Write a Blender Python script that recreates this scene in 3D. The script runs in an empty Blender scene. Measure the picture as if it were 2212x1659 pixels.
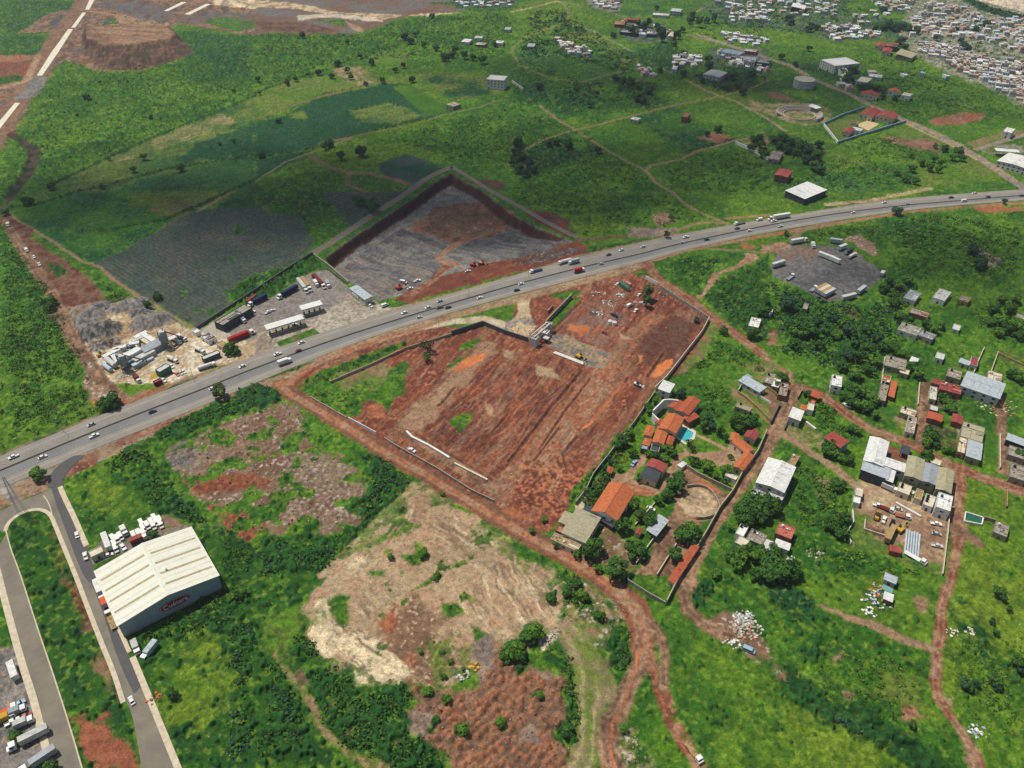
import bpy,math,random
import numpy as np
from mathutils import Vector,Matrix
S=bpy.context.scene
COL=S.collection
# ------------------------------------------------------------------ camera
CH=290.0
FPX=1700.0;CX,CY=1106.0,829.5
PITCH=math.radians(37.6)
SP,CP=math.sin(PITCH),math.cos(PITCH)
cam=bpy.data.cameras.new('camera');co=bpy.data.objects.new('camera',cam);COL.objects.link(co)
co.location=(0,0,CH);co.rotation_euler=(math.pi/2-PITCH,0,0)
cam.sensor_fit='HORIZONTAL';cam.sensor_width=36.0;cam.lens=36.0*FPX/2212.0
cam.clip_start=1.0;cam.clip_end=60000.0
S.camera=co
# ------------------------------------------------------------------ light
SUN_EL=math.radians(66.0)
SUNH=Vector((-0.86,0.51)).normalized()
world=bpy.data.worlds.new('World');S.world=world;world.use_nodes=True
wn=world.node_tree;wn.nodes.clear()
sky=wn.nodes.new('ShaderNodeTexSky');sky.sky_type='NISHITA';sky.sun_disc=False
sky.sun_elevation=SUN_EL;sky.sun_rotation=math.atan2(SUNH.x,SUNH.y)
sky.air_density=1.0;sky.dust_density=1.5
bg=wn.nodes.new('ShaderNodeBackground');bg.inputs[1].default_value=0.072
wo=wn.nodes.new('ShaderNodeOutputWorld')
wn.links.new(sky.outputs[0],bg.inputs[0]);wn.links.new(bg.outputs[0],wo.inputs[0])
sl=bpy.data.lights.new('sun','SUN');sl.energy=3.9;sl.angle=math.radians(0.5);sl.color=(1.0,0.955,0.89)
so=bpy.data.objects.new('sun',sl);COL.objects.link(so)
sdir=Vector((SUNH.x*math.cos(SUN_EL),SUNH.y*math.cos(SUN_EL),math.sin(SUN_EL)))
so.rotation_euler=sdir.to_track_quat('Z','Y').to_euler();so.location=(0,0,600)
S.view_settings.view_transform='Standard';S.view_settings.look='None'
S.view_settings.exposure=0.0;S.view_settings.gamma=1.0
S.view_settings.use_curve_mapping=False
S.render.engine='CYCLES'
try:
 S.cycles.volume_max_steps=64;S.cycles.volume_bounces=0
 S.cycles.max_bounces=5;S.cycles.transparent_max_bounces=32;S.cycles.diffuse_bounces=2
except Exception:pass
# ------------------------------------------------------------------ mapping from the survey sheets
def at(x,y,z=0.0):
 """point of height z seen at survey position x, y"""
 a=(x-CX)/FPX;b=(y-CY)/FPX
 dz=-SP-b*CP
 t=(z-CH)/dz
 return Vector((a*t,(CP-b*SP)*t,z))
def TT(c,r,pts):
 return[(553.0*c+p[0]/4.0,414.75*r+p[1]/4.0)for p in pts]
def tp(c,r,x,y):return(553.0*c+x/4.0,414.75*r+y/4.0)
def W(pts,z=0.0):return[at(p[0],p[1],z)for p in pts]
def lin(c):
 return tuple(((v/255.0)/12.92 if v/255.0<=.04045 else((v/255.0+.055)/1.055)**2.4)for v in c)
 # ------------------------------------------------------------------ noise in numpy
_rs=np.random.RandomState(7)
_PT=_rs.rand(65536).astype(np.float32)
def vnoise(x,y,seed=0):
 xi=np.floor(x);yi=np.floor(y)
 fx=(x-xi).astype(np.float32);fy=(y-yi).astype(np.float32)
 fx=fx*fx*(3-2*fx);fy=fy*fy*(3-2*fy)
 xi=xi.astype(np.int64);yi=yi.astype(np.int64)
 def h(a,b):return _PT[((a*73856093)^(b*19349663)^(seed*83492791))&65535]
 a=h(xi,yi);b=h(xi+1,yi);c=h(xi,yi+1);d=h(xi+1,yi+1)
 return(a*(1-fx)+b*fx)*(1-fy)+(c*(1-fx)+d*fx)*fy
def fbm(x,y,scale,octv=3,seed=0,gain=.5):
 s=0;amp=1;tot=0;f=1.0/scale
 for o in range(octv):
 # rotate each octave so that no lattice lines show
  ca,sa=math.cos(.7+o*1.3+seed),math.sin(.7+o*1.3+seed)
  s=s+amp*vnoise((x*ca-y*sa)*f+17.3*o,(x*sa+y*ca)*f-9.1*o,seed*11+o);tot+=amp
  amp*=gain;f*=2.03
 return s/tot
def sstep(a,b,x):
 t=np.clip((x-a)/(b-a),0,1);return t*t*(3-2*t)
 # ------------------------------------------------------------------ tagging
def tag(o,label=None,cat=None,group=None,kind=None):
 if label:o['label']=label
 if cat:o['category']=cat
 if group:o['group']=group
 if kind:o['kind']=kind
 return o
def empty(name,loc,rz=0.0):
 o=bpy.data.objects.new(name,None);COL.objects.link(o)
 o.location=loc;o.rotation_euler=(0,0,rz);o.empty_display_size=1.0
 return o
def mo(name,verts,faces,mats,parent=None,midx=None,smooth=False):
 me=bpy.data.meshes.new(name);me.from_pydata([tuple(v)for v in verts],[],faces)
 if not isinstance(mats,(list,tuple)):mats=[mats]
 for m in mats:me.materials.append(m)
 if midx is not None:me.polygons.foreach_set('material_index',midx)
 if smooth:me.polygons.foreach_set('use_smooth',[True]*len(faces))
 me.update()
 o=bpy.data.objects.new(name,me);COL.objects.link(o)
 if parent is not None:o.parent=parent
 return o
class MB:
 """collects boxes, prisms and tubes of one mesh"""
 def __init__(s):s.v=[];s.f=[];s.mi=[];s.cur=0
 def add(s,vs,fs):
  b=len(s.v);s.v+=[tuple(v)for v in vs];s.f+=[tuple(b+i for i in f)for f in fs];s.mi+=[s.cur]*len(fs)
 def box(s,x0,x1,y0,y1,z0,z1,rz=0,c=(0,0)):
  vs=[(x,y,z)for z in(z0,z1)for(x,y)in((x0,y0),(x1,y0),(x1,y1),(x0,y1))]
  if rz:ca,sa=math.cos(rz),math.sin(rz);vs=[(c[0]+x*ca-y*sa,c[1]+x*sa+y*ca,z)for x,y,z in vs]
  s.add(vs,[(3,2,1,0),(4,5,6,7),(0,1,5,4),(1,2,6,5),(2,3,7,6),(3,0,4,7)])
 def prism(s,pg,z0,z1):
  n=len(pg)
  s.add([(p[0],p[1],z0)for p in pg]+[(p[0],p[1],z1)for p in pg],[tuple(range(n-1,-1,-1)),tuple(range(n,2*n))]+[(i,(i+1)%n,n+(i+1)%n,n+i)for i in range(n)])
 def yprism(s,prof,y0,y1):
  """profile in x,z extruded along y"""
  n=len(prof)
  s.add([(p[0],y0,p[1])for p in prof]+[(p[0],y1,p[1])for p in prof],[tuple(range(n)),tuple(range(2*n-1,n-1,-1))]+[((i+1)%n,i,n+i,n+(i+1)%n)for i in range(n)])
 def tube(s,a,b,r0,r1=None,n=8,caps=True):
  a=Vector(a);b=Vector(b);r1=r0 if r1 is None else r1
  d=(b-a).normalized();u=d.orthogonal().normalized();w=d.cross(u)
  vs=[]
  for(p,r)in((a,r0),(b,r1)):
   for i in range(n):
    t=2*math.pi*i/n;vs.append(p+u*(r*math.cos(t))+w*(r*math.sin(t)))
  fs=[(i,(i+1)%n,n+(i+1)%n,n+i)for i in range(n)]
  if caps:fs+=[tuple(range(n-1,-1,-1)),tuple(range(n,2*n))]
  s.add(vs,fs)
 def bar(s,a,b,w,h=None):
  a=Vector(a);b=Vector(b);h=h or w
  d=(b-a).normalized();u=d.cross(Vector((0,0,1)))
  if u.length<1e-3:u=Vector((1,0,0))
  u.normalize();v=u.cross(d)
  vs=[]
  for p in(a,b):
   for(i,j)in((-1,-1),(1,-1),(1,1),(-1,1)):vs.append(p+u*(i*w/2)+v*(j*h/2))
  s.add(vs,[(3,2,1,0),(4,5,6,7),(0,1,5,4),(1,2,6,5),(2,3,7,6),(3,0,4,7)])
 def build(s,name,mats,parent=None,smooth=False):
  return mo(name,s.v,s.f,mats,parent,s.mi if isinstance(mats,(list,tuple))and len(mats)>1 else None,smooth)
  # ------------------------------------------------------------------ materials
MC={}
def mat(name,c,rough=.8,metal=0.0,var=.15,scale=.6,c2=None,spec=.3,kind=None,bump=0.0,s2=None):
 """procedural material: base colour c (sRGB 0-255) broken up by two noises"""
 if name in MC:return MC[name]
 m=bpy.data.materials.new(name);m.use_nodes=True;nt=m.node_tree;nd=nt.nodes
 p=nd['Principled BSDF'];p.inputs['Roughness'].default_value=rough;p.inputs['Metallic'].default_value=metal
 p.inputs['Specular IOR Level'].default_value=spec
 tc=nd.new('ShaderNodeNewGeometry')
 n1=nd.new('ShaderNodeTexNoise');n1.inputs['Scale'].default_value=scale;n1.inputs['Detail'].default_value=5;n1.inputs['Roughness'].default_value=.65
 nt.links.new(tc.outputs['Position'],n1.inputs['Vector'])
 mr=nd.new('ShaderNodeMapRange');mr.inputs[1].default_value=.3;mr.inputs[2].default_value=.7
 nt.links.new(n1.outputs['Fac'],mr.inputs[0])
 mx=nd.new('ShaderNodeMix');mx.data_type='RGBA'
 a=lin(c);b=lin(c2)if c2 else tuple(v*(1-var*1.6)for v in a)
 if not c2:a=tuple(min(.9,v*(1+var*.5))for v in a)
 mx.inputs[6].default_value=(*b,1);mx.inputs[7].default_value=(*a,1)
 nt.links.new(mr.outputs[0],mx.inputs[0])
 last=mx.outputs[2]
 if kind in('ribs','tiles','panels'):
 # ribs of sheet metal / rows of tiles, in object space so they follow the roof
  oc=nd.new('ShaderNodeTexCoord');wv=nd.new('ShaderNodeTexWave');wv.wave_type='BANDS';wv.bands_direction='X'
  wv.inputs['Scale'].default_value=s2 or 1.2;wv.inputs['Distortion'].default_value=.15 if kind!='tiles' else .6
  nt.links.new(oc.outputs['Object'],wv.inputs['Vector'])
  m2=nd.new('ShaderNodeMix');m2.data_type='RGBA';m2.blend_type='MULTIPLY'
  cr=nd.new('ShaderNodeMapRange');cr.inputs[3].default_value=.78 if kind=='tiles' else .88;cr.inputs[4].default_value=1.0
  nt.links.new(wv.outputs['Fac'],cr.inputs[0]);m2.inputs[0].default_value=1
  nt.links.new(last,m2.inputs[6]);nt.links.new(cr.outputs[0],m2.inputs[7]);last=m2.outputs[2]
  bp=nd.new('ShaderNodeBump');bp.inputs['Strength'].default_value=.35;bp.inputs['Distance'].default_value=.08
  nt.links.new(wv.outputs['Fac'],bp.inputs['Height']);nt.links.new(bp.outputs[0],p.inputs['Normal'])
 elif bump:
  bp=nd.new('ShaderNodeBump');bp.inputs['Strength'].default_value=bump;bp.inputs['Distance'].default_value=.1
  nt.links.new(n1.outputs['Fac'],bp.inputs['Height']);nt.links.new(bp.outputs[0],p.inputs['Normal'])
 nt.links.new(last,p.inputs['Base Color'])
 MC[name]=m;return m
 # ================================================================== THE GROUND
 # one sheet, dense where the drone looks and coarse out to the horizon, with real relief
ST=1.9
ys=np.arange(1810,-232,-ST)
yrow=[]
for y in ys:yrow.append(at(CX,y).y)
last=yrow[-1];k=1.12
far=[]
while last<30000:last*=k;far.append(last);k=min(k*1.1,1.8)
near=[yrow[0]-30,yrow[0]-90][::-1]
Yr=np.array(near+yrow+far)
xs=np.arange(-210,2425,ST);us=(xs-CX)/FPX
us=np.concatenate([[-6,-2.5,-1.3,-.95],us,[.95,1.3,2.5,6]])
Zr=Yr*CP+CH*SP
Zr=np.maximum(Zr,120)
GX=(us[None,:]*Zr[:,None]).astype(np.float64);GY=np.repeat(Yr[:,None],len(us),1)
NR,NC=GX.shape
X=GX.ravel();Y=GY.ravel();N=X.size
dist=np.sqrt(X*X+Y*Y)
n_big=fbm(X,Y,120,3,1);n_mid=fbm(X,Y,28,3,2);n_sm=fbm(X,Y,6.5,3,3)
n_bush=fbm(X,Y,2.5,2,4);n_bush2=fbm(X,Y,6.5,3,5,.6);n_fine=fbm(X,Y,1.4,2,6)
wx=(fbm(X,Y,11,5,8,.68)-.5)*2.6;wy=(fbm(X,Y,11,5,9,.68)-.5)*2.6
G={k:np.array(lin(v))for k,v in dict(lt=(75,110,26),yl=(94,116,30),md=(50,92,25),dk=(28,64,27),bl=(28,68,42),sh=(24,50,28),crop=(22,70,38),crop2=(50,88,42),olive=(94,108,46),red=(126,74,53),red2=(98,55,42),red3=(154,95,65),dirt=(140,110,84),dirt2=(158,128,98),tan=(172,150,116),tan2=(146,124,95),cream=(204,186,150),mud=(212,126,72),grey=(108,104,98),grey2=(86,85,84),gr3=(128,121,112),rub=(136,116,94),rub2=(168,158,144),brown=(108,82,62),br2=(84,64,54),asp=(126,120,110),conc=(190,180,156),agv=(64,76,66),agv2=(82,80,66),town=(140,136,122),town2=(84,96,72),rust=(146,90,62),sand=(208,186,146),pool=(60,150,160)).items()}
col=np.zeros((N,3));hgt=np.zeros(N);bush=np.zeros(N);cls=np.zeros(N,np.int16)
hadd=np.zeros(N)
CLS=['ground']
def mixc(a,b,t):return a[None,:]*(1-t[:,None])+b[None,:]*t[:,None]
t1=sstep(.38,.62,n_mid*.6+n_big*.4)
col[:]=mixc(G['md'],G['lt'],t1)
t2=sstep(.52,.7,n_big)
col[:]=col*(1-.35*t2[:,None])+G['yl'][None,:]*.35*t2[:,None]
bush[:]=.42+.35*(n_mid-.5)
def sdf(pts,idx,wp):
 px=X[idx]+wx[idx]*wp;py=Y[idx]+wy[idx]*wp
 d2=np.full(len(px),1e18);ins=np.zeros(len(px),bool)
 n=len(pts)
 for i in range(n):
  ax,ay=pts[i][0],pts[i][1];bx,by=pts[(i+1)%n][0],pts[(i+1)%n][1]
  ex,ey=bx-ax,by-ay;L=ex*ex+ey*ey+1e-12
  t=np.clip(((px-ax)*ex+(py-ay)*ey)/L,0,1)
  d2=np.minimum(d2,(px-ax-t*ex)**2+(py-ay-t*ey)**2)
  c=((ay>py)!=(by>py))&(px<(bx-ax)*(py-ay)/(by-ay+1e-12)+ax)
  ins^=c
 d=np.sqrt(d2);d[ins]*=-1
 return d
def seglist(pts,widths,idx,wp):
 px=X[idx]+wx[idx]*wp;py=Y[idx]+wy[idx]*wp
 best=np.full(len(px),1e9);side=np.zeros(len(px))
 for i in range(len(pts)-1):
  ax,ay=pts[i][0],pts[i][1];bx,by=pts[i+1][0],pts[i+1][1]
  ex,ey=bx-ax,by-ay;L=ex*ex+ey*ey+1e-12
  t=np.clip(((px-ax)*ex+(py-ay)*ey)/L,0,1)
  d=np.sqrt((px-ax-t*ex)**2+(py-ay-t*ey)**2)
  w=widths[i]*(1-t)+widths[i+1]*t
  dd=d-w/2
  up=dd<best
  best=np.where(up,dd,best)
  side=np.where(up,d/(w/2+1e-6),side)
 return best,side
def inbox(pts,m):
 a=np.array([(p[0],p[1])for p in pts]);lo=a.min(0)-m;hi=a.max(0)+m
 return np.nonzero((X>lo[0])&(X<hi[0])&(Y>lo[1])&(Y<hi[1]))[0]
def cid(c):
 if c is None:return None
 if c not in CLS:CLS.append(c)
 return CLS.index(c)
def put(idx,w,c1,c2,sc,b,c,ap,rel,spk):
 nz={0:n_fine,1:n_sm,2:n_mid,3:n_big}[sc][idx]
 t=sstep(.32,.68,nz*.75+n_fine[idx]*.25)
 cc=mixc(G[c1],G[c2 or c1],t)
 if spk:
  s=sstep(.66,.74,n_fine[idx]*.6+n_bush[idx]*.4+.04)*.8
  cc=cc*(1-s[:,None])+G[spk][None,:]*s[:,None]
 ww=(w*ap)[:,None]
 col[idx]=col[idx]*(1-ww)+cc*ww
 if b is not None:bush[idx]=bush[idx]*(1-w)+b*w
 if rel is not None:hadd[idx]=hadd[idx]*(1-w)+rel*(n_sm[idx]*.5+n_bush[idx]*.5-.4)*w
 k=cid(c)
 if k is not None:cls[idx[w>.5]]=k
def pg(D,c1,c2=None,b=0.0,sf=2.0,wp=3.0,sc=1,c=None,ap=1.0,rel=0.0,spk=None,z=None,gap=None):
 pts=W(D);idx=inbox(pts,wp*1.3+sf*2+1)
 if len(idx)==0:return
 if sf>=3:d=sdf(pts,idx,wp*1.3);w=1-sstep(-sf*.5,sf*.5,d+(n_bush2[idx]-.5)*sf*1.6)
 else:d=sdf(pts,idx,wp);w=1-sstep(-sf/2,sf/2,d)
 if gap:w=w*sstep(gap-.1,gap+.1,1-n_sm[idx]*.6-n_bush2[idx]*.4)
 put(idx,w,c1,c2,sc,b,c,ap,rel,spk)
 return idx,d,w
def rd(D,wd,c1,c2=None,sf=1.2,wp=.8,b=0.0,c='dirt_road',ap=1.0,ruts=None,spk=None):
 pts=W(D)
 ws=[(wd[i]if isinstance(wd,(list,tuple))else wd)for i in range(len(D))]
 idx=inbox(pts,max(ws)/2+wp+sf)
 if len(idx)==0:return
 d,side=seglist(pts,ws,idx,wp)
 w=1-sstep(-sf/2,sf/2,d)
 put(idx,w,c1,c2,1,b,c,ap,0.0,spk)
 if ruts:
  r=(1-sstep(.0,.3,np.abs(side-.45)))*w*.45
  col[idx]=col[idx]*(1-r[:,None])+G[ruts][None,:]*r[:,None]
  # ------------------------------------------------------------------ painting the land cover
T=TT
def dens(D,b,sf=20,wp=12):
 pts=W(D);idx=inbox(pts,wp+sf)
 if len(idx):d=sdf(pts,idx,wp);w=1-sstep(-sf/2,sf/2,d);bush[idx]=bush[idx]*(1-w)+b*w
def axes(a,b):
 A=at(*a);B=at(*b);u=(B-A);u.z=0;u.normalize();return u
def stk(D,a,b,L,w,c1,al=.6,thr=.56,seed=0,sf=6,rel=0.0,wob=4):
 """long narrow marks (ruts, wash lines, plough marks) running from a to b"""
 P=W(D);idx=inbox(P,4);d=sdf(P,idx,1.5);m=1-sstep(-sf,0,d);u=axes(a,b)
 p=X[idx]*u.x+Y[idx]*u.y;q=-X[idx]*u.y+Y[idx]*u.x+wx[idx]*wob*.4+(n_mid[idx]-.5)*wob*2
 n=vnoise(p/L,q/w,40+seed)*.6+vnoise(p/L*2.1,q/w*2.3,60+seed)*.4
 k=sstep(thr,thr+.13,n)*m
 col[idx]=col[idx]*(1-al*k[:,None])+G[c1][None,:]*al*k[:,None]
 if rel:hadd[idx]+=rel*k
def mounds(D,a,b,p1,p2,h,sf=2,c_hi=None,c_lo=None,jit=1.6):
 P=W(D);idx=inbox(P,4);d=sdf(P,idx,2);w=1-sstep(-sf,0,d);u=axes(a,b)
 p_=X[idx]*u.x+Y[idx]*u.y+(n_sm[idx]-.5)*3;q_=-X[idx]*u.y+Y[idx]*u.x+(n_mid[idx]-.5)*6
 ip=np.floor(p_/p1);iq=np.floor(q_/p2);best=np.full(len(idx),9.0);hs=np.zeros(len(idx))
 for di in(-1,0,1):
  for dj in(-1,0,1):
   a_=(ip+di).astype(np.int64);b_=(iq+dj).astype(np.int64)
   h1=_PT[((a_*73856093)^(b_*19349663))&65535];h2=_PT[((a_*83492791)^(b_*2654435)+17)&65535]
   d_=np.hypot(p_/p1-(a_+.15+.7*h1),q_/p2-(b_+.15+.7*h2));u_=d_<best
   best=np.where(u_,d_,best);hs=np.where(u_,h1,hs)
 m_=np.clip(1-best/.62,0,1)**.85*w;hadd[idx]+=h*m_*(.45+1.0*hs)
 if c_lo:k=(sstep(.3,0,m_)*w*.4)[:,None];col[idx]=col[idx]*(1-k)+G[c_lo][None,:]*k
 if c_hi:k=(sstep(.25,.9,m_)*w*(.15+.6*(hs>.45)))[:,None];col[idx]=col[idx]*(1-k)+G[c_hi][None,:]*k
 # --- green plains and fields
pg(T(0,0,[(0,0),(700,0),(640,90),(400,150),(330,480),(0,480)]),'md','bl',b=.5,sf=12,wp=10,sc=2)
pg(T(0,0,[(560,520),(850,600),(1650,480),(1500,260),(2212,320),(2212,820),(1900,960),(1300,1210),(700,1480),(300,1659),(0,1659),(0,1250),(180,1100),(300,830)]),'md','lt',b=.62,sf=12,wp=8,sc=2)
pg(T(0,0,[(1500,260),(2212,320),(2212,700),(1700,720),(1550,500)]),'md','bl',b=.7,sf=30,wp=15,sc=2)
pg(T(1,0,[(0,280),(900,280),(1300,140),(2212,100),(2212,500),(1600,480),(1400,380),(800,520),(600,620),(0,700)]),'md','lt',b=.68,sf=20,wp=12,sc=2)
pg(T(0,0,[(700,1480),(1300,1210),(1900,960),(2212,850),(2212,1659),(300,1659)]),'crop2','olive',b=.22,sf=3,wp=2,sc=2)
pg(T(0,0,[(950,1370),(1500,1150),(1900,980),(2050,1050),(1700,1180),(1050,1400)]),'olive','tan2',b=.12,sf=6,wp=4,sc=2,ap=.75)
pg(T(1,0,[(0,760),(600,640),(1100,700),(560,830),(0,1010)]),'lt','olive',b=.15,sf=6,wp=4,sc=2)
pg(T(1,0,[(940,490),(1350,390),(1290,520),(1050,560)]),'olive','lt',b=.1,sf=4,wp=3,sc=2)
pg(T(1,0,[(640,590),(900,560),(1060,690),(930,750),(760,700)]),'olive','tan2',b=.15,sf=4,wp=4,sc=1)
pg(T(0,0,[(1900,1160),(2212,1060),(2212,1300),(1850,1380),(1500,1400),(1650,1250)]),'crop','bl',b=.12,sf=10,wp=8,sc=2)
pg(T(0,0,[(1250,1560),(2212,1300),(2212,1659),(900,1659)]),'crop','crop2',b=.1,sf=5,wp=4,sc=2)
pg(T(1,0,[(0,1060),(250,1000),(560,840),(1100,730),(1300,720),(1700,950),(1640,1000),(1000,1130),(650,1230),(300,1310),(0,1350)]),'crop','bl',b=.08,sf=4,wp=3,sc=2,c=None)
pg(T(1,0,[(820,960),(1160,880),(1450,1000),(1200,1070),(900,1060)]),'crop2','olive',b=.1,sf=5,wp=4,sc=2)
pg(T(1,0,[(1180,750),(1330,720),(1640,930),(1660,990),(1460,1000)]),'lt','md',b=.06,sf=3,wp=1.5,sc=2)
pg(T(1,0,[(300,980),(420,950),(440,1030),(340,1040)]),'olive','yl',b=0,sf=5,wp=4)
pg(T(1,0,[(0,1380),(480,1300),(250,1440),(0,1560)]),'crop','bl',b=.1,sf=4,wp=2,sc=2)
pg(T(1,0,[(1380,620),(2000,650),(2150,800),(1800,860),(1640,830)]),'crop','olive',b=.2,sf=6,wp=4,sc=2)
pg(T(1,0,[(1440,1130),(1700,1020),(2212,880),(2212,1380),(1750,1350),(1300,1270),(950,1220)]),'md','lt',b=.5,sf=10,wp=6,sc=2)
pg(T(2,0,[(300,900),(1000,1000),(540,1110),(700,1250),(1100,1460),(900,1659),(0,1659),(0,880)]),'md','lt',b=.5,sf=14,wp=9,sc=2)
pg(T(2,0,[(1220,1490),(1900,1260),(2212,1400),(2212,1659),(1450,1659)]),'lt','md',b=.42,sf=8,wp=4,sc=2)
pg(T(2,0,[(560,1130),(1000,1080),(1240,1130),(1460,1250),(1280,1380),(1100,1450),(760,1260)]),'lt','md',b=.3,sf=6,wp=4,sc=2)
pg(T(2,0,[(1060,1010),(1450,930),(1500,1050),(1900,1200),(1500,1310),(1260,1150)]),'crop','md',b=.25,sf=5,wp=3,sc=2)
pg(T(2,0,[(1470,920),(1800,850),(2212,1100),(2212,1170),(1900,1190),(1550,1000)]),'lt','md',b=.4,sf=5,wp=3,sc=2)
pg(T(2,0,[(0,470),(500,700),(1050,650),(900,450),(350,350),(60,420)]),'crop2','md',b=.3,sf=8,wp=6,sc=2)
pg(T(2,0,[(200,280),(480,200),(1000,430),(1240,560),(1000,580),(650,450)]),'md','olive',b=.35,sf=8,wp=5,sc=2)
pg(T(2,0,[(950,0),(1300,0),(1250,120),(1000,140),(900,90)]),'crop2','lt',b=.1,sf=5,wp=4,sc=2)
pg(T(2,0,[(60,700),(600,800),(1100,900),(1250,930),(500,1000),(0,880)]),'bl','md',b=.7,sf=16,wp=10,sc=2)
pg(T(3,0,[(380,400),(900,430),(1300,560),(1900,830),(2212,950),(2212,1100),(1700,950),(1250,1030),(950,900),(980,620),(500,480)]),'md','lt',b=.4,sf=8,wp=5,sc=2)
pg(T(3,0,[(0,400),(400,380),(480,500),(200,520),(0,480)]),'md','lt',b=.4,sf=8,wp=5,sc=2)
pg(T(3,0,[(100,520),(700,600),(900,640),(850,780),(560,700),(200,560)]),'dk','bl',b=.7,sf=8,wp=5,sc=1)
pg(T(3,0,[(0,1659),(500,1500),(900,1400),(1300,1440),(1250,1620),(900,1659)]),'crop2','md',b=.3,sf=6,wp=4,sc=2)
pg(T(3,0,[(1290,1480),(1800,1380),(2150,1560),(1500,1600),(1270,1600)]),'lt','olive',b=.2,sf=6,wp=4,sc=2)
pg(T(3,0,[(1400,1080),(2000,1000),(2212,1000),(2212,1120),(1700,1240)]),'lt','md',b=.3,sf=6,wp=4,sc=2)
pg(T(3,0,[(480,1080),(760,980),(800,1050),(900,1040),(940,1110),(600,1240)]),'olive','lt',b=.05,sf=3,wp=1,sc=2)
# left strip
pg(T(0,1,[(0,230),(200,430),(480,900),(700,1350),(820,1659),(0,1659)]),'lt','md',b=.45,sf=6,wp=4,sc=2)
pg(T(0,1,[(0,330),(140,420),(470,900),(440,1040),(200,1000),(0,900)]),'dk','md',b=.6,sf=30,wp=14,sc=2)
pg(T(0,1,[(100,150),(700,0),(2212,0),(2212,140),(1600,180),(1270,390),(830,600),(640,560),(300,360)]),'crop','md',b=.16,sf=4,wp=2,sc=2)
pg(T(0,1,[(1120,0),(2000,0),(1850,140),(1350,130),(1140,120)]),'lt','olive',b=.2,sf=8,wp=6,sc=2)
pg(T(1,1,[(0,170),(330,130),(800,300),(500,470),(430,300),(120,200)]),'md','dk',b=.5,sf=10,wp=5,sc=2)
pg(T(1,1,[(0,0),(1000,0),(600,180),(330,130),(0,160)]),'md','dk',b=.5,sf=10,wp=5,sc=2)
# agave fields with planted rows
AG=(T(0,1,[(830,610),(1000,540),(1270,395),(1480,260),(1650,165),(2212,130)])+T(1,1,[(120,180),(380,200),(440,310),(500,460),(340,600),(60,700)])+T(0,1,[(1990,880),(1960,960),(2050,950),(1710,1175),(1300,950),(950,740)]))
def rows(D,c1,c2,a,b_,per,al=.8,sf=3.0,wp=1.5,hh=.5,cl='agave_field'):
 r=pg(D,c1,c2,b=.03,sf=sf,wp=wp,sc=2,c=cl)
 idx,d,w=r
 A=at(*a);B=at(*b_);u=(B-A);u.z=0;u.normalize();nx,ny=-u.y,u.x
 ph=(X[idx]*nx+Y[idx]*ny+(n_sm[idx]-.5)*.8)*2*math.pi/per
 s=sstep(.15,.85,.5+.5*np.sin(ph))*(.55+.45*sstep(.35,.55,n_bush[idx]))*w
 col[idx]=col[idx]*(1-al*s[:,None]*.9)+np.array(lin((46,68,66)))[None,:]*al*s[:,None]*.9
 hadd[idx]+=s*hh
rows(AG,'agv','agv2',tp(0,1,830,610),tp(0,1,1710,1175),3.3,al=.95,hh=.7)
rows(T(1,1,[(560,0),(1280,0),(1130,90),(880,330),(800,290),(700,160)]),'agv','agv2',tp(0,1,830,610),tp(0,1,1710,1175),4.4)
rows(T(1,0,[(1050,1420),(1300,1330),(1600,1440),(1400,1600),(1130,1560)]),'agv','bl',tp(0,1,830,610),tp(0,1,1710,1175),4.4,al=.5)
pg(T(0,1,[(1950,880),(2212,700),(2212,860),(2060,940)]),'dk','md',b=.8,sf=4,wp=3)
pg(T(1,1,[(0,720),(100,700),(480,560),(580,640),(560,680),(300,770),(100,900),(0,960)]),'dk','md',b=.85,sf=3,wp=2)
pg(T(0,1,[(1230,150),(1700,80),(1660,170),(1500,220)]),'olive','brown',b=.2,sf=6,wp=4)
for cx_,cy_,r_ in((2060,330,60),(2000,580,50),(1600,870,40),(1380,910,40),(1690,1010,30),(1850,1030,45)):
 pg(T(0,1,[(cx_-r_,cy_),(cx_,cy_-r_*.5),(cx_+r_,cy_),(cx_,cy_+r_*.6)]),'dk','md',b=.8,sf=3,wp=3)
 # --- north west earthworks
EW=T(0,0,[(150,280),(440,110),(760,60),(830,-60),(2212,-60),(2212,300),(2060,290),(1500,200),(1490,340),(1660,440),(1620,490),(1200,610),(850,610),(550,520),(430,650),(300,830),(230,950),(130,1150),(0,1290),(-200,1400),(-200,900),(0,740),(230,690),(330,480),(450,330),(420,280)])
pg(EW,'brown','dirt',sf=6,wp=6,sc=1,c='earthworks',rel=.8)
pg(T(0,0,[(-100,470),(120,475),(370,480),(350,560),(240,690),(-100,690)]),'brown','red',sf=6,wp=4,sc=2,c='earthworks')
pg(T(0,0,[(-100,475),(150,480),(350,490),(200,530),(-100,540)]),'rust','dirt',sf=3,wp=3)
pg(T(0,0,[(-100,690),(150,640),(230,660),(200,700),(-100,740)]),'md','dk',b=.5,sf=5,wp=4,c='ground')
pg(T(0,0,[(460,150),(540,130),(560,230),(470,270),(430,210)]),'grey','bl',sf=6,wp=5)
pg(T(0,0,[(850,230),(950,140),(1020,190),(1000,270),(840,270)]),'bl','md',b=.4,sf=4,wp=4,c='ground')
pg(T(0,0,[(1050,240),(1380,245),(1360,280),(1060,275)]),'bl','dk',b=.5,sf=4,wp=4)
pg(T(0,0,[(860,0),(1300,0),(1500,100),(1450,190),(1100,170),(1000,90)]),'grey','brown',sf=8,wp=6,sc=2)
pg(T(0,0,[(1000,100),(1180,160),(1450,200),(1450,240),(1150,240),(1050,200)]),'dirt','dirt2',sf=4,wp=4)
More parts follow.
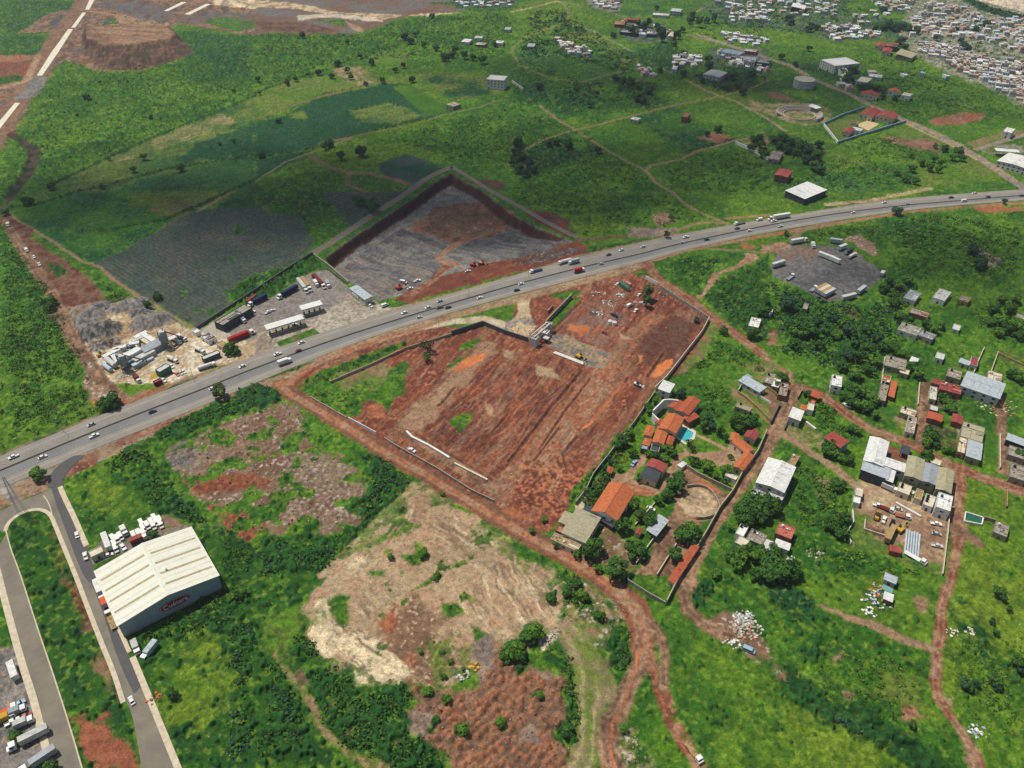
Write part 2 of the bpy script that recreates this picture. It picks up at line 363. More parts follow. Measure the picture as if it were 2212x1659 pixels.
pg(T(0,0,[(1500,120),(2212,110),(2212,190),(1760,210),(1520,190)]),'grey','brown',sf=5,wp=5,sc=2)
pg(T(0,0,[(1780,160),(1960,150),(2212,190),(2212,240),(2060,280),(1800,210)]),'lt','md',b=.3,sf=5,wp=4,c='ground')
pg(T(1,0,[(-20,0),(500,-20),(1000,-60),(2212,-60),(2212,20),(1840,90),(1300,140),(900,280),(700,300),(500,280),(200,280),(-20,300)]),'grey','brown',sf=5,wp=6,sc=2,c='earthworks')
pg(T(1,0,[(1500,20),(2212,0),(2212,90),(1850,100),(1700,60)]),'md','dk',b=.6,sf=5,wp=5,c='ground')
pg(T(0,0,[(1800,0),(2212,-10),(2212,80),(2000,60),(1830,40)]),'cream','sand',sf=3,wp=4)
pg(T(1,0,[(-20,0),(300,20),(520,60),(560,80),(700,100),(1100,170),(1350,120),(1750,110),(1500,140),(900,110),(600,120),(300,70),(-20,60)]),'sand','dirt',sf=3,wp=4)
pg(T(1,0,[(340,130),(700,120),(1000,150),(1120,190),(800,170),(650,150),(480,160),(350,180)]),'cream','rub2',sf=4,wp=5,rel=1.2)
pg(T(1,0,[(780,190),(930,250),(930,290),(820,250)]),'tan','dirt',sf=3,wp=3)
pg(T(1,0,[(520,170),(760,170),(750,240),(640,200)]),'md','lt',b=.5,sf=4,wp=4,c='ground')
pg(T(1,0,[(0,240),(0,180),(220,200),(420,190),(700,260),(600,290),(300,290)]),'br2','brown',sf=5,wp=5)
# plateau of the spoil heap
HEAPTOP=T(0,0,[(760,320),(1000,280),(1480,300),(1540,370),(1450,420),(1200,465),(950,470),(780,420)])
HEAPBOT=T(0,0,[(700,330),(1000,260),(1500,270),(1660,440),(1620,490),(1400,560),(1200,605),(850,605),(780,520)])
pg(HEAPBOT,'br2','brown',sf=3,wp=4)
pg(HEAPTOP,'brown','dirt',sf=4,wp=5,sc=1,rel=1)
stk(HEAPTOP,tp(0,0,800,340),tp(0,0,1500,400),40,5,'dirt2',.7,.5,12)
pg(T(0,0,[(950,440),(1030,400),(1130,420),(1100,460),(960,460)]),'tan','dirt',sf=3,wp=4)
stk(EW,tp(0,0,200,800),tp(0,0,760,0),50,6,'br2',.6,.55,13,wob=12);stk(EW,tp(0,0,900,60),tp(0,0,2000,200),60,9,'grey2',.6,.55,14,wob=14)
pg(HEAPBOT,'br2','brown',sf=3,wp=6);stk(HEAPBOT,tp(0,0,900,460),tp(0,0,860,600),20,3,'sh',.5,.5,15)
pg(HEAPTOP,'dirt','brown',sf=3,wp=6,sc=1,rel=1.5);stk(HEAPTOP,tp(0,0,800,340),tp(0,0,1500,400),40,4,'dirt2',.7,.5,12)
# the white concrete road under construction, its dirt corridor
rd(T(0,0,[(760,-60),(640,130),(480,330),(330,620),(200,800),(60,1010),(-120,1290)]),[26,26,25,24,24,24,24],'dirt','brown',sf=5,wp=3,c='earthworks')
rd(T(0,0,[(330,480),(230,700),(0,760)]),9,'dirt','dirt2',sf=3,wp=1)
rd(T(0,0,[(330,680),(290,770),(200,840)]),20,'grey','gr3',sf=4,wp=2)
rd(T(0,0,[(760,95),(1000,130),(1060,200),(1000,285)]),8,'dirt2','dirt',sf=2,wp=1,c='dirt_road')
rd(T(0,0,[(420,130),(640,95),(760,90)]),7,'dirt','brown',sf=2,wp=2)
# dark lava gully on the left
rd(T(0,0,[(110,1150),(220,1230),(300,1285),(290,1380),(240,1500),(100,1659)])+T(0,1,[(70,90),(0,150)]),[8,9,12,11,11,10,6,6],'br2','sh',sf=3,wp=3,c='gully')
# hedges along the fields (dark lines)
HEDG=[T(0,0,[(460,1590),(940,1360),(1500,1110),(1850,980),(2212,820)]),T(1,0,[(0,800),(300,690),(650,590),(800,520),(1080,410)]),T(0,0,[(650,1659),(880,1610),(1500,1450),(2000,1370),(2212,1340)]),T(1,0,[(0,1360),(400,1300),(620,1240),(1000,1130),(1600,1000)]),T(1,0,[(560,820),(900,745),(1100,700)]),T(1,0,[(800,960),(1160,880),(1210,900)]),T(0,1,[(700,340),(950,330),(1450,230),(1640,150),(1720,110),(2212,-110)]),T(0,1,[(100,130),(400,90),(640,0)]),T(2,0,[(1240,1130),(1480,1260)]),T(2,0,[(1500,1310),(1900,1210)]),T(2,0,[(2080,1590),(2212,1530)])]
for h_ in HEDG:rd(h_,4.2,'sh','dk',sf=1.5,wp=2,b=.9,c=None)
# pale tracks between fields
for pts,w_ in((T(0,0,[(950,1400),(1500,1110)]),0),):
 pass
TR=[(T(1,0,[(0,1030),(300,920),(560,835),(900,750),(1100,700),(1400,680)]),7,'dirt','brown'),(T(1,0,[(0,1560),(250,1400),(560,1290),(900,1160),(1300,1090),(1600,1000),(1900,930),(2100,870),(2212,860)]),4,'tan2','olive'),(T(1,0,[(480,1350),(620,1440),(800,1490),(1000,1500),(1330,1590)]),9,'dirt','brown'),(T(1,0,[(800,1490),(790,1600),(960,1659)]),6,'dirt','brown'),(T(0,1,[(1700,170),(2000,0)]),6,'olive','tan2'),(T(1,0,[(550,1240),(700,1210),(820,1190)]),9,'dirt','brown'),(T(0,1,[(90,190),(230,300),(480,440),(700,600),(850,640),(980,760),(1200,900),(1700,1200)]),4,'tan2','dirt'),(T(1,0,[(1210,740),(1330,720),(1650,930)]),2.5,'olive','lt'),(T(2,0,[(0,100),(200,60),(380,10),(440,20)]),10,'dirt2','tan'),(T(2,0,[(440,20),(480,90),(475,180),(300,250),(100,330),(20,400),(0,450),(60,560),(350,680),(600,710)]),6,'tan2','olive'),(T(2,0,[(440,15),(760,80),(980,150)]),5,'tan2','grey'),(T(2,0,[(480,180),(700,270),(990,420),(1250,570),(1400,640)]),5,'tan2','gr3'),(T(2,0,[(600,710),(800,650),(1100,590)]),4,'grey','tan2'),(T(2,0,[(830,670),(1100,830),(1300,920)]),3,'grey','tan2'),(T(2,0,[(60,1310),(300,1200),(550,1120),(700,1090),(1000,1010),(1400,910),(1760,840),(2020,780),(2212,700)]),5,'tan2','dirt'),(T(2,0,[(240,910),(400,1040),(550,1120),(760,1260),(1000,1400),(1150,1470),(1260,1590),(1380,1659)])+T(2,1,[(1500,110),(1720,220),(1850,270)]),5,'tan2','dirt'),(T(2,0,[(1150,1470),(1200,1430),(1450,1380),(1600,1310),(1900,1220),(2060,1190)]),6,'tan2','dirt'),(T(2,0,[(1500,690),(1760,820),(1940,880),(2212,1030)])+T(3,0,[(150,1130)]),6,'tan2','dirt2'),(T(3,0,[(150,1130),(500,1300),(850,1420),(1050,1500)]),4,'olive','tan2'),(T(2,0,[(1560,120),(1720,30)]),5,'tan','dirt2'),(T(3,0,[(1180,170),(1290,20)]),7,'tan2','grey'),(T(2,0,[(1520,300),(1900,400),(2212,560)]),9,'tan2','grey'),(T(3,0,[(150,310),(270,240)]),4,'tan2','olive'),(T(3,0,[(1550,830),(1700,900),(1900,1010)]),3,'olive','tan2'),(T(2,1,[(1330,390),(1440,330),(1560,280),(1700,260),(1850,270)]),6,'dirt','tan2'),(T(2,1,[(1850,230),(2212,200)]),6,'dirt2','rust'),(T(2,1,[(560,420),(900,390),(1300,340)]),9,'br2','brown'),(T(2,1,[(1250,520),(1500,490),(1800,495),(2050,510),(2212,540)]),5,'tan2','lt'),(T(3,1,[(200,410),(320,310),(500,260)]),7,'dirt','tan2'),(T(3,1,[(500,110),(900,70),(1150,20),(1400,-30)]),9,'dirt2','tan'),(T(3,1,[(1500,1270),(1850,1360)]),3,'tan2','olive')]
for pts,w_,a_,b_ in TR:rd(pts,w_*.66,a_,b_,sf=2.2,wp=1.6,ruts=None,c='dirt_track',ap=.8)
# small bare patches far off
for P_ in(T(2,0,[(1610,1190),(1760,1140),(1890,1190),(1760,1240)]),T(3,0,[(1380,1040),(1600,980),(1850,970),(1880,1010),(1700,1080),(1450,1080)])):
 pg(P_,'rust','dirt',sf=4,wp=4)
pg(T(2,0,[(400,340),(480,370),(680,450),(660,490),(560,480),(420,400)]),'dirt','gr3',sf=3,wp=3)
pg(T(3,0,[(990,1170),(1250,1190),(1420,1200),(1510,1320),(1300,1300),(1100,1240)]),'dirt','brown',sf=5,wp=5,rel=1.5)
pg(T(3,0,[(1000,1140),(1250,1080),(1420,1180),(1230,1210)]),'lt','olive',b=.1,sf=4,wp=3)
pg(T(3,0,[(1700,1240),(2010,1140),(2212,1120),(2212,1170),(1800,1290)]),'dirt','olive',sf=3,wp=1.5)
pg(T(3,0,[(1830,1300),(2050,1240),(2212,1260),(2212,1320),(1960,1340)]),'olive','gr3',sf=3,wp=2)
pg(T(2,0,[(2020,850),(2212,900)])+T(3,0,[(200,880),(450,900),(560,960),(520,1060),(300,1090),(0,1000)])+T(2,0,[(2040,930)]),'olive','tan2',b=.05,sf=4,wp=2,c='bullring_ground')
pg(T(3,0,[(0,790),(100,800),(260,870),(200,880),(0,840)]),'dirt','brown',sf=3,wp=2)
pg(T(2,1,[(1215,210),(1290,180),(1400,200),(1400,250),(1260,300)]),'dirt','tan2',sf=3,wp=3)
pg(T(2,1,[(1980,430),(2100,460),(2060,500),(1990,490)]),'dirt','rust',sf=2,wp=2)
pg(T(2,1,[(1990,560),(2110,520),(2080,590),(1960,640),(1960,600)]),'dirt','rust',sf=2,wp=2)
rd(T(2,1,[(2050,560),(1920,640),(1780,680),(1730,760),(1650,850),(1620,900)]),[12,8,7,7,6,6],'dirt','dirt2',sf=2,wp=2,c='dirt_track')
pg(T(2,1,[(1000,310),(1300,310),(1440,330),(1330,390),(1000,380)]),'grey','rub',sf=3,wp=4,rel=.8)
pg(T(2,1,[(90,150),(300,170),(480,240),(560,390),(400,370),(200,260)]),'br2','red2',sf=3,wp=3,rel=1.5,c='spoil_heap')
pg(T(1,0,[(1900,1560),(2000,1540),(2150,1580),(2130,1640),(1950,1600)]),'br2','red2',sf=3,wp=3,rel=1)
# town ground, northeast
TOWN=T(3,0,[(1180,200),(1230,60),(1300,-60),(2600,-60),(2600,1060),(2150,880),(1900,760),(1650,660),(1450,580),(1300,500),(1230,470),(1180,380),(1150,300)])
pg(T(3,0,[(-400,0),(640,0),(700,120),(1180,180),(1150,330),(900,340),(560,360),(350,290),(0,250),(-300,240),(-620,60)]),'bl','town2',b=.55,sf=12,wp=10,sc=1)
pg(TOWN,'town2','town',b=.25,sf=10,wp=10,sc=1,c='town_ground',spk='tan')
pg(T(1,0,[(1600,-60),(2400,-60),(2212,60),(1900,80),(1700,30)]),'town2','bl',b=.35,sf=8,wp=8,sc=1)
pg(T(2,0,[(640,0),(940,-40),(930,90),(850,100),(700,60)]),'town','grey',b=.1,sf=4,wp=5,sc=1)
pg(T(3,0,[(1800,0),(1960,40),(2400,150),(2400,-60),(1750,-60)]),'rub2','cream',sf=4,wp=3,c='town_ground')
rd(T(3,0,[(1680,-20),(1850,60),(2000,110),(2300,190)]),26,'dk','bl',sf=4,wp=4,b=.9,c='ground')
pg(T(3,0,[(1000,180),(1250,200),(1290,280),(950,260),(900,220)]),'dk','bl',b=.9,sf=4,wp=5,c='ground')
pg(T(2,0,[(820,400),(1000,440),(1100,430),(1400,330),(1520,560),(1450,620),(1200,560)]),'bl','dk',b=.75,sf=12,wp=6)
pg(T(2,0,[(880,200),(1000,160),(1300,200),(1450,320),(1150,380),(960,330)]),'grey','bl',b=.3,sf=8,wp=5)
pg(T(2,0,[(1700,420),(2212,420),(2212,640),(1900,560),(1700,600)]),'grey','bl',b=.3,sf=6,wp=5)
pg(T(2,0,[(1820,570),(2120,600),(2100,720),(1900,800),(1650,720),(1560,640),(1880,680)]),'dk','bl',b=.8,sf=6,wp=4)
pg(T(3,0,[(60,1130),(300,1200),(490,1290),(480,1480),(350,1420),(140,1320),(0,1250)]),'dk','md',b=.8,sf=6,wp=4)
pg(T(2,0,[(2060,1180),(2212,1150),(2212,1360),(1980,1260)]),'dk','dirt',b=.6,sf=6,wp=4)
pg(T(2,0,[(840,660),(1240,730),(1250,900),(1000,880)]),'dk','md',b=.8,sf=6,wp=4)
pg(T(2,0,[(0,1180),(130,1280),(250,1480),(60,1520),(0,1500)]),'dk','grey',b=.8,sf=5,wp=4)
pg(T(2,0,[(130,1290),(420,1190),(560,1300),(760,1270),(480,1400),(200,1500)]),'crop','dk',b=.45,sf=5,wp=4)
# paved avenue of the town edge
rd(T(3,0,[(-600,300),(-100,470),(0,505),(200,570),(400,690),(700,810),(880,908),(1180,1040),(1400,1130),(1600,1232),(1800,1350),(2050,1515),(2230,1640)]),[8,8,8,8,8,8,9,10,10,10,10,10,10],'asp','tan2',sf=1.5,wp=.4,c='avenue')
rd(T(3,0,[(1800,1290),(2000,1230),(2260,1150)]),6,'tan2','gr3',sf=1.5,wp=.4,c='avenue')
rd(T(3,0,[(1180,1062),(1600,1262),(1800,1380)]),3,'tan','dirt2',sf=2,wp=.8)
# --- gas station, batch plant, pit, site (west of the highway)
pg(T(0,1,[(10,210),(70,180),(250,330),(330,420),(560,580),(700,680),(800,760),(870,850),(940,960),(800,1020),(560,1020),(470,900),(380,700),(180,470),(60,290)]),'red2','brown',sf=3,wp=3,sc=1,rel=1.2,c='construction_ground')
pg(T(0,1,[(250,380),(330,420),(560,590),(700,640),(900,760),(1140,880),(1060,890),(940,960),(850,830),(700,680),(500,560)]),'md','lt',b=.5,sf=3,wp=2,c='ground')
pg(T(0,1,[(400,600),(560,640),(600,700),(500,740),(420,680)]),'md','dk',b=.7,sf=3,wp=3)
pg(T(0,1,[(930,930),(1130,890),(1300,960),(1350,1020),(1180,940),(950,970)]),'dk','br2',b=.3,sf=3,wp=2)
BP=T(0,1,[(560,1010),(760,960),(930,980),(1130,920),(1320,1010),(1500,1110),(1700,1200),(1900,1180),(2212,1050),(2212,1440),(1800,1540),(1500,1659),(900,1659),(770,1440),(680,1290),(620,1120)])
pg(BP,'tan','conc',sf=3,wp=2,sc=1,c='yard',spk='cream')
pg(T(0,1,[(560,1010),(760,960),(930,980),(900,1100),(640,1180)]),'tan2','br2',sf=4,wp=3)
pg(T(0,1,[(900,1180),(1200,1000),(1450,1100),(1700,1250),(1500,1330),(1200,1250),(1000,1330)]),'dirt','tan',sf=6,wp=4)
PILES=[((700,1130),(820,1060),4.5,'grey'),((830,1010),(880,990),3.0,'grey2'),((740,1240),(920,1200),6.5,'grey2'),((1050,1000),(1180,960),4.0,'grey'),((1190,1060),(1250,1040),3.5,'grey2'),((1230,1150),(1380,1100),5.0,'grey'),((680,1040),(720,1020),3,'tan2'),((860,1330),(960,1310),2.2,'br2')]
for(a_,b2_,hh,cc_)in PILES:
 P_=at(*tp(0,1,*a_));Q_=at(*tp(0,1,*b2_));rad=max(8,(P_-Q_).length*.42+5)
 mid=(P_+Q_)/2;idx=inbox([P_,Q_],rad*1.6)
 ex,ey=(Q_-P_).x,(Q_-P_).y;L=ex*ex+ey*ey+.01
 t=np.clip(((X[idx]-P_.x)*ex+(Y[idx]-P_.y)*ey)/L,0,1)
 d=np.hypot(X[idx]-P_.x-t*ex+wx[idx]*3,Y[idx]-P_.y-t*ey+wy[idx]*3)
 w=sstep(rad,rad*.75,d)
 col[idx]=col[idx]*(1-w[:,None])+mixc(G[cc_],G['gr3'],sstep(.3,.7,n_fine[idx]))*w[:,None]
 hadd[idx]=np.maximum(hadd[idx],hh*1.3*np.clip(1-d/rad,0,1)+(n_fine[idx]-.5)*.5*w);bush[idx]*=(1-w)
 cls[idx[w>.5]]=cid('gravel_pile')
rd(T(0,1,[(20,220),(150,440),(330,700),(440,860),(540,1080),(640,1290),(760,1460),(900,1659)])+T(0,2,[(960,60),(1050,130)]),[6,7,8,8,9,9,9,9,9,9],'brown','dirt',sf=2,wp=1,ruts='br2',c='dirt_road')
pg(T(0,1,[(430,1060),(520,1030),(570,1180),(500,1150),(440,1120)]),'rub','br2',sf=3,wp=3,rel=1.5)
pg(T(0,2,[(760,0),(900,0),(1000,130),(950,200),(800,190),(780,90)]),'dirt','rub',sf=3,wp=4,spk='rub2')
pg(T(0,1,[(700,1450),(800,1480),(860,1659),(760,1659)]),'rub','brown',sf=3,wp=4,spk='rub2')
pg(T(0,2,[(780,150),(850,145),(850,190),(800,190)]),'mud','dirt',sf=1.5,wp=2)
pg(T(0,2,[(1000,130),(1500,0),(1650,0),(1200,150),(950,230)]),'rust','dirt',sf=3,wp=2)
GS=T(0,1,[(1700,1195),(1870,1110),(2212,940)])+T(1,1,[(40,900),(120,920),(300,810),(460,700),(620,670),(820,850),(1010,930),(1120,1000),(1340,980),(1100,1060),(560,1240),(0,1450)])+T(0,1,[(2040,1470),(2100,1380),(2000,1300)])
pg(GS,'gr3','asp',sf=1.2,wp=.6,sc=2,c='yard')
pg(T(0,1,[(1730,1200),(1900,1080),(2160,960),(2180,990),(1930,1130),(1930,1200),(2060,1260),(1900,1300)]),'conc','gr3',sf=1,wp=.4,sc=2)
pg(T(1,1,[(0,1180),(400,1150),(800,880),(1010,930),(1120,1000),(1340,980),(1100,1060),(560,1240),(0,1450)]),'tan2','conc',sf=4,wp=3,sc=2,ap=.5)
pg(T(0,1,[(1800,1290),(2000,1230),(2060,1290),(2212,1280),(2212,1400),(2060,1500)]),'tan','conc',sf=3,wp=2,sc=2)
pg(T(1,1,[(170,1300),(500,1175),(560,1225),(210,1345)]),'dirt','md',b=.2,sf=1,wp=.5,c='planting_bed')
pg(T(1,1,[(1060,940),(1200,900),(1300,860),(1350,880),(1330,970),(1100,1000)]),'md','lt',b=.5,sf=2,wp=2)
# excavated pit
PITRIM=T(1,1,[(520,545),(700,440),(1000,240),(1330,30)])+T(1,0,[(1500,1540),(1690,1460),(1840,1540),(2010,1630)])+T(2,1,[(0,150),(250,280),(560,420)])
PITALL=T(1,1,[(600,560),(720,470),(1020,270),(1360,50)])+T(1,0,[(1560,1560),(1690,1490),(1800,1560),(1960,1640)])+T(2,1,[(0,190),(230,310),(540,430),(300,500),(0,580)])+T(1,1,[(1720,700),(1300,880),(1060,940),(830,790),(640,640)])
pg(PITALL,'grey','gr3',sf=1.5,wp=1.0,sc=1,c='quarry_floor')
EARTHP=T(1,1,[(1480,130),(1700,80),(2000,70),(2212,160),(2180,240),(2000,320),(1700,360),(1500,290),(1290,260)])
pg(T(1,1,[(1300,250),(1560,60),(1900,20),(2212,170),(2200,240),(2010,330),(1800,350),(1690,380),(1500,300)]),'brown','red',sf=4,wp=3,sc=1,c='quarry_floor')
pg(T(1,1,[(1500,130),(1650,150),(2000,250),(2150,240),(1900,310),(1650,260)]),'dirt','brown',sf=3,wp=3,spk='tan')
pg(T(1,1,[(1290,870),(1500,760),(1760,690),(1900,640),(2212,570)])+T(2,1,[(300,470),(560,430),(660,470),(600,560),(380,600),(100,690),(0,700)])+T(1,1,[(2212,730),(1900,800),(1500,900),(1340,970),(1200,930)]),'red','red2',sf=2,wp=2,c='construction_ground',rel=.8)
pg(T(2,1,[(0,600),(200,520),(500,470),(600,500),(480,550),(250,610),(100,640)]),'br2','grey2',sf=3,wp=3,rel=1.6,spk='rub')
pg(T(1,1,[(1350,970),(1500,900),(1850,810),(1830,850),(1400,960)]),'md','lt',b=.55,sf=2,wp=2,c='ground')
pg(T(1,1,[(1950,770),(2212,720),(2212,740),(2000,790)]),'md','lt',b=.5,sf=2,wp=2,c='ground')
pg(T(1,1,[(1300,250),(1560,60),(1900,20),(2212,170),(2200,240),(2010,330),(1800,350),(1690,380),(1500,300)]),'brown','dirt',sf=3,wp=2,sc=1,ap=.6)
rd(T(1,1,[(1650,640),(1560,540),(1620,450),(1720,380),(1900,320)]),5,'dirt2','rust',sf=2,wp=1,c='dirt_track')
rd(T(1,1,[(1560,540),(1750,630)]),4,'dirt','rust',sf=2,wp=1)
for(x0,y0,x1,y1)in((1100,450,1500,700),(900,560,1300,720),(1250,300,1560,470),(1800,420,2212,330),(1760,560,2212,440),(740,600,1200,790)):
 rd(T(1,1,[(x0,y0),(x1,y1)]),5,'gr3','rub',sf=5,wp=4,c=None,ap=.6)
rd(T(1,1,[(1650,650),(1500,760),(1330,880)]),9,'red','dirt',sf=3,wp=2,ruts='red2')
# grass by the highway next to the pit
pg(T(2,1,[(640,550),(680,470),(860,450),(1260,390),(1330,400),(1000,480)]),'md','dk',b=.6,sf=2,wp=2,c='ground')
# --- the big red construction site
SITE=[(604,830)]+T(1,1,[(600,1420),(1000,1300),(1500,1160),(2212,1180)])+T(2,1,[(0,1080),(60,880),(180,860),(560,720),(1100,600),(1200,620),(1300,780),(1560,950),(1780,1110),(1700,1300),(1440,1560)])+T(2,2,[(1230,40),(1060,310),(860,590),(640,900),(500,1080),(400,1180),(330,1290),(250,1300),(0,1200)])+T(1,2,[(2212,1150),(1600,800),(900,420),(400,160)])
pg(SITE,'red','red2',sf=2,wp=1.5,sc=1,c='construction_ground',rel=.5,spk='red3')
# broad tone patches
pg(T(2,1,[(0,1280),(700,1420),(1200,1500),(900,1659),(0,1659)])+T(2,2,[(600,0),(200,500),(0,800)]),'red','red3',sf=20,wp=10,ap=.5,c=None)
pg(T(2,1,[(1250,1010),(1680,1060),(1640,1200),(1300,1500),(1150,1300)]),'red2','br2',sf=14,wp=8,ap=.8,c=None,rel=.8)
pg(T(2,1,[(400,1080),(620,910),(800,960),(1000,1100),(760,1350),(430,1220)]),'grey','red',sf=8,wp=4,ap=.75,c=None)
rd(T(2,1,[(1230,1100),(1000,1320),(780,1560)])+T(2,2,[(400,300),(100,720),(0,800)])+T(1,2,[(2100,950)]),12,'dirt','red3',sf=5,wp=3,c=None,ruts='red2',ap=.8)
rd(T(1,2,[(1330,320),(1500,150),(1700,0)])+T(1,1,[(1850,1500),(2000,1330)]),12,'dirt','tan2',sf=6,wp=4,c=None,ap=.8)
for(x0,y0,x1,y1)in((2050,330,1750,100),(2212,250,2000,460),(1990,150,1750,420),(2212,600,2100,800),(2212,420,1600,120)):
 rd(T(1,2,[(x0,y0),(x1,y1)]),2,'red2','br2',sf=2,wp=1,c=None,ap=.7)
def sp(u,v):return(783.4+u*.5807,645.2+v*.5807)
SPL=lambda pts:[sp(*p)for p in pts]
B1=SPL([(345,330),(200,500),(480,670),(545,600),(830,270),(700,210),(500,190)])
pg(B1,'red2','red',sf=3,wp=1.5,c=None,ap=.7,rel=.2)
for(sd,cc_,L_,w_,al_,th_)in((1,'br2',16,1.2,.7,.56),(2,'red3',14,1.4,.6,.6)):stk(B1,sp(300,470),sp(460,330),L_,w_,cc_,al_,th_,sd,sf=3,wob=2,rel=(-.3 if sd==1 else .2))
for(sd,cc_,L_,w_,al_,th_)in((3,'red2',16,1.8,.45,.6),(4,'dirt2',12,1.4,.4,.64),(5,'red3',12,1.6,.4,.62),(6,'dirt',50,7,.4,.58)):
 stk(SITE,sp(560,680),sp(850,290),L_,w_,cc_,al_,th_,sd,sf=3,wob=3,rel=(-.3 if cc_=='red2' else .15))
pg(SPL([(850,280),(930,330),(760,560),(600,760),(520,700),(600,600)]),'red3','dirt',sf=4,wp=2,c=None,ap=.65)
pg(SPL([(470,185),(500,200),(360,340),(220,490),(160,470),(300,330)]),'dirt2','dirt',sf=5,wp=2,c=None,ap=.8)
pg(SPL([(130,500),(170,490),(480,665),(560,700),(490,735)]),'brown','dirt',sf=2,wp=1,c=None,ap=.85)
pg(SPL([(600,620),(760,600),(820,700),(740,800),(620,780),(560,720)]),'red2','red3',sf=6,wp=4,c=None,ap=.8,rel=.9,sc=0)
pg(SPL([(690,150),(720,130),(930,205),(900,260),(840,258)]),'gr3','tan2',sf=2,wp=1,c=None,ap=.8)
pg(SPL([(1040,130),(1150,60),(1250,110),(1150,250),(1010,250)]),'red2','br2',sf=6,wp=3,c=None,ap=.85,rel=.9,sc=0)
pg(SPL([(0,270),(110,260),(100,330),(60,350),(0,370)]),'tan2','olive',sf=4,wp=3,c=None,b=.15)
for P_ in([(520,185),(560,200),(560,225),(530,215)],[(640,245),(700,255),(740,300),(690,290),(650,280)],[(450,385),(480,400),(490,440),(460,425)],[(940,120),(1000,150),(960,150)],[(690,480),(720,490),(700,560)]):pg(SPL(P_),'tan','dirt2',sf=2,wp=2,c=None,ap=.75)
def trench(pts,w,dep,c1='sh',al=.75):
 P=W(pts);idx=inbox(P,5);d,s_=seglist(P,[w]*len(P),idx,.5);k=1-sstep(-.3,.6,d)
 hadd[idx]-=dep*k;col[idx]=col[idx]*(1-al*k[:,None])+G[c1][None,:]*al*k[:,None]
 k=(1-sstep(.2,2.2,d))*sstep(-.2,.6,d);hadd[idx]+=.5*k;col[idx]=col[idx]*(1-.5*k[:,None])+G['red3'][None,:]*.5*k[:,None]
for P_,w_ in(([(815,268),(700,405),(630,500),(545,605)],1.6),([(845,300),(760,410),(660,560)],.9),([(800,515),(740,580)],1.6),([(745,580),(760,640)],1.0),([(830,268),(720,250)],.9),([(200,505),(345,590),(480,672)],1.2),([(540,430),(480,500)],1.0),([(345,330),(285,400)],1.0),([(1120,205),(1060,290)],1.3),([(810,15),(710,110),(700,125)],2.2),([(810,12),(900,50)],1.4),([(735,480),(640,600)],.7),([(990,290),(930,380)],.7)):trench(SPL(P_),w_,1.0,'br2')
for o_ in(0,14,40,54):rd(SPL([(880+o_,300),(790+o_,420),(680+o_,580),(560+o_,700)]),.9,'red3' if o_%20 else 'red2','dirt2',sf=.8,wp=.8,c=None,ap=.7)
for o_ in(0,16):rd(SPL([(640+o_,640),(700+o_,610),(720+o_,660),(690+o_,720),(740+o_,760)]),.8,'red3','dirt2',sf=.8,wp=1.5,c=None,ap=.7)
stk(T(1,1,[(1290,870),(1900,640),(2212,570)])+T(2,1,[(560,440),(660,500),(100,700),(0,700)])+T(1,1,[(1340,970)]),tp(1,1,1330,880),tp(1,1,2212,600),30,2.5,'red2',.6,.52,7)
PN1=T(1,1,[(640,640),(760,560),(1000,400),(1240,250),(1500,310),(1680,370),(1600,440),(1540,540),(1620,620),(1500,760),(1300,860),(1060,930),(830,790)]);PN2=T(1,1,[(1640,500),(1740,400),(1900,325),(2030,330),(2200,240)])+T(2,1,[(0,220),(230,330),(520,430),(300,500),(0,580)])+T(1,1,[(1780,630)])
for Q_ in(PN1,PN2):
 pg(Q_,'grey2','grey',sf=1.2,wp=1,c=None)
 for(L_,w_,cc_,al_,th_,sd)in((30,2.4,'gr3',.6,.54,8),(24,1.8,'grey2',.75,.53,9),(40,4,'tan2',.3,.58,10)):stk(Q_,tp(1,1,900,560),tp(1,1,1300,740),L_,w_,cc_,al_,th_,sd,sf=2,wob=1.5)
 # pale paved ramp from the gate
pg(T(2,1,[(330,1230),(470,1230),(820,1400),(760,1500),(690,1510),(300,1330)]),'grey','tan2',sf=2,wp=1.5,c=None)
pg(T(2,1,[(0,1100),(60,1030),(50,930),(100,890),(180,885),(140,960),(150,1050),(210,1170),(130,1270),(0,1220)])+T(1,1,[(2212,1240),(2000,1130),(2100,1120)]),'gr3','tan',sf=1.5,wp=1,c='yard')
rd(T(1,1,[(1080,1260),(1400,1180),(1700,1120),(1950,1100),(2100,1140)]),[5,5,6,8,9],'conc','tan',sf=1.5,wp=1,c='yard')
pg(T(2,1,[(40,950),(70,920),(170,890),(130,1000),(60,1060)]),'cream','tan',sf=2,wp=1,c=None)
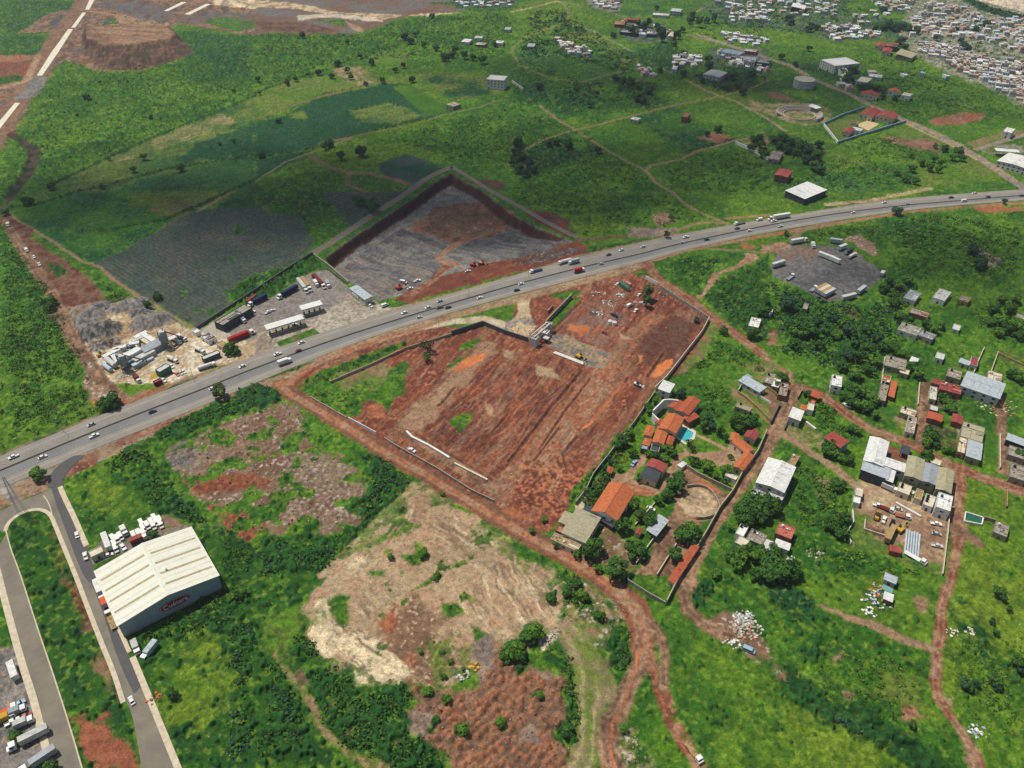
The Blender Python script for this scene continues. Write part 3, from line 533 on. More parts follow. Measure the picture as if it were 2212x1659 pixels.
# greens on the site
for P_,b_ in((T(1,1,[(380,1659),(560,1550),(900,1430),(1300,1280),(1310,1310),(1000,1480),(700,1610),(640,1659)]),.7),(T(1,2,[(350,30),(460,0),(1270,-80),(1290,90),(1240,110),(1140,230),(1000,140),(930,170),(900,240),(860,260),(800,300),(480,120)]),.35),(T(1,1,[(1110,1600),(1260,1460),(1320,1490),(1290,1659),(1120,1659)]),.5),(T(1,1,[(1760,1370),(1800,1290),(1960,1260),(1880,1340)]),.4),(T(1,1,[(1650,1530),(1720,1440),(1830,1400),(1700,1520)]),.5),(T(1,2,[(1650,310),(1840,250),(1860,310),(1760,430),(1700,370)]),.5),(T(2,1,[(320,880),(560,840),(600,870),(440,930)]),.3),(T(2,1,[(340,1110),(500,920),(600,900),(440,1090),(350,1150)]),.1),(T(2,1,[(1050,700),(1150,670),(1200,720),(1100,740)]),.4),(T(2,2,[(500,1070),(500,900),(700,740),(800,600),(900,440),(1060,340),(1200,120),(1290,60),(1250,200),(1090,400),(900,700),(700,820),(560,1040)]),.7)):
 pg(P_,'md','lt',b=b_,sf=2,wp=2.5,c='ground')
pg(T(1,1,[(640,1620),(900,1500),(1100,1480),(1120,1620),(1000,1659),(760,1659)])+T(1,2,[(1000,60),(820,40)]),'dirt','olive',b=.1,sf=5,wp=4,c=None,ap=.8)
# orange puddles of muddy water
PUD=[T(1,1,[(1710,1560),(1800,1440),(1950,1400),(1990,1380),(1960,1460),(1830,1530)]),T(2,1,[(460,1190),(500,1140),(560,1160),(660,1150),(680,1180),(640,1240),(590,1250),(540,1210)]),T(2,1,[(1195,1590),(1250,1510),(1330,1450),(1390,1440),(1370,1510),(1250,1605)]),T(2,1,[(1060,1520),(1110,1450),(1095,1410),(1150,1420),(1120,1470)]),T(2,2,[(608,405),(700,290),(820,150),(950,-20),(975,-10),(830,190),(720,320),(630,400)]),T(1,2,[(2110,1090),(2212,1050)])+T(2,2,[(60,1090),(200,1170),(180,1180),(0,1150)])+T(1,2,[(2140,1130)]),T(2,2,[(310,1220),(350,1215),(330,1270)]),T(2,1,[(680,1230),(760,1140),(770,1160),(660,1300),(640,1290)])]
for P_ in PUD:pg(P_,'mud','rust',sf=.8,wp=1.6,sc=2,c='puddle',rel=-.1)
pg(T(1,2,[(920,230),(960,180),(1060,190),(1150,250),(1130,300),(1000,280)]),'rust','red3',sf=3,wp=3,c=None,rel=.8)
pg(T(2,1,[(0,740),(560,640),(900,600),(1150,590),(1150,640),(560,760),(200,850),(0,880)]),'dirt','red',sf=3,wp=2,ap=.7,c=None)
# --- shoulders of the highway
rd([(-60,1068),(0,1062),(187,986),(375,910),(553,838),(728,762),(903,702),(1106,648),(1256,608),(1400,568)],9,'dirt','tan2',sf=3,wp=1.5,c='shoulder')
rd([(0,1062),(187,990),(330,930)],14,'tan2','gr3',sf=2,wp=1,c='shoulder')
rd([(400,822),(553,775),(700,724),(850,672),(1106,600),(1256,553),(1456,510),(1659,475),(1900,436),(2212,412)],5,'tan2','dirt',sf=2,wp=1,c='shoulder')
rd([(-60,1012),(0,982),(212,899),(420,818)],3,'tan2','dk',sf=2,wp=1,c='shoulder')
rd([(1400,568),(1481,540),(1659,508),(1834,478),(1984,455),(2212,438)],5,'tan2','rust',sf=2,wp=1,c='shoulder')
pg(T(3,1,[(1750,130),(2212,130),(2212,190),(2000,180),(1850,170)]),'red3','rust',sf=4,wp=3,c='shoulder')
pg(T(0,2,[(1200,370),(1500,300),(1900,140),(2212,20),(2212,60),(2000,170),(1500,350),(1100,530),(1000,540)]),'red','dirt',sf=3,wp=3,c='shoulder',ap=.9)
pg(T(0,2,[(600,700),(760,600),(1050,500),(1200,460),(1180,530),(900,560),(820,700),(750,770),(640,800),(570,790)]),'dirt','red2',sf=3,wp=3,spk='rub',c='shoulder')
pg(T(1,1,[(100,1580),(550,1440),(500,1480),(0,1650)]),'md','dk',b=.6,sf=2,wp=2,c='ground')
# --- south west block
pg(T(0,2,[(-60,920),(200,840),(430,790),(440,900),(180,1020),(-60,1110)]),'dirt','tan2',sf=2,wp=2,spk='rub',c='shoulder')
pg(T(0,2,[(700,760),(1000,620),(1300,450),(1700,220),(2212,60),(2212,250),(1900,360),(1450,560),(1400,640),(1560,900),(1700,1060),(1740,1220),(1580,1200),(1420,1130),(1200,1190),(720,1280),(560,850)]),'md','lt',b=.6,sf=3,wp=3,sc=2)
pg(T(0,2,[(1350,420),(1600,280),(1900,160),(2212,60),(2212,180),(1900,330),(1450,480)]),'dk','md',b=.9,sf=5,wp=4)
pg(T(0,2,[(760,800),(1000,850),(1150,950),(1100,1100),(900,1150),(760,950)]),'lt','yl',b=.3,sf=10,wp=6)
pg(T(0,2,[(1400,900),(1600,950),(1750,1200),(1600,1200),(1380,1110)]),'dk','bl',b=.9,sf=5,wp=4)
# rubble tips
RUB=T(0,2,[(1420,620),(1650,470),(1900,360),(2212,240)])+T(1,2,[(240,150),(420,260),(560,560),(860,700),(940,900),(900,1000),(980,1150),(900,1260),(720,1230),(600,1330),(300,1300),(100,1290),(0,1250)])+T(0,2,[(2130,1400),(1900,1230),(1740,1000),(1560,800)])
pg(RUB,'rub','brown',sf=3,wp=4,sc=1,rel=1.8,spk='rub2',c='rubble_ground')
pg(RUB,'dirt','brown',sf=4,wp=4,rel=.5,gap=.5,c=None,ap=.6)
pg(T(0,2,[(1420,620),(1650,480),(1800,560),(1900,620),(1620,740),(1480,760)]),'grey','rub',sf=3,wp=3,spk='gr3',rel=1)
pg(T(1,2,[(280,530),(560,560),(860,700),(930,880),(700,960),(400,900),(250,720)]),'rub','brown',sf=5,wp=4,spk='olive',rel=.6)
for P_ in(T(0,2,[(1560,820),(1800,800),(2212,780),(2212,900),(1950,930),(1720,960)]),T(0,2,[(1770,1020),(1900,1060),(2212,1130),(2212,1300),(2130,1400),(1950,1240)]),T(1,2,[(0,810),(130,820),(90,900),(0,880)]),T(1,2,[(0,1080),(90,1100),(60,1250),(0,1200)])):
 r=pg(P_,'rust','red',sf=2,wp=2,rel=0,c='soil_mounds')
 mounds(P_,tp(0,2,1770,1020),tp(0,2,2130,1400),4.4,3.6,1.9,c_lo='red2',c_hi='rust')
 # scrub south of the rubble, around the shed
pg(T(0,2,[(1640,1230),(1740,1220),(1950,1240),(2212,1450),(2212,1659),(1900,1659)])+T(0,3,[(2212,0),(2212,1659),(1560,1659),(1330,1150),(1230,930),(1120,540),(1920,100),(1890,0)]),'md','dk',b=.6,sf=3,wp=3,sc=2)
pg(T(1,2,[(0,1350),(300,1320),(620,1330),(720,1250),(900,1280),(960,1240),(700,1500),(540,1659),(0,1659)]),'dk','md',b=.85,sf=4,wp=4)
pg(T(1,2,[(880,1000),(1000,820),(870,560),(900,560),(1280,760),(1310,900),(1160,980),(1030,1150),(900,1230)]),'dk','md',b=.9,sf=4,wp=3)
pg(T(1,2,[(380,290),(480,280),(900,560),(860,640),(760,560),(560,600),(440,420)]),'md','lt',b=.5,sf=3,wp=3)
pg(T(1,2,[(0,0),(200,40),(240,130),(60,210),(0,220)]),'dk','bl',b=1,sf=2,wp=2)
pg(T(0,2,[(2050,0),(2212,0),(2212,200),(2050,180)]),'dk','bl',b=.9,sf=3,wp=2)
pg(T(0,3,[(1900,500),(2212,300),(2212,900),(2000,700)]),'dk','md',b=.8,sf=12,wp=6)
pg(T(1,3,[(0,0),(500,0),(300,300),(500,700),(350,900),(500,1250),(700,1659),(0,1659)]),'md','dk',b=.7,sf=6,wp=4,sc=2)
pg(T(0,3,[(1600,500),(1900,600),(2100,900),(1800,1300),(1600,1350),(1400,900)]),'lt','yl',b=.35,sf=14,wp=8,sc=2)
pg(T(1,3,[(100,420),(400,150),(500,300),(330,700),(200,720)]),'olive','lt',b=.2,sf=8,wp=6)
pg(T(0,3,[(560,870),(740,850),(760,1000),(900,1170),(640,1180),(600,1000)]),'olive','lt',b=.2,sf=5,wp=4)
# shed forecourt
pg(T(0,2,[(1230,1200),(1420,1130),(1560,1190),(1600,1240),(800,1560),(780,1480),(900,1350),(1120,1280)]),'dirt','grey',sf=2,wp=1.5,spk='md',c='yard')
pg(T(0,2,[(800,1560),(1640,1240),(1640,1210),(1200,1330),(900,1480),(790,1500)]),'gr3','grey',sf=1.5,wp=1,c='yard',ap=.8)
# island between the two streets
pg(T(0,2,[(60,1240),(200,1130),(300,1100),(390,1110),(450,1180),(640,1659)])+T(0,3,[(660,0),(1060,1110),(1220,1659),(720,1659),(330,440),(190,0)])+T(0,2,[(170,1659),(90,1420)]),'md','dk',b=.6,sf=1,wp=.3,c='ground')
pg(T(0,2,[(430,1280),(480,1300),(620,1659),(440,1600),(440,1400)])+T(0,3,[(700,300),(600,300),(560,60)]),'red2','olive',sf=4,wp=4,b=.2,c=None)
pg(T(0,3,[(640,1200),(760,1180),(830,1240),(930,1160),(1000,1330),(1100,1500),(1190,1659),(760,1659),(640,1330)]),'rust','red',sf=3,wp=4,c='bare_soil')
pg(T(0,3,[(860,560),(960,780),(1060,1080),(960,1040),(800,760)]),'dirt','red2',sf=4,wp=3,c=None,b=.2)
pg(T(0,3,[(660,0),(700,80),(800,400),(760,420),(640,330),(560,0)]),'red2','brown',sf=4,wp=4,b=.2,c=None)
# scrap yard, bottom left
pg(T(0,3,[(-80,640),(130,600),(200,760),(290,1060),(440,1640),(440,1720),(-80,1720)]),'grey','gr3',sf=2,wp=2,spk='tan2',c='yard')
pg(T(0,3,[(80,1330),(200,1340),(180,1420),(100,1420)]),'md','dk',b=.7,sf=2,wp=2,c='ground')
pg(T(0,3,[(-80,1500),(200,1450),(430,1659),(-80,1720)]),'gr3','grey',sf=5,wp=4,c=None)
mounds(T(0,2,[(1430,620),(1650,480),(1900,380),(2212,260)])+T(1,2,[(240,160),(400,260),(300,700),(0,700)]),tp(0,2,1450,620),tp(0,2,1900,380),3.4,3.0,1.3,c_lo='brown',c_hi='rub')
mounds(T(1,2,[(250,560),(560,580),(860,720),(930,880),(960,1150),(600,1300),(100,1250),(200,800)]),tp(1,2,250,560),tp(1,2,860,720),3.6,2.8,1.1,c_lo='brown',c_hi='rub2')
for th_,b_ in((.53,.5),):
 idx=inbox(W(RUB),5);d=sdf(W(RUB),idx,3);k=(1-sstep(-2,1,d))*sstep(.49,.56,fbm(X[idx],Y[idx],9,4,31,.6)+.04*(n_big[idx]-.5));cg=mixc(G['md'],G['lt'],sstep(.4,.6,n_sm[idx]));col[idx]=col[idx]*(1-k[:,None])+cg*k[:,None];bush[idx]=np.maximum(bush[idx],.55*k);hadd[idx]*=(1-.6*k)
 # --- tan plateau, south centre
PLT=T(1,2,[(1310,870),(1480,860),(1620,900),(1880,1110),(2212,1320)])+T(2,2,[(0,1440),(100,1480),(420,1659)])+T(2,3,[(440,20),(430,200),(400,430),(270,520),(130,640),(60,750),(0,760)])+T(1,3,[(2000,620),(1850,750),(1700,900),(1350,880),(1250,930),(900,960),(800,830),(700,790),(600,700),(470,560),(450,350),(420,250),(560,50)])+T(1,2,[(560,1659),(760,1480),(950,1300),(1220,970)])
pg(PLT,'tan','dirt2',sf=4,wp=3,sc=1,c='bare_ground',rel=.4)
pg(T(1,3,[(570,170),(640,170),(640,380),(760,470),(900,490),(1040,540),(1180,640),(1350,820),(1240,930),(900,960),(820,900),(800,760),(740,640),(620,720),(470,560),(470,420),(510,380),(530,200)]),'cream','tan',sf=2,wp=2.5,sc=1,c=None,rel=.3)
rd(T(1,3,[(660,460),(860,560),(1030,620),(1180,740),(1250,800)]),2,'tan2','br2',sf=2,wp=3,c=None)
rd(T(1,3,[(640,190),(570,370),(700,480)]),2,'tan2','br2',sf=2,wp=2,c=None)
pg(T(1,3,[(1050,500),(1250,250),(1500,250),(1650,450),(1550,600),(1900,620),(1800,760),(1500,830),(1280,800),(1200,650)]),'dirt','brown',sf=8,wp=6,rel=1.2,c=None,spk='tan')
for P_ in(T(1,3,[(1080,380),(1200,240),(1270,250),(1200,350),(1230,470),(1140,500)]),T(1,3,[(1260,670),(1400,670),(1450,740),(1330,770)])):pg(P_,'red','rust',sf=3,wp=3,c=None)
for P_,b_ in((T(1,2,[(1180,1060),(1290,1010),(1270,1150),(1190,1140)]),.7),(T(1,2,[(1380,1370),(1440,1350),(1470,1480),(1400,1560),(1340,1560),(1220,1500),(1380,1470)]),.6),(T(1,2,[(1650,1010),(1870,1110),(1850,1130),(1700,1090)]),.4),(T(1,3,[(640,170),(830,150),(820,380),(760,450),(650,330)]),.4),(T(1,3,[(1350,130),(1540,0),(1600,0),(1500,80)]),.4),(T(1,3,[(1600,260),(1760,240),(1820,310),(1650,380)]),.4),(T(1,3,[(1850,420),(1950,470),(2030,540),(1900,570)]),.2),(T(1,2,[(980,1620),(1090,1600),(1100,1659),(970,1659)]),.5),(T(1,2,[(1010,1360),(1140,1260),(1200,1160),(1200,1300),(1080,1400)]),.3),(T(2,3,[(0,570),(90,560),(130,700),(0,740)])+T(1,3,[(2120,700),(2140,640)]),1),(T(2,3,[(80,430),(200,400),(280,490),(180,570),(90,560)]),1),(T(2,3,[(280,160),(370,150),(380,240),(300,230)]),.9)):
 pg(P_,'md' if b_<.9 else 'dk','lt' if b_<.9 else 'md',b=b_,sf=2.5,wp=2.5,c='ground' if b_>.8 else None)
pg(T(1,2,[(1320,900),(1620,920),(1500,1180),(1200,1500),(1000,1500),(1100,1380),(1300,1150)]),'dirt','tan2',sf=8,wp=4,c=None,ap=.8)
for(x0,y0,x1,y1)in((1500,1200,1800,1420),(1600,1250,2212,1480),(1700,1400,2212,1600),(1560,1150,1700,1400)):rd(T(1,2,[(x0,y0),(x1,y1)]),3,'tan2','brown',sf=3,wp=4,c=None,ap=.6)
rd(T(1,2,[(560,1659),(760,1470),(960,1290),(1220,960)]),3.5,'cream','tan2',sf=2,wp=1,c='dirt_track')
rd(T(1,2,[(880,1270),(1060,1100),(1210,950)]),3,'sh','dk',sf=1.5,wp=1,c=None,b=.8)
for(D_,a_,b_,sd)in((T(1,2,[(1560,1000),(2212,1330),(2212,1659),(1500,1659),(1450,1300)])+[],tp(1,2,1560,1150),tp(1,2,2212,1560),1),(T(2,2,[(0,1450),(430,1659)])+T(2,3,[(440,20),(400,430),(130,600),(0,560)])+T(1,3,[(2000,600),(1700,300),(1650,0)]),tp(2,3,0,60),tp(2,3,300,480),2),(T(1,2,[(560,1659),(760,1470),(960,1290),(1220,960),(1450,1000),(1300,1400),(1000,1659)]),tp(1,2,700,1600),tp(1,2,1220,1000),3),(T(1,3,[(480,400),(640,200),(700,440),(1040,560),(1350,820),(1240,930),(900,950),(600,700)]),tp(1,3,500,420),tp(1,3,1300,860),4),(T(1,3,[(830,60),(1080,60),(1120,240),(1040,460),(840,380)]),tp(1,3,830,60),tp(1,3,960,300),5)):
 stk(D_,a_,b_,22,2.6,'tan2',.75,.50,sd);stk(D_,a_,b_,14,1.3,'br2',.5,.62,sd+10);stk(D_,a_,b_,18,2.0,'cream',.5,.58,sd+20)
pg(T(1,3,[(560,180),(640,170),(640,370),(760,460),(900,500),(1040,560),(1180,650),(1350,820),(1240,930),(900,960),(820,900),(790,760),(720,650),(620,700),(480,560),(470,420),(510,380),(530,200)]),'cream','sand',sf=2,wp=2.5,sc=0,c=None,rel=.4,ap=.85)
for q_ in range(26):
 r_=random.Random(q_+90);x_,y_=r_.uniform(520,2150),r_.uniform(0,1)
 x0_,y0_=(r_.uniform(900,1400),r_.uniform(560,900))if q_%2 else(r_.uniform(500,900),r_.uniform(350,850));pts_=[(x0_,y0_)]
 for j_ in range(5):pts_.append((pts_[-1][0]+r_.uniform(10,60),pts_[-1][1]+r_.uniform(-10,50)))
 rd(T(1,3,pts_),.7,'br2','tan2',sf=.8,wp=1.5,c=None,ap=.6)
idx=inbox(W(PLT),8);d=sdf(W(PLT),idx,5);q_=fbm(X[idx],Y[idx],10,4,35,.6)
k=sstep(-14,2,d)*(d<3)*sstep(.53,.58,q_)+(d<-5)*sstep(.66,.7,q_);cg=mixc(G['md'],G['olive'],sstep(.4,.6,n_sm[idx]));k=np.clip(k,0,1)*.85;col[idx]=col[idx]*(1-k[:,None])+cg*k[:,None];bush[idx]=np.maximum(bush[idx],.5*k)
# red-brown heaps bottom centre
HP=T(1,3,[(1330,880),(1500,960),(1700,960),(1900,960),(1880,860),(1940,600),(2140,600),(2140,760),(2212,760)])+T(2,3,[(0,750),(300,830),(470,900),(440,1100),(420,1400),(520,1500),(560,1659),(560,1760)])+T(1,3,[(1800,1760),(1700,1659),(1600,1560),(1430,1380),(1290,1180),(1360,1090),(1280,1010)])
pg(HP,'dirt','brown',sf=3,wp=4,sc=1,c='soil_mounds',rel=1.9)
pg(HP,'rust','dirt',sf=3,wp=3,c=None,ap=.55,gap=.52)
mounds(HP,tp(2,3,60,1300),tp(2,3,420,950),3.8,3.2,1.7,c_lo='br2',c_hi='red3')
for P_ in(T(1,3,[(1900,600),(2060,580),(2120,700),(2000,800),(1900,900),(1880,800)]),T(1,3,[(1290,1160),(1500,1130),(1560,1230),(1440,1400),(1350,1280)]),T(2,3,[(90,1320),(250,1280),(240,1420),(120,1420)]),T(2,3,[(270,850),(400,870),(380,920),(290,930)])):pg(P_,'grey','rub',sf=4,wp=4,c=None,ap=.8)
for P_ in(T(1,3,[(1430,1010),(1530,950),(1520,1030),(1450,1050)]),T(1,3,[(1610,1030),(1680,1020),(1680,1090),(1630,1100)]),T(1,3,[(1740,1320),(1800,1270),(1830,1310),(1780,1380),(1740,1370)]),T(1,3,[(2070,1220),(2130,1210),(2145,1290),(2090,1310)]),T(2,3,[(180,1030),(290,1010),(290,1050),(200,1060)]),T(1,3,[(1480,1350),(1560,1200),(1590,1260),(1520,1380)]),T(2,3,[(20,800),(140,770),(160,820),(50,880)]),T(2,3,[(350,1400),(440,1250),(560,1240),(560,1400),(480,1480)])):pg(P_,'dk','md',b=1,sf=2,wp=2,c='ground')
# green between plateau and heaps
pg(T(1,3,[(480,820),(620,760),(800,830),(810,950),(900,980),(1260,940),(1340,1000),(1290,1150),(1350,1350),(1590,1560),(1650,1760),(1100,1760),(900,1560),(720,1470),(560,1240),(470,1000)]),'md','dk',b=.85,sf=3,wp=3,sc=2)
for P_ in(T(1,3,[(370,830),(460,770),(480,850),(450,950),(390,900)]),T(1,3,[(580,1150),(660,1060),(680,1120),(660,1200)]),T(1,3,[(730,1400),(790,1330),(820,1370),(790,1480)]),T(1,3,[(930,1380),(960,1290),(980,1390)]),T(1,3,[(1180,1430),(1290,1360),(1290,1390),(1200,1460)])):pg(P_,'rub','brown',sf=3,wp=3,c='rubble_ground',rel=1)
rd(T(1,3,[(160,680),(330,900),(470,1080),(550,1290),(700,1460),(860,1570),(1060,1659),(1200,1720)]),[2.5,2.5,3,2.5,2.5,3,4,4],'olive','dirt',sf=2,wp=1,c='dirt_track')
pg(T(2,3,[(580,0),(430,0),(420,300),(440,420),(560,440),(850,500),(1040,400),(960,260),(800,160)]),'md','dirt',b=.5,sf=3,wp=4,c='ground',spk='rub2')
pg(T(2,3,[(530,520),(700,450),(860,430),(850,620),(900,780),(850,900),(780,960),(620,760)]),'dirt','md',b=.3,sf=4,wp=4,spk='rub2',c=None)
pg(T(2,3,[(840,450),(1000,420),(1040,540),(1030,680),(940,900),(860,1000),(820,780),(860,700),(800,600)]),'dk','md',b=.85,sf=3,wp=3,c='ground')
pg(T(2,3,[(320,700),(430,540),(520,560),(540,850),(610,950),(600,1060),(580,1400),(480,1480),(440,1250),(470,900),(380,800)]),'md','dk',b=.7,sf=3,wp=3,c='ground')
pg(T(2,3,[(240,580),(380,430),(440,490),(300,670),(250,670)]),'rub2','cream',sf=2,wp=3,c=None,rel=1.4)
rd(T(2,3,[(480,460),(600,640),(660,830),(680,1000),(660,1200),(670,1450),(600,1659)]),[10,12,14,15,11,8,12],'tan2','olive',sf=3,wp=2,ruts='tan',c='dirt_track')
rd(T(2,3,[(660,640),(780,850),(860,1030)]),8,'tan2','olive',sf=3,wp=2,c='dirt_track')
pg(T(2,3,[(880,1659),(930,1400),(1000,1280),(1140,1400),(1200,1659)]),'md','tan2',b=.5,sf=4,wp=4,spk='rub2')
# main dirt road
MR=[(604,830)]+T(1,2,[(330,110),(740,345),(1060,560),(1480,790),(1880,1035),(2212,1235)])+T(2,2,[(300,1400),(560,1540),(760,1659)])+T(2,3,[(900,110),(1050,260),(1130,440),(1170,620)])
rd(MR,[9]*3+[10]*4+[10,11,12,12,14,14,14],'brown','red',sf=2.5,wp=1.5,c='dirt_road')
rd(MR,[4.5]*7+[5,6,7,7,7,6,5],'red3','dirt',sf=2,wp=.6,ruts='dirt2')
pg(T(2,3,[(1060,430),(1170,560),(1200,760),(1180,800),(1080,1000),(1010,1150),(960,1300),(930,1500),(990,1659),(1000,1760),(790,1760),(740,1450),(770,1250),(900,1010),(1010,800),(1060,640)]),'brown','dirt',sf=2.5,wp=1.5,c='dirt_road',rel=.3)
rd(T(2,3,[(1080,650),(1075,800),(1010,1000),(940,1150),(870,1270),(870,1400),(850,1500),(900,1659)]),1.1,'mud','red3',sf=.8,wp=1,c=None)
for o_ in(-50,40):rd(T(2,3,[(1050+o_,850),(960+o_,1050),(840+o_,1250),(840+o_*.7,1450),(900+o_,1659)]),1.6,'br2','brown',sf=1.5,wp=1,c=None,ap=.6)
rd(T(2,3,[(1150,520),(1180,700),(1260,860),(1310,1050),(1380,1230),(1470,1400),(1560,1540),(1660,1720)]),6.5,'red','dirt',sf=1.5,wp=.8,ruts='red3')
rd(T(2,3,[(1180,400),(1270,500),(1310,620),(1310,780),(1300,950)]),5,'brown','dirt',sf=1.5,wp=.8,ruts='dirt2')
pg(T(2,3,[(1215,560),(1260,600),(1290,700),(1275,820),(1220,680)]),'md','dirt',b=.3,sf=2,wp=1,c=None)
rd([(604,830)]+T(1,1,[(290,1640),(420,1530),(640,1420),(900,1330),(1200,1235),(1500,1150)]),[8,7,6,6,5,5,4],'red3','dirt',sf=2,wp=1,ruts='dirt2')
# south east meadows
pg(T(2,3,[(1350,450),(1500,280),(1640,430),(1900,560),(2212,800),(2212,1720),(1680,1720),(1480,1380),(1340,950)])+T(3,3,[(0,830),(200,900),(500,1150),(900,1350),(1300,1720),(0,1720)]),'lt','md',b=.5,sf=5,wp=3,sc=2)
pg(T(2,3,[(1700,650),(2212,850),(2212,1659),(1700,1600)])+T(3,3,[(0,850),(300,1100),(900,1400),(1250,1700),(0,1700)]),'lt','yl',b=.42,sf=16,wp=8,sc=3)
pg(T(3,3,[(1600,0),(2300,0),(2300,1720),(1850,1720),(1720,1380),(1530,1080),(1470,900),(1500,620)]),'lt','yl',b=.42,sf=4,wp=3,sc=2)
pg(T(3,2,[(1700,800),(2060,940),(2300,1150),(2300,1659),(1610,1659),(1690,1200)]),'lt','yl',b=.25,sf=4,wp=3,sc=2)
pg(T(3,3,[(1700,400),(1900,500),(2300,900),(2300,1300),(1900,900),(1600,560)]),'md','dk',b=.7,sf=12,wp=8,sc=2)
pg(T(3,3,[(0,60),(450,280),(900,430),(1430,650),(1420,1000),(1600,1350),(1720,1500),(1750,1720),(1300,1720),(900,1350),(500,1150),(200,900),(0,700)]),'md','lt',b=.55,sf=4,wp=3,sc=2)
pg(T(3,3,[(900,1050),(1100,900),(1350,900),(1350,1100),(1250,1200),(1000,1150)]),'olive','yl',b=.15,sf=8,wp=6)
pg(T(3,3,[(1160,1190),(1220,1140),(1280,1190),(1260,1260),(1180,1230)]),'rust','dirt',sf=3,wp=3,c='bare_soil')
rd(T(3,3,[(150,860),(300,1000),(520,1150),(760,1260),(1000,1370),(1200,1500),(1350,1640)]),11,'dk','sh',sf=5,wp=5,b=1.0,c=None)
pg(T(3,3,[(350,520),(450,600),(440,740),(330,700)]),'bl','dk',b=.7,sf=3,wp=3)
pg(T(3,3,[(0,30),(160,50),(400,200),(380,400),(240,380),(0,200)])+T(2,3,[(2212,150),(2100,60)]),'dk','bl',b=.6,sf=2,wp=2,rel=.6,c='crop_field')
pg(T(2,3,[(1560,100),(1620,20),(1700,30),(1740,120),(1700,260),(1580,280),(1530,200)]),'dk','bl',b=.95,sf=2,wp=1.5)
for P_ in(T(3,3,[(1270,210),(1340,210),(1390,290),(1330,330)]),T(3,3,[(1490,1020),(1600,1050),(1610,1100),(1520,1100)]),T(3,3,[(1690,1430),(1760,1430),(1850,1659),(1780,1659)]),T(3,3,[(480,640),(620,640),(560,720)]),T(3,3,[(700,1020),(760,1010),(740,1070)])):pg(P_,'dirt','tan2',sf=3,wp=3,c=None)
# rubbish strip
pg(T(2,3,[(1700,380),(1890,260),(2000,400),(2212,600),(2212,780),(2050,680),(1850,560)])+T(3,3,[(0,700),(170,870),(140,900),(0,780)]),'dirt','brown',sf=3,wp=3,spk='rub2',c='dirt_road')
# --- village roads (east)
R1=T(2,1,[(1130,600),(1280,760),(1560,950),(1760,1110),(1950,1240),(2212,1430)])+T(3,1,[(180,1560)])+T(3,2,[(130,0),(300,40),(480,110),(740,300),(860,390),(1050,450),(1300,550),(1600,710),(1900,830),(2300,960)])
rd(R1,[9,8,9,9,8,8,7,8,8,8,8,8,8,8,8,8,8],'red','dirt',sf=2,wp=1.2,ruts='dirt2',spk='red2')
R2=T(3,2,[(260,20),(200,150),(110,300),(0,520)])+T(2,2,[(2120,700),(1920,930),(1740,1180),(1580,1450),(1500,1640)])+T(2,3,[(1520,60),(1480,160),(1530,290),(1680,420),(1900,520)])
rd(R2,[7,8,9,9,9,9,9,9,9,9,7,6,7,9],'brown','dirt',sf=2,wp=1.5,ruts='dirt2')
R3=T(3,1,[(1510,1210),(1480,1310),(1400,1480),(1350,1659)])+T(3,2,[(1345,200),(1325,520)]);rd(R3,[5,5,5.5,6.5,7,7],'brown','dirt',sf=1.5,wp=1)
R4=T(3,2,[(1660,730),(1640,1000),(1625,1130),(1650,1240),(1620,1450),(1575,1659)])+T(3,3,[(1510,250),(1480,520),(1450,640),(1440,900),(1490,1080),(1600,1250),(1720,1410),(1800,1580),(1830,1720)])
rd(R4,[7,7,8,7,5,5,5,5,4.5,4.5,4.5,4,4.5,6,7],'red','dirt',sf=1.5,wp=1,ruts='dirt2')
rd(T(3,2,[(1560,1200),(1700,1300),(1800,1380)]),6,'dirt','brown',sf=3,wp=2)
R5=T(3,2,[(2000,60),(2020,250),(2010,500),(2030,760)]);rd(R5,5.5,'brown','dirt',sf=1.5,wp=1)
R6=T(3,3,[(450,250),(600,310),(680,360),(900,420),(1180,560),(1430,630)]);rd(R6,[2,2.5,3,5,4.5,4],'tan2','dirt',sf=2,wp=1,c='dirt_track')
rd(T(3,2,[(150,440),(400,620),(600,740),(750,860)]),5,'tan2','dirt',sf=2,wp=1.5,c='dirt_track')
rd(T(3,1,[(150,1000),(90,1100),(60,1250),(30,1330)]),6,'dirt','red',sf=3,wp=2.5,c='dirt_track')
rd(T(3,2,[(200,1130),(330,1290),(540,1450)]),5,'tan2','olive',sf=3,wp=2,c='dirt_track')
# village plots
pg(T(2,1,[(1720,1120),(1760,1180),(1640,1460),(1440,1560),(1520,1430),(1650,1280)]),'dirt','olive',b=.2,sf=3,wp=2,c=None)
pg(T(2,1,[(1210,600),(1500,530),(2000,520),(2000,560),(1950,630),(1740,700),(1620,900),(1400,800)]),'md','lt',b=.5,sf=2,wp=2,sc=2)
pg(T(2,1,[(2212,500),(2100,600),(1850,720),(1650,900),(1760,1000),(1850,1130),(2212,1300)])+T(3,1,[(60,1350),(100,1150),(0,1000)]),'md','dk',b=.65,sf=3,wp=3,sc=2)
VG=T(3,1,[(0,720),(300,850),(800,950),(1000,750),(1250,500),(900,300),(1300,180),(2300,170),(2300,1400),(1500,1659),(200,1560),(0,1400)])
pg(VG,'md','lt',b=.5,sf=5,wp=5,sc=2)
pg(T(3,1,[(1250,200),(1700,140),(2300,300),(2300,700),(1400,700),(1100,500)]),'md','lt',b=.42,sf=14,wp=8,sc=2)
pg(T(3,1,[(1000,250),(1400,190),(1250,380),(900,400)]),'bl','md',b=.6,sf=8,wp=5)
pg(T(3,1,[(250,1120),(700,1150),(900,1300),(700,1500),(500,1400),(300,1300)]),'dk','md',b=.95,sf=8,wp=5)
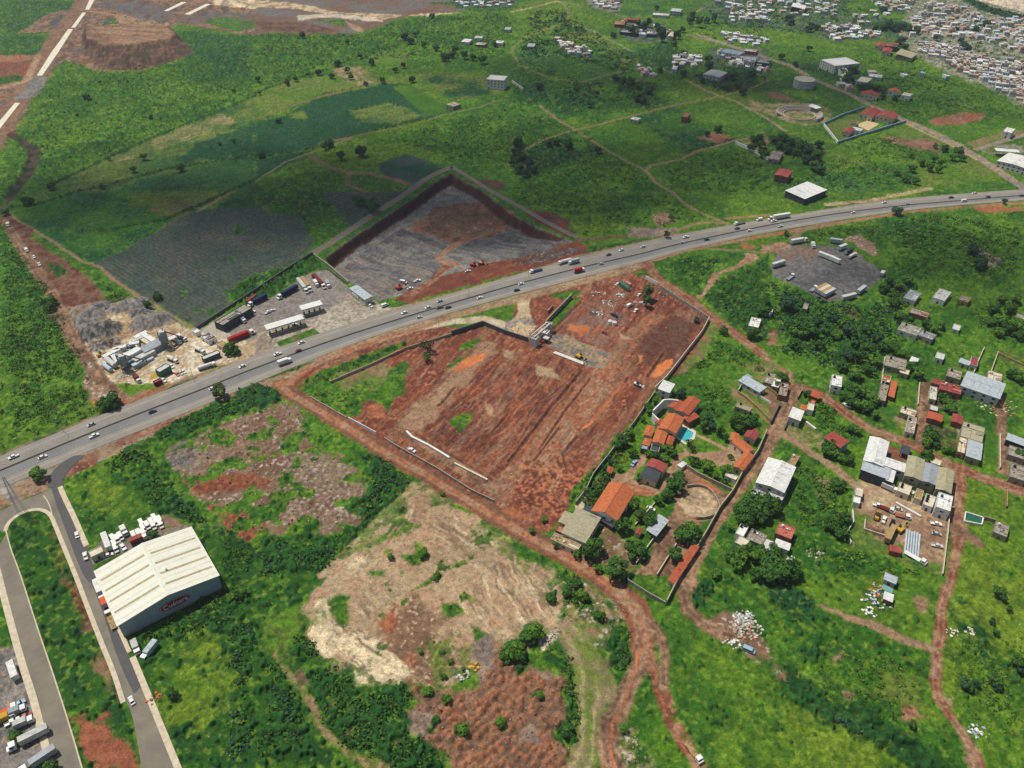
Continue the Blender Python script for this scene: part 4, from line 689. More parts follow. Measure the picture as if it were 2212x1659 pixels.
pg(T(3,1,[(380,1250),(600,1300),(560,1450),(300,1430),(200,1420)]),'lt','md',b=.5,sf=5,wp=4)
pg(T(3,1,[(1850,1300),(2300,1450),(2300,1620),(1950,1400)]),'olive','md',b=.3,sf=4,wp=3)
GL=T(3,1,[(80,490),(200,450),(340,470),(480,460),(640,470),(780,540),(1000,700),(1000,740),(850,850),(760,920),(500,950),(420,910),(300,840),(40,730),(20,660)])
pg(GL,'grey2','grey',sf=1.5,wp=1.5,sc=2,c='gravel_lot')
pg(T(3,1,[(40,560),(200,450),(480,480),(450,560),(200,600)]),'dirt','grey',sf=6,wp=3,ap=.7,c=None)
pg(T(3,1,[(-60,450),(150,430),(200,480),(60,520),(-60,530)]),'dirt','dirt2',sf=3,wp=2,c='dirt_road')
pg(T(3,1,[(640,400),(800,380),(930,450),(900,530),(780,470)]),'dirt','rub',sf=3,wp=3,spk='rub2',rel=1)
pg(T(3,1,[(1700,470),(1760,460),(2030,580),(1960,640),(1750,540)]),'grey','rub',sf=3,wp=3,rel=1)
pg(T(3,1,[(580,1010),(700,990),(800,1050),(740,1080)]),'dirt','red',sf=3,wp=3,c=None)
pg(T(3,1,[(0,1180),(90,1180),(80,1330),(0,1320)]),'red','dirt',sf=3,wp=2,c=None)
# house plots below the road R1 / right
for P_,a_,b_,bb in((T(2,2,[(1870,0),(2212,200),(2212,330),(1930,160)]),'dirt','olive',.1),(T(2,1,[(1900,1480),(2212,1600),(2212,1659),(1880,1659)])+T(3,1,[(120,1520),(60,1460)]),'dirt','olive',.2),(T(3,2,[(0,0),(100,150),(60,340),(0,330)]),'dirt','brown',.1),(T(2,2,[(1990,20),(2080,0),(2212,60),(2212,140),(2080,100)]),'rust','dirt',.0),(T(3,2,[(150,330),(320,330),(480,420),(560,540),(470,560),(280,520),(150,430)]),'olive','tan2',.1),(T(3,2,[(430,130),(540,200),(860,420),(880,480),(640,560),(420,400),(370,300)]),'md','lt',.3),(T(3,2,[(970,170),(1130,190),(1090,310),(960,320)]),'olive','md',.05),(T(3,2,[(1100,280),(1190,300),(1180,400),(1090,370)]),'olive','tan2',.05),(T(3,2,[(1870,390),(1990,450),(1990,740),(1850,660)]),'lt','md',.1),(T(3,2,[(1040,540),(1220,590),(1190,690),(1020,620)]),'red','brown',0),(T(3,2,[(760,870),(1000,870),(1130,950),(1560,1130),(1560,1250),(1500,1659),(1300,1600),(1000,1480),(720,1420),(720,1100)]),'dirt','tan2',.0),(T(3,2,[(300,720),(560,830),(540,1000),(440,960),(320,800)]),'tan2','olive',.1),(T(3,2,[(1390,330),(1640,400),(1620,560),(1500,560),(1380,450)]),'brown','dk',.4),(T(3,2,[(1380,0),(1660,60),(1640,300),(1390,200)]),'brown','dk',.3),(T(3,2,[(2060,530),(2300,560),(2300,860),(2090,800)]),'brown','gr3',.1),(T(3,2,[(1640,330),(1870,400),(1840,660),(1640,600)]),'gr3','tan2',.05)):
 pg(P_,a_,b_,b=bb,sf=2,wp=1.5,spk=None,c='yard')
pg(T(3,2,[(820,850),(1000,870),(1560,1120),(1540,1140),(1180,1100),(800,1060)]),'tan','dirt',sf=4,wp=2,c=None)
pg(T(3,2,[(740,1120),(850,1130),(1000,1350),(1290,1450),(1500,1600),(1300,1640),(1000,1500),(700,1440)]),'lt','md',b=.3,sf=4,wp=3,c='ground',ap=.85)
pg(T(3,2,[(840,1190),(1020,1250),(1010,1330),(820,1260)]),'br2','dirt',sf=1.5,wp=1,c=None)
pg(T(3,2,[(250,640),(700,850),(760,900),(720,1100),(700,1400),(1000,1500),(1500,1659),(0,1659),(100,1400),(250,1200),(130,1100),(280,800)]),'md','lt',b=.5,sf=4,wp=3,sc=2)
pg(T(3,2,[(330,740),(560,830),(520,1010),(440,990)]),'tan2','olive',b=.1,sf=5,wp=4)
pg(T(3,2,[(500,1100),(700,1130),(720,1280),(640,1320),(520,1240)]),'dk','md',b=.95,sf=3,wp=3)
# the estate
EST=T(2,2,[(1270,60),(1500,60),(1600,150),(1960,440),(2110,430),(2190,440),(2130,600),(1990,770),(1790,1090),(1600,1400),(1340,1659)])+T(2,3,[(1330,250),(1000,60)])+T(2,2,[(800,1659),(600,1480),(340,1330),(420,1170),(500,1050),(640,850),(860,570),(1060,340)])
pg(EST,'md','lt',b=.2,sf=1.5,wp=1,sc=2,c='lawn')
PAVE=T(2,2,[(1380,440),(1540,600),(1840,570),(1880,530),(2000,600),(1920,690),(1770,720),(1560,620),(1470,640),(1440,720),(1290,940),(1200,970),(1060,930),(850,830),(880,770),(980,780),(1130,600),(1180,600),(1150,680),(1060,780),(1050,830),(1180,880),(1250,900),(1360,720),(1390,650),(1450,600),(1500,590)])
pg(PAVE,'dirt2','dirt',sf=1,wp=.6,c='path')
pg(T(2,2,[(1590,430),(1760,500),(1860,550),(1840,570),(1720,510),(1590,450)]),'tan','dirt2',sf=1,wp=.5,c='path')
pg(T(2,2,[(1880,510),(2010,590),(1930,690),(1850,640)]),'dirt2','tan2',sf=1,wp=.5,c='path')
pg(T(2,2,[(840,830),(1060,870),(1240,930),(1200,970),(1050,960),(850,880)]),'red3','dirt2',sf=1,wp=.5,c='path')
pg(T(2,2,[(1500,720),(1700,850),(1880,960),(1860,1000),(1790,1090),(1760,1180),(1650,1180),(1560,1330),(1400,1659),(1060,1659),(1180,1500),(1260,1330),(1400,1080),(1400,980),(1480,860),(1440,760)])+[],'brown','dirt',sf=2,wp=1.5,c='paddock')
pg(T(2,2,[(1420,1020),(1500,920),(1600,890),(1700,920),(1770,1020),(1770,1110),(1680,1160),(1560,1150),(1450,1120)]),'tan2','tan',sf=3,wp=1.5,c='paddock')
pg(T(2,2,[(1540,980),(1610,940),(1580,1060),(1520,1080)]),'grey','tan2',sf=3,wp=1.5,c=None,ap=.7)
pg(T(2,2,[(1450,740),(1550,730),(1700,850),(1850,960),(1750,950),(1600,890)]),'dirt','red3',sf=3,wp=2,c=None)
pg(T(2,2,[(640,850),(850,830),(860,560),(1060,340),(1000,560),(900,700),(840,830),(600,1060),(560,1040)]),'md','dk',b=.4,sf=2,wp=1.5,c=None)
pg(T(2,2,[(540,1050),(650,920),(660,950),(620,1070),(560,1110)]),'conc','tan',sf=1,wp=.5,c='path')
pg(T(2,2,[(760,1230),(900,1300),(1000,1400),(1100,1500),(1060,1659),(850,1600),(640,1480),(760,1400)]),'dirt','brown',b=.2,sf=3,wp=2,spk='rub2',c=None)
# ------------------------------------------------------------------ relief
Hm=np.zeros(N)
def macro(px,py):
 """large relief, used for the sheet and for whatever stands on it"""
 return np.zeros_like(px)
def pit(px,py):
 pass
 # spoil heap: a flat-topped bank
def plateau(top,bot,h):
 A=W(top);B=W(bot);idx=inbox(B,3)
 da=np.maximum(sdf(A,idx,2),0);db=np.maximum(-sdf(B,idx,2),0)
 hadd[idx]+=h*db/(da+db+1e-6)*(db>0)
plateau(HEAPTOP,HEAPBOT,12)
# gully
idx=inbox(W(T(0,0,[(0,1150),(350,1659)])+T(0,1,[(0,150)])),10)
d,s_=seglist(W(T(0,0,[(110,1150),(220,1230),(300,1285),(290,1380),(240,1500),(100,1659)])+T(0,1,[(0,130)])),[10]*7,idx,2)
hadd[idx]-=2.5*sstep(2,-3,d)
# the pit: the ground behind is high, the floor drops to the level of the highway
idx=inbox(W(PITALL),6);A=W(PITALL);dd=-sdf(A,idx,.3)
# distance from the two cut sides only
cut=W(PITALL[:11])
dc,_=seglist(cut,[0]*len(cut),idx,.6)
inside=sstep(0,1.5,dd)
front=at(*tp(1,1,830,790));f2=at(*tp(2,1,540,430));fn=Vector((-(f2-front).y,(f2-front).x,0)).normalized()
fd=(X[idx]-front.x)*fn.x+(Y[idx]-front.y)*fn.y
depth=7.5*sstep(-4,40,fd)
k_=sstep(0,6.0,dc+(n_sm[idx]-.5)*3)
hadd[idx]-=depth*np.where(dd>0,k_,0)
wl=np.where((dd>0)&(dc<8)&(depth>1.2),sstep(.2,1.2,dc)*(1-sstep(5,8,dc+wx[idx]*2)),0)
cw=mixc(G['red2']*.7,G['br2']*.6,sstep(.3,.7,n_fine[idx]))  # red-brown soil darkened: shade on the cut faces is put into the colour
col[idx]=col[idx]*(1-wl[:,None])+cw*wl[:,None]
# cut bank north of the batch plant
# vegetation relief and tone
nb=n_bush*.5+n_bush2*.5
T_=.645-(bush-.5)*.42
bm=np.where(bush>.01,sstep(T_-.02,T_+.05,nb),0)
fine=(n_fine-.5)
gr_=np.clip(bush*3,0,1)
hgt=hadd+bm*(.7+1.6*n_bush)*np.clip(bush*1.4,.3,1)+fine*(.12+.5*gr_)+(n_bush-.5)*.5*gr_
# sun bleached tips and darker tufts of the grass, clump by clump
v_=fbm(X,Y,2.0,2,14);v2=fbm(X,Y,5.0,3,15,.6)
tip=sstep(.52,.74,v_)*gr_*.5;col=col*(1-tip[:,None])+np.array(lin((116,138,46)))[None,:]*tip[:,None]
tuf=sstep(.5,.68,v2)*gr_*.42;col=col*(1-tuf[:,None])+np.array(lin((34,72,26)))[None,:]*tuf[:,None]
dkc=np.array(lin((32,70,28)))[None,:]*(.6+1.0*n_bush[:,None])
col=col*(1-.8*bm[:,None])+dkc*.8*bm[:,None]
col*=(.5+1.0*n_fine)[:,None]*(.84+.32*n_sm)[:,None]*(.9+.2*n_mid)[:,None]
# ------------------------------------------------------------------ paved sheets
def resample(P,n):
 P=[Vector(p)for p in P];L=[0]
 for a,b in zip(P,P[1:]):L.append(L[-1]+(b-a).length)
 out=[]
 for i in range(n):
  s=L[-1]*i/(n-1);j=0
  while j<len(L)-2 and L[j+1]<s:j+=1
  t=(s-L[j])/max(1e-9,L[j+1]-L[j]);out.append(P[j].lerp(P[j+1],t))
 return out
def smooth_line(P,n):
 """Catmull-Rom through the points"""
 P=[Vector(p)for p in P];Q=[P[0]*2-P[1]]+P+[P[-1]*2-P[-2]];out=[]
 for i in range(1,len(Q)-2):
  for k in range(8):
   t=k/8;a,b,c,d=Q[i-1:i+3]
   out.append(.5*((2*b)+(c-a)*t+(2*a-5*b+4*c-d)*t*t+(3*b-a-3*c+d)*t*t*t))
 out.append(P[-1]);return resample(out,n)
def attr_mat(name,rough=.9,s=.9,amt=.35,bump=.25,dist=.4):
 m=bpy.data.materials.new(name);m.use_nodes=True;nt=m.node_tree;nd=nt.nodes;p=nd['Principled BSDF']
 p.inputs['Roughness'].default_value=rough;p.inputs['Specular IOR Level'].default_value=.12
 at_=nd.new('ShaderNodeAttribute');at_.attribute_name='land'
 ge=nd.new('ShaderNodeNewGeometry')
 n1=nd.new('ShaderNodeTexNoise');n1.inputs['Scale'].default_value=s;n1.inputs['Detail'].default_value=6;n1.inputs['Roughness'].default_value=.7
 nt.links.new(ge.outputs['Position'],n1.inputs['Vector'])
 mr=nd.new('ShaderNodeMapRange');mr.inputs[1].default_value=.28;mr.inputs[2].default_value=.72;mr.inputs[3].default_value=1-amt;mr.inputs[4].default_value=1+amt
 nt.links.new(n1.outputs['Fac'],mr.inputs[0])
 mx=nd.new('ShaderNodeMix');mx.data_type='RGBA';mx.blend_type='MULTIPLY';mx.clamp_result=False;mx.inputs[0].default_value=1
 nt.links.new(at_.outputs['Color'],mx.inputs[6]);nt.links.new(mr.outputs[0],mx.inputs[7]);nt.links.new(mx.outputs[2],p.inputs['Base Color'])
 bp=nd.new('ShaderNodeBump');bp.inputs['Strength'].default_value=bump;bp.inputs['Distance'].default_value=dist
 nt.links.new(n1.outputs['Fac'],bp.inputs['Height']);nt.links.new(bp.outputs[0],p.inputs['Normal'])
 return m
HW_T=[(-60,1010),(0,984),(212,901),(420,818),(553,767),(700,717),(828,680),(903,655),(1106,598.5),(1256,553),(1356,529),(1456,508),(1659,474),(1909,434),(2034,421),(2212,410),(2300,405)]
HW_B=[(-60,1078),(0,1054),(187,977),(375,902),(553,831),(728,754),(903,694),(1106,640),(1256,601),(1381,569),(1481,539),(1659,502),(1834,474),(1984,451),(2100,440),(2212,433.5),(2300,429)]
HW_C=[(-60,1042),(0,1017),(212,929),(437,841),(553,795),(728,732),(903,677),(1106,617),(1256,578),(1381,549),(1481,524),(1659,487),(1800,463),(1941,445),(2090,432),(2212,422),(2300,417)]
def widen(P):return P
tl=smooth_line(W(HW_T),160);bl=smooth_line(W(HW_B),160);cl=smooth_line(W(HW_C),160)
def nearest_on(P,q):
 best=None
 for a,b in zip(P,P[1:]):
  e=b-a;t=max(0,min(1,(q-a).dot(e)/max(1e-9,e.dot(e))));r=a+e*t;d=(r-q).length
  if best is None or d<best[0]:best=(d,r)
 return best[1]
L_,R_=[],[]
wl_,wr_=[],[]
for q in cl:
 wl_.append((nearest_on(tl,q)-q).length);wr_.append((nearest_on(bl,q)-q).length)
def smo(a,k=12):return[sum(a[max(0,i-k):i+k+1])/len(a[max(0,i-k):i+k+1])for i in range(len(a))]
wl_=smo(wl_);wr_=smo(wr_)
nrm=[]
for i in range(len(cl)):
 d=(cl[min(i+1,len(cl)-1)]-cl[max(i-1,0)]);d.z=0;d.normalize();nrm.append(Vector((-d.y,d.x,0)))
print('highway widths',wl_[10],wl_[80],wl_[150],wr_[10],wr_[80],wr_[150])
def offs(k,z=0.0):
 return[Vector((q.x,q.y,z))+n*(k*(a if k>0 else b))for q,n,a,b in zip(cl,nrm,wl_,wr_)]
def offm(m,z=0.0):return[Vector((q.x,q.y,z))+n*m for q,n in zip(cl,nrm)]
def strip(name,A,B,z,m,kind='structure',thick=0.0,parent=None):
 n=len(A);vs=[(p.x,p.y,z)for p in A]+[(p.x,p.y,z)for p in B]
 fs=[(i,n+i,n+i+1,i+1)for i in range(n-1)]
 # make the faces look up
 a,b,c=Vector(vs[0]),Vector(vs[n]),Vector(vs[n+1])
 if(b-a).cross(c-a).z<0:fs=[f[::-1]for f in fs]
 if thick:
  k=len(vs);vs+=[(v[0],v[1],z-thick)for v in vs]
  fs+=[(i,i+1,k+i+1,k+i)for i in range(n-1)]+[(n+i+1,n+i,k+n+i,k+n+i+1)for i in range(n-1)]
 o=mo(name,vs,fs,m,parent)
 if kind:o['kind']=kind
 return o
def flat_under(pts,margin=1.5,z=-.06):
 idx=inbox(pts,margin+1);d=sdf(pts,idx,0)
 w=1-sstep(0,margin,d);hgt[idx]=hgt[idx]*(1-w)+z*w;cls[idx[d<margin*.5]]=cid('shoulder')if 'shoulder' in CLS else 0
def asphalt(name,c,c2,lane=None):
 m=mat(name,c,rough=.88,c2=c2,scale=.09,bump=.15,spec=.2)
 return m
flat_under(offs(1)+offs(-1)[::-1],2.0)
M_ASP=asphalt('highway_asphalt',(148,140,126),(130,124,114));M_ASP2=asphalt('worn_concrete_road',(136,128,110),(108,102,90));M_DASP=asphalt('fresh_asphalt',(92,90,86),(78,78,77))
M_LINE=mat('road_paint',(200,196,180),var=.3,scale=2);M_KERB=mat('kerb_concrete',(212,200,172),c2=(178,160,130),scale=.5);M_MED=mat('median_soil',(70,58,44),c2=(48,52,34),scale=.8,rough=1)
hw=strip('highway',offs(1),offs(-1),.10,M_ASP,thick=.2)
M_LN=mat('worn_lane_asphalt',(126,126,122),c2=(108,108,106),scale=.07,rough=.85);M_LN2=mat('lane_asphalt',(140,134,122),c2=(120,116,108),scale=.11,rough=.85)
strip('asphalt_lane',offs(-.07),offs(-.52),.103,M_LN);strip('asphalt_lane',offs(.5),offs(.07),.103,M_LN2)
strip('highway_median',offm(.75),offm(-.75),.16,M_MED)
for s_ in(1,-1):
 strip('edge_line',offs(.70*s_),[p-n*.22*s_ for p,n in zip(offs(.70*s_),nrm)],.106,M_LINE)
 base=offs(.38*s_);LL=resample(base,1300);vs=[];fs=[]
 for i in range(0,1299,3):
  d=(LL[i+1]-LL[i]).normalized();n_=Vector((-d.y,d.x,0))*.08;k=len(vs)
  vs+=[(p.x,p.y,.107)for p in(LL[i]-n_,LL[i+1]-n_,LL[i+1]+n_,LL[i]+n_)];fs.append((k,k+1,k+2,k+3))
 mo('lane_dashes',vs,fs,M_LINE)['kind']='structure'
 # streets of the industrial estate
SA_L=T(0,2,[(400,925),(440,1060),(480,1180),(570,1420),(680,1690)])+T(0,3,[(830,430),(920,640),(1020,880),(1090,1080),(1150,1240),(1230,1680),(1260,1800)])
SA_R=T(0,2,[(545,860),(560,970),(620,1110),(740,1390),(850,1700)])+T(0,3,[(1010,440),(1130,720),(1220,930),(1310,1150),(1380,1320),(1530,1680),(1590,1800)])
SB_L=T(0,3,[(-40,-200),(0,20),(60,240),(150,560),(220,800),(310,1080),(390,1380),(460,1640),(510,1800)])
SB_R=T(0,3,[(60,-380),(110,-180),(185,10),(320,440),(470,880),(600,1290),(715,1680),(750,1800)])
DA_L=T(0,2,[(410,880),(440,900),(500,1080),(600,1350),(720,1650)])+T(0,3,[(800,90),(910,380),(1000,660),(1090,880),(1160,1020)])
DA_R=SA_R[:1]+T(0,2,[(560,970),(620,1110),(740,1390),(850,1700)])+T(0,3,[(1010,440),(1130,720),(1225,955)])
def shp(name,D,z,m,kind='structure',flat=True):
 P=W(D)
 if flat:flat_under(P,1.2)
 a=sum((P[i].x*P[(i+1)%len(P)].y-P[(i+1)%len(P)].x*P[i].y)for i in range(len(P)))
 if a<0:P=P[::-1]
 o=mo(name,[(p.x,p.y,z)for p in P],[tuple(range(len(P)))],m)
 if kind:o['kind']=kind
 return o
def pair_strip(name,A,B,z,m,n=60,flat=True,thick=0.0):
 a=smooth_line(W(A),n);b=smooth_line(W(B),n)
 if flat:flat_under(a+b[::-1],1.2)
 return strip(name,a,b,z,m,thick=thick)
pair_strip('side_street',SA_L,SA_R,.04,M_ASP2);pair_strip('side_street',SB_L,SB_R,.04,M_ASP2)
shp('road_junction',T(0,2,[(-80,1130),(60,1070),(180,1010),(320,960),(400,925),(440,1060),(480,1190),(440,1130),(380,1085),(300,1075),(180,1110),(90,1170),(50,1250),(60,1290),(-80,1240)]),.036,M_ASP2)
pair_strip('asphalt_lane',DA_L,DA_R,.048,M_DASP)
pair_strip('slip_road',T(0,2,[(415,900),(425,820),(480,730),(560,665),(640,620)]),T(0,2,[(540,880),(545,820),(590,760),(640,700),(740,615)]),.11,M_DASP)
def kerb(name,D,w,h,m=None,n=80,D2=None,closed=False):
 P=smooth_line(W(D),n);A=[];B=[]
 for i in range(n):
  d=(P[min(i+1,n-1)]-P[max(i-1,0)]);d.z=0;d.normalize();nn=Vector((-d.y,d.x,0))*w/2;A.append(P[i]+nn);B.append(P[i]-nn)
 flat_under(A+B[::-1],.8)
 return strip(name,A,B,h,m or M_KERB,thick=h+.05)
kerb('sidewalk',T(0,2,[(48,1270),(60,1225),(100,1175),(180,1120),(290,1086),(380,1095),(440,1140),(480,1230),(570,1450),(660,1672)])+T(0,3,[(750,250),(870,560),(960,780),(1010,920),(1065,1095)]),1.9,.16)
kerb('sidewalk',T(0,2,[(52,1270),(100,1440),(180,1659)])+T(0,3,[(325,450),(470,880),(600,1290),(715,1680)]),.5,.15)
kerb('sidewalk',T(0,2,[(518,888),(560,985),(640,1150),(700,1290),(748,1400)]),2.4,.17)
kerb('sidewalk',T(0,3,[(1022,440),(1075,560),(1120,660)]),1.7,.16,n=20);kerb('sidewalk',T(0,3,[(1145,700),(1240,930),(1330,1150),(1400,1320),(1550,1690)]),2.4,.17)
kerb('sidewalk',T(0,3,[(-30,-80),(10,80),(50,240),(130,540),(205,800),(290,1070),(370,1380),(440,1640),(470,1720)]),2.7,.17)
kerb('sidewalk',T(0,2,[(375,965),(410,1010),(435,1070),(450,1130)]),.5,.15,n=16)
rd(T(0,2,[(60,900),(130,1000)]),5,'rub2','grey',sf=2,wp=2,c='shoulder')
# concrete slabs of the unfinished road, north west
M_SLAB=mat('new_concrete_slab',(226,220,196),c2=(205,196,168),scale=.12)
def slab(A,B):return shp('concrete_road',A+B[::-1],.25,M_SLAB)
slab(T(0,0,[(840,-40),(770,85)]),T(0,0,[(790,-40),(735,85)]));slab(T(0,0,[(745,110),(650,240)]),T(0,0,[(712,110),(615,240)]))
slab(T(0,0,[(632,252),(500,460),(365,655)]),T(0,0,[(590,252),(440,460),(318,655)]));slab(T(0,0,[(175,890),(100,985),(0,1115),(-60,1190)]),T(0,0,[(130,890),(50,985),(-60,1110),(-120,1180)]))
slab(T(0,0,[(1615,20),(1450,98)]),T(0,0,[(1570,18),(1415,94)]));slab(T(0,0,[(1825,36),(1640,128)]),T(0,0,[(1780,34),(1590,126)]))
# ------------------------------------------------------------------ the ground itself
M_LAND=attr_mat('land_cover',amt=.5,s=1.3,bump=.4)
def build_ground():
 Z=hgt.copy()
 vv=np.stack([X,Y,Z],1)
 i0=(np.arange(NR-1)[:,None]*NC+np.arange(NC-1)[None,:]).ravel()
 q=np.stack([i0,i0+1,i0+NC+1,i0+NC],1)
 fc=cls[i0]
 for k,nm in enumerate(CLS):
  f=q[fc==k]
  if len(f)==0:continue
  used=np.unique(f);mp=np.zeros(N,np.int64);mp[used]=np.arange(len(used));f=mp[f]
  me=bpy.data.meshes.new(nm);me.vertices.add(len(used));me.vertices.foreach_set('co',vv[used].astype(np.float32).ravel())
  me.loops.add(len(f)*4);me.loops.foreach_set('vertex_index',f.ravel().astype(np.int32))
  me.polygons.add(len(f));me.polygons.foreach_set('loop_start',np.arange(0,len(f)*4,4,dtype=np.int32))
  try:me.polygons.foreach_set('loop_total',np.full(len(f),4,np.int32))
  except Exception:pass
  me.update(calc_edges=True)
  ca=me.color_attributes.new('land','FLOAT_COLOR','POINT')
  c4=np.ones((len(used),4),np.float32);c4[:,:3]=np.clip(col[used],0,.9);ca.data.foreach_set('color',c4.ravel())
  me.materials.append(M_LAND)
  o=bpy.data.objects.new(nm,me);COL.objects.link(o)
  o['kind']='stuff' if nm in('agave_field','crop_field')else 'structure'
  if nm in('agave_field','crop_field'):
   tag(o,{'agave_field':'blue grey agave planted in long parallel rows on brown soil','crop_field':'dense dark green crop rows below the village lots'}[nm],'crops')
  print(nm,len(f))
def hz(x,y):
 """height of the ground sheet near a point"""
 j=int(np.argmin(np.abs(Yr-y)));Zc=Zr[j];i=int(np.argmin(np.abs(us-x/Zc)));return float(hadd[j*NC+i])
 # ================================================================== BUILDERS
def proj(P):
 P=Vector(P);r=P-Vector((0,0,CH));z=r.y*CP-r.z*SP;return(CX+FPX*r.x/z,CY-FPX*(r.y*SP+r.z*CP)/z)
def rectf(A,B,C,h):
 a,b,c=at(A[0],A[1],h),at(B[0],B[1],h),at(C[0],C[1],h)
 ex=b-a;lx=ex.length;u=ex.normalized();n=Vector((-u.y,u.x,0));ly=(c-b).dot(n)
 cen=a+ex/2+n*ly/2;return Vector((cen.x,cen.y,0)),math.atan2(u.y,u.x),lx,abs(ly)
PAL=dict(white=(232,230,220),cream=(216,204,176),grey=(150,148,142),dgrey=(96,98,100),conc=(170,160,142),brick=(150,96,72),tile=(200,112,66),tile2=(184,94,62),redroof=(164,76,66),pink=(196,120,104),tin=(186,194,196),tin2=(160,166,168),shed=(238,234,214),blue=(60,96,140),black=(28,30,32),brown=(112,84,64),oldc=(158,148,124),moss=(176,168,134),yellow=(206,158,50),green=(60,110,84),ocre=(176,146,98),wallg=(116,128,132),slate=(70,76,80),pale=(200,200,190),teal=(120,170,160),salmon=(204,120,90),red=(170,40,36),dblue=(34,44,78),silver=(176,178,180),orange=(222,92,48),dred=(110,36,36),lblue=(150,176,196))
def pm(c,kind=None,**k):
 col_=PAL[c]if isinstance(c,str)else c
 nm=(c if isinstance(c,str)else '%d_%d_%d'%c)+'_'+(kind or 'plain')+k.pop('tag','')
 return mat(nm,col_,kind=kind,**k)
M_GLASS=mat('window_glass',(44,54,62),rough=.15,spec=.6,var=.05);M_DARK=mat('dark_opening',(30,28,27),rough=1,var=.1);M_TYRE=mat('tyre_rubber',(26,26,27),rough=.9,var=.05)
def face_dirs(rz,lx,ly,loc):
 """sides of a footprint that look towards the camera: (normal, half extent, width)"""
 out=[]
 for(nx,ny,he,w)in((1,0,lx/2,ly),(-1,0,lx/2,ly),(0,1,ly/2,lx),(0,-1,ly/2,lx)):
  wxn=nx*math.cos(rz)-ny*math.sin(rz);wyn=nx*math.sin(rz)+ny*math.cos(rz)
  if wxn*(-loc.x)+wyn*(-loc.y)>0:out.append((nx,ny,he,w))
 return out
def opn(name,root,nx,ny,he,t,z0,z1,w,m,frame=None):
 b=MB();d=.06
 def bx(b,t0,t1,za,zb,a0,a1):
  if nx:xs_=sorted((nx*(he+a0),nx*(he+a1)));b.box(xs_[0],xs_[1],t0,t1,za,zb)
  else:ys_=sorted((ny*(he+a0),ny*(he+a1)));b.box(t0,t1,ys_[0],ys_[1],za,zb)
 bx(b,t-w/2,t+w/2,z0,z1,-.05,d);o=b.build(name,m,root)
 if frame:
  f=MB()
  for(a,c,e,g)in((t-w/2-.12,t-w/2,z0-.12,z1+.12),(t+w/2,t+w/2+.12,z0-.12,z1+.12),(t-w/2,t+w/2,z1,z1+.12),(t-w/2,t+w/2,z0-.12,z0)):bx(f,a,c,e,g,-.02,d+.05)
  f.build('frame',frame,o)
 return o
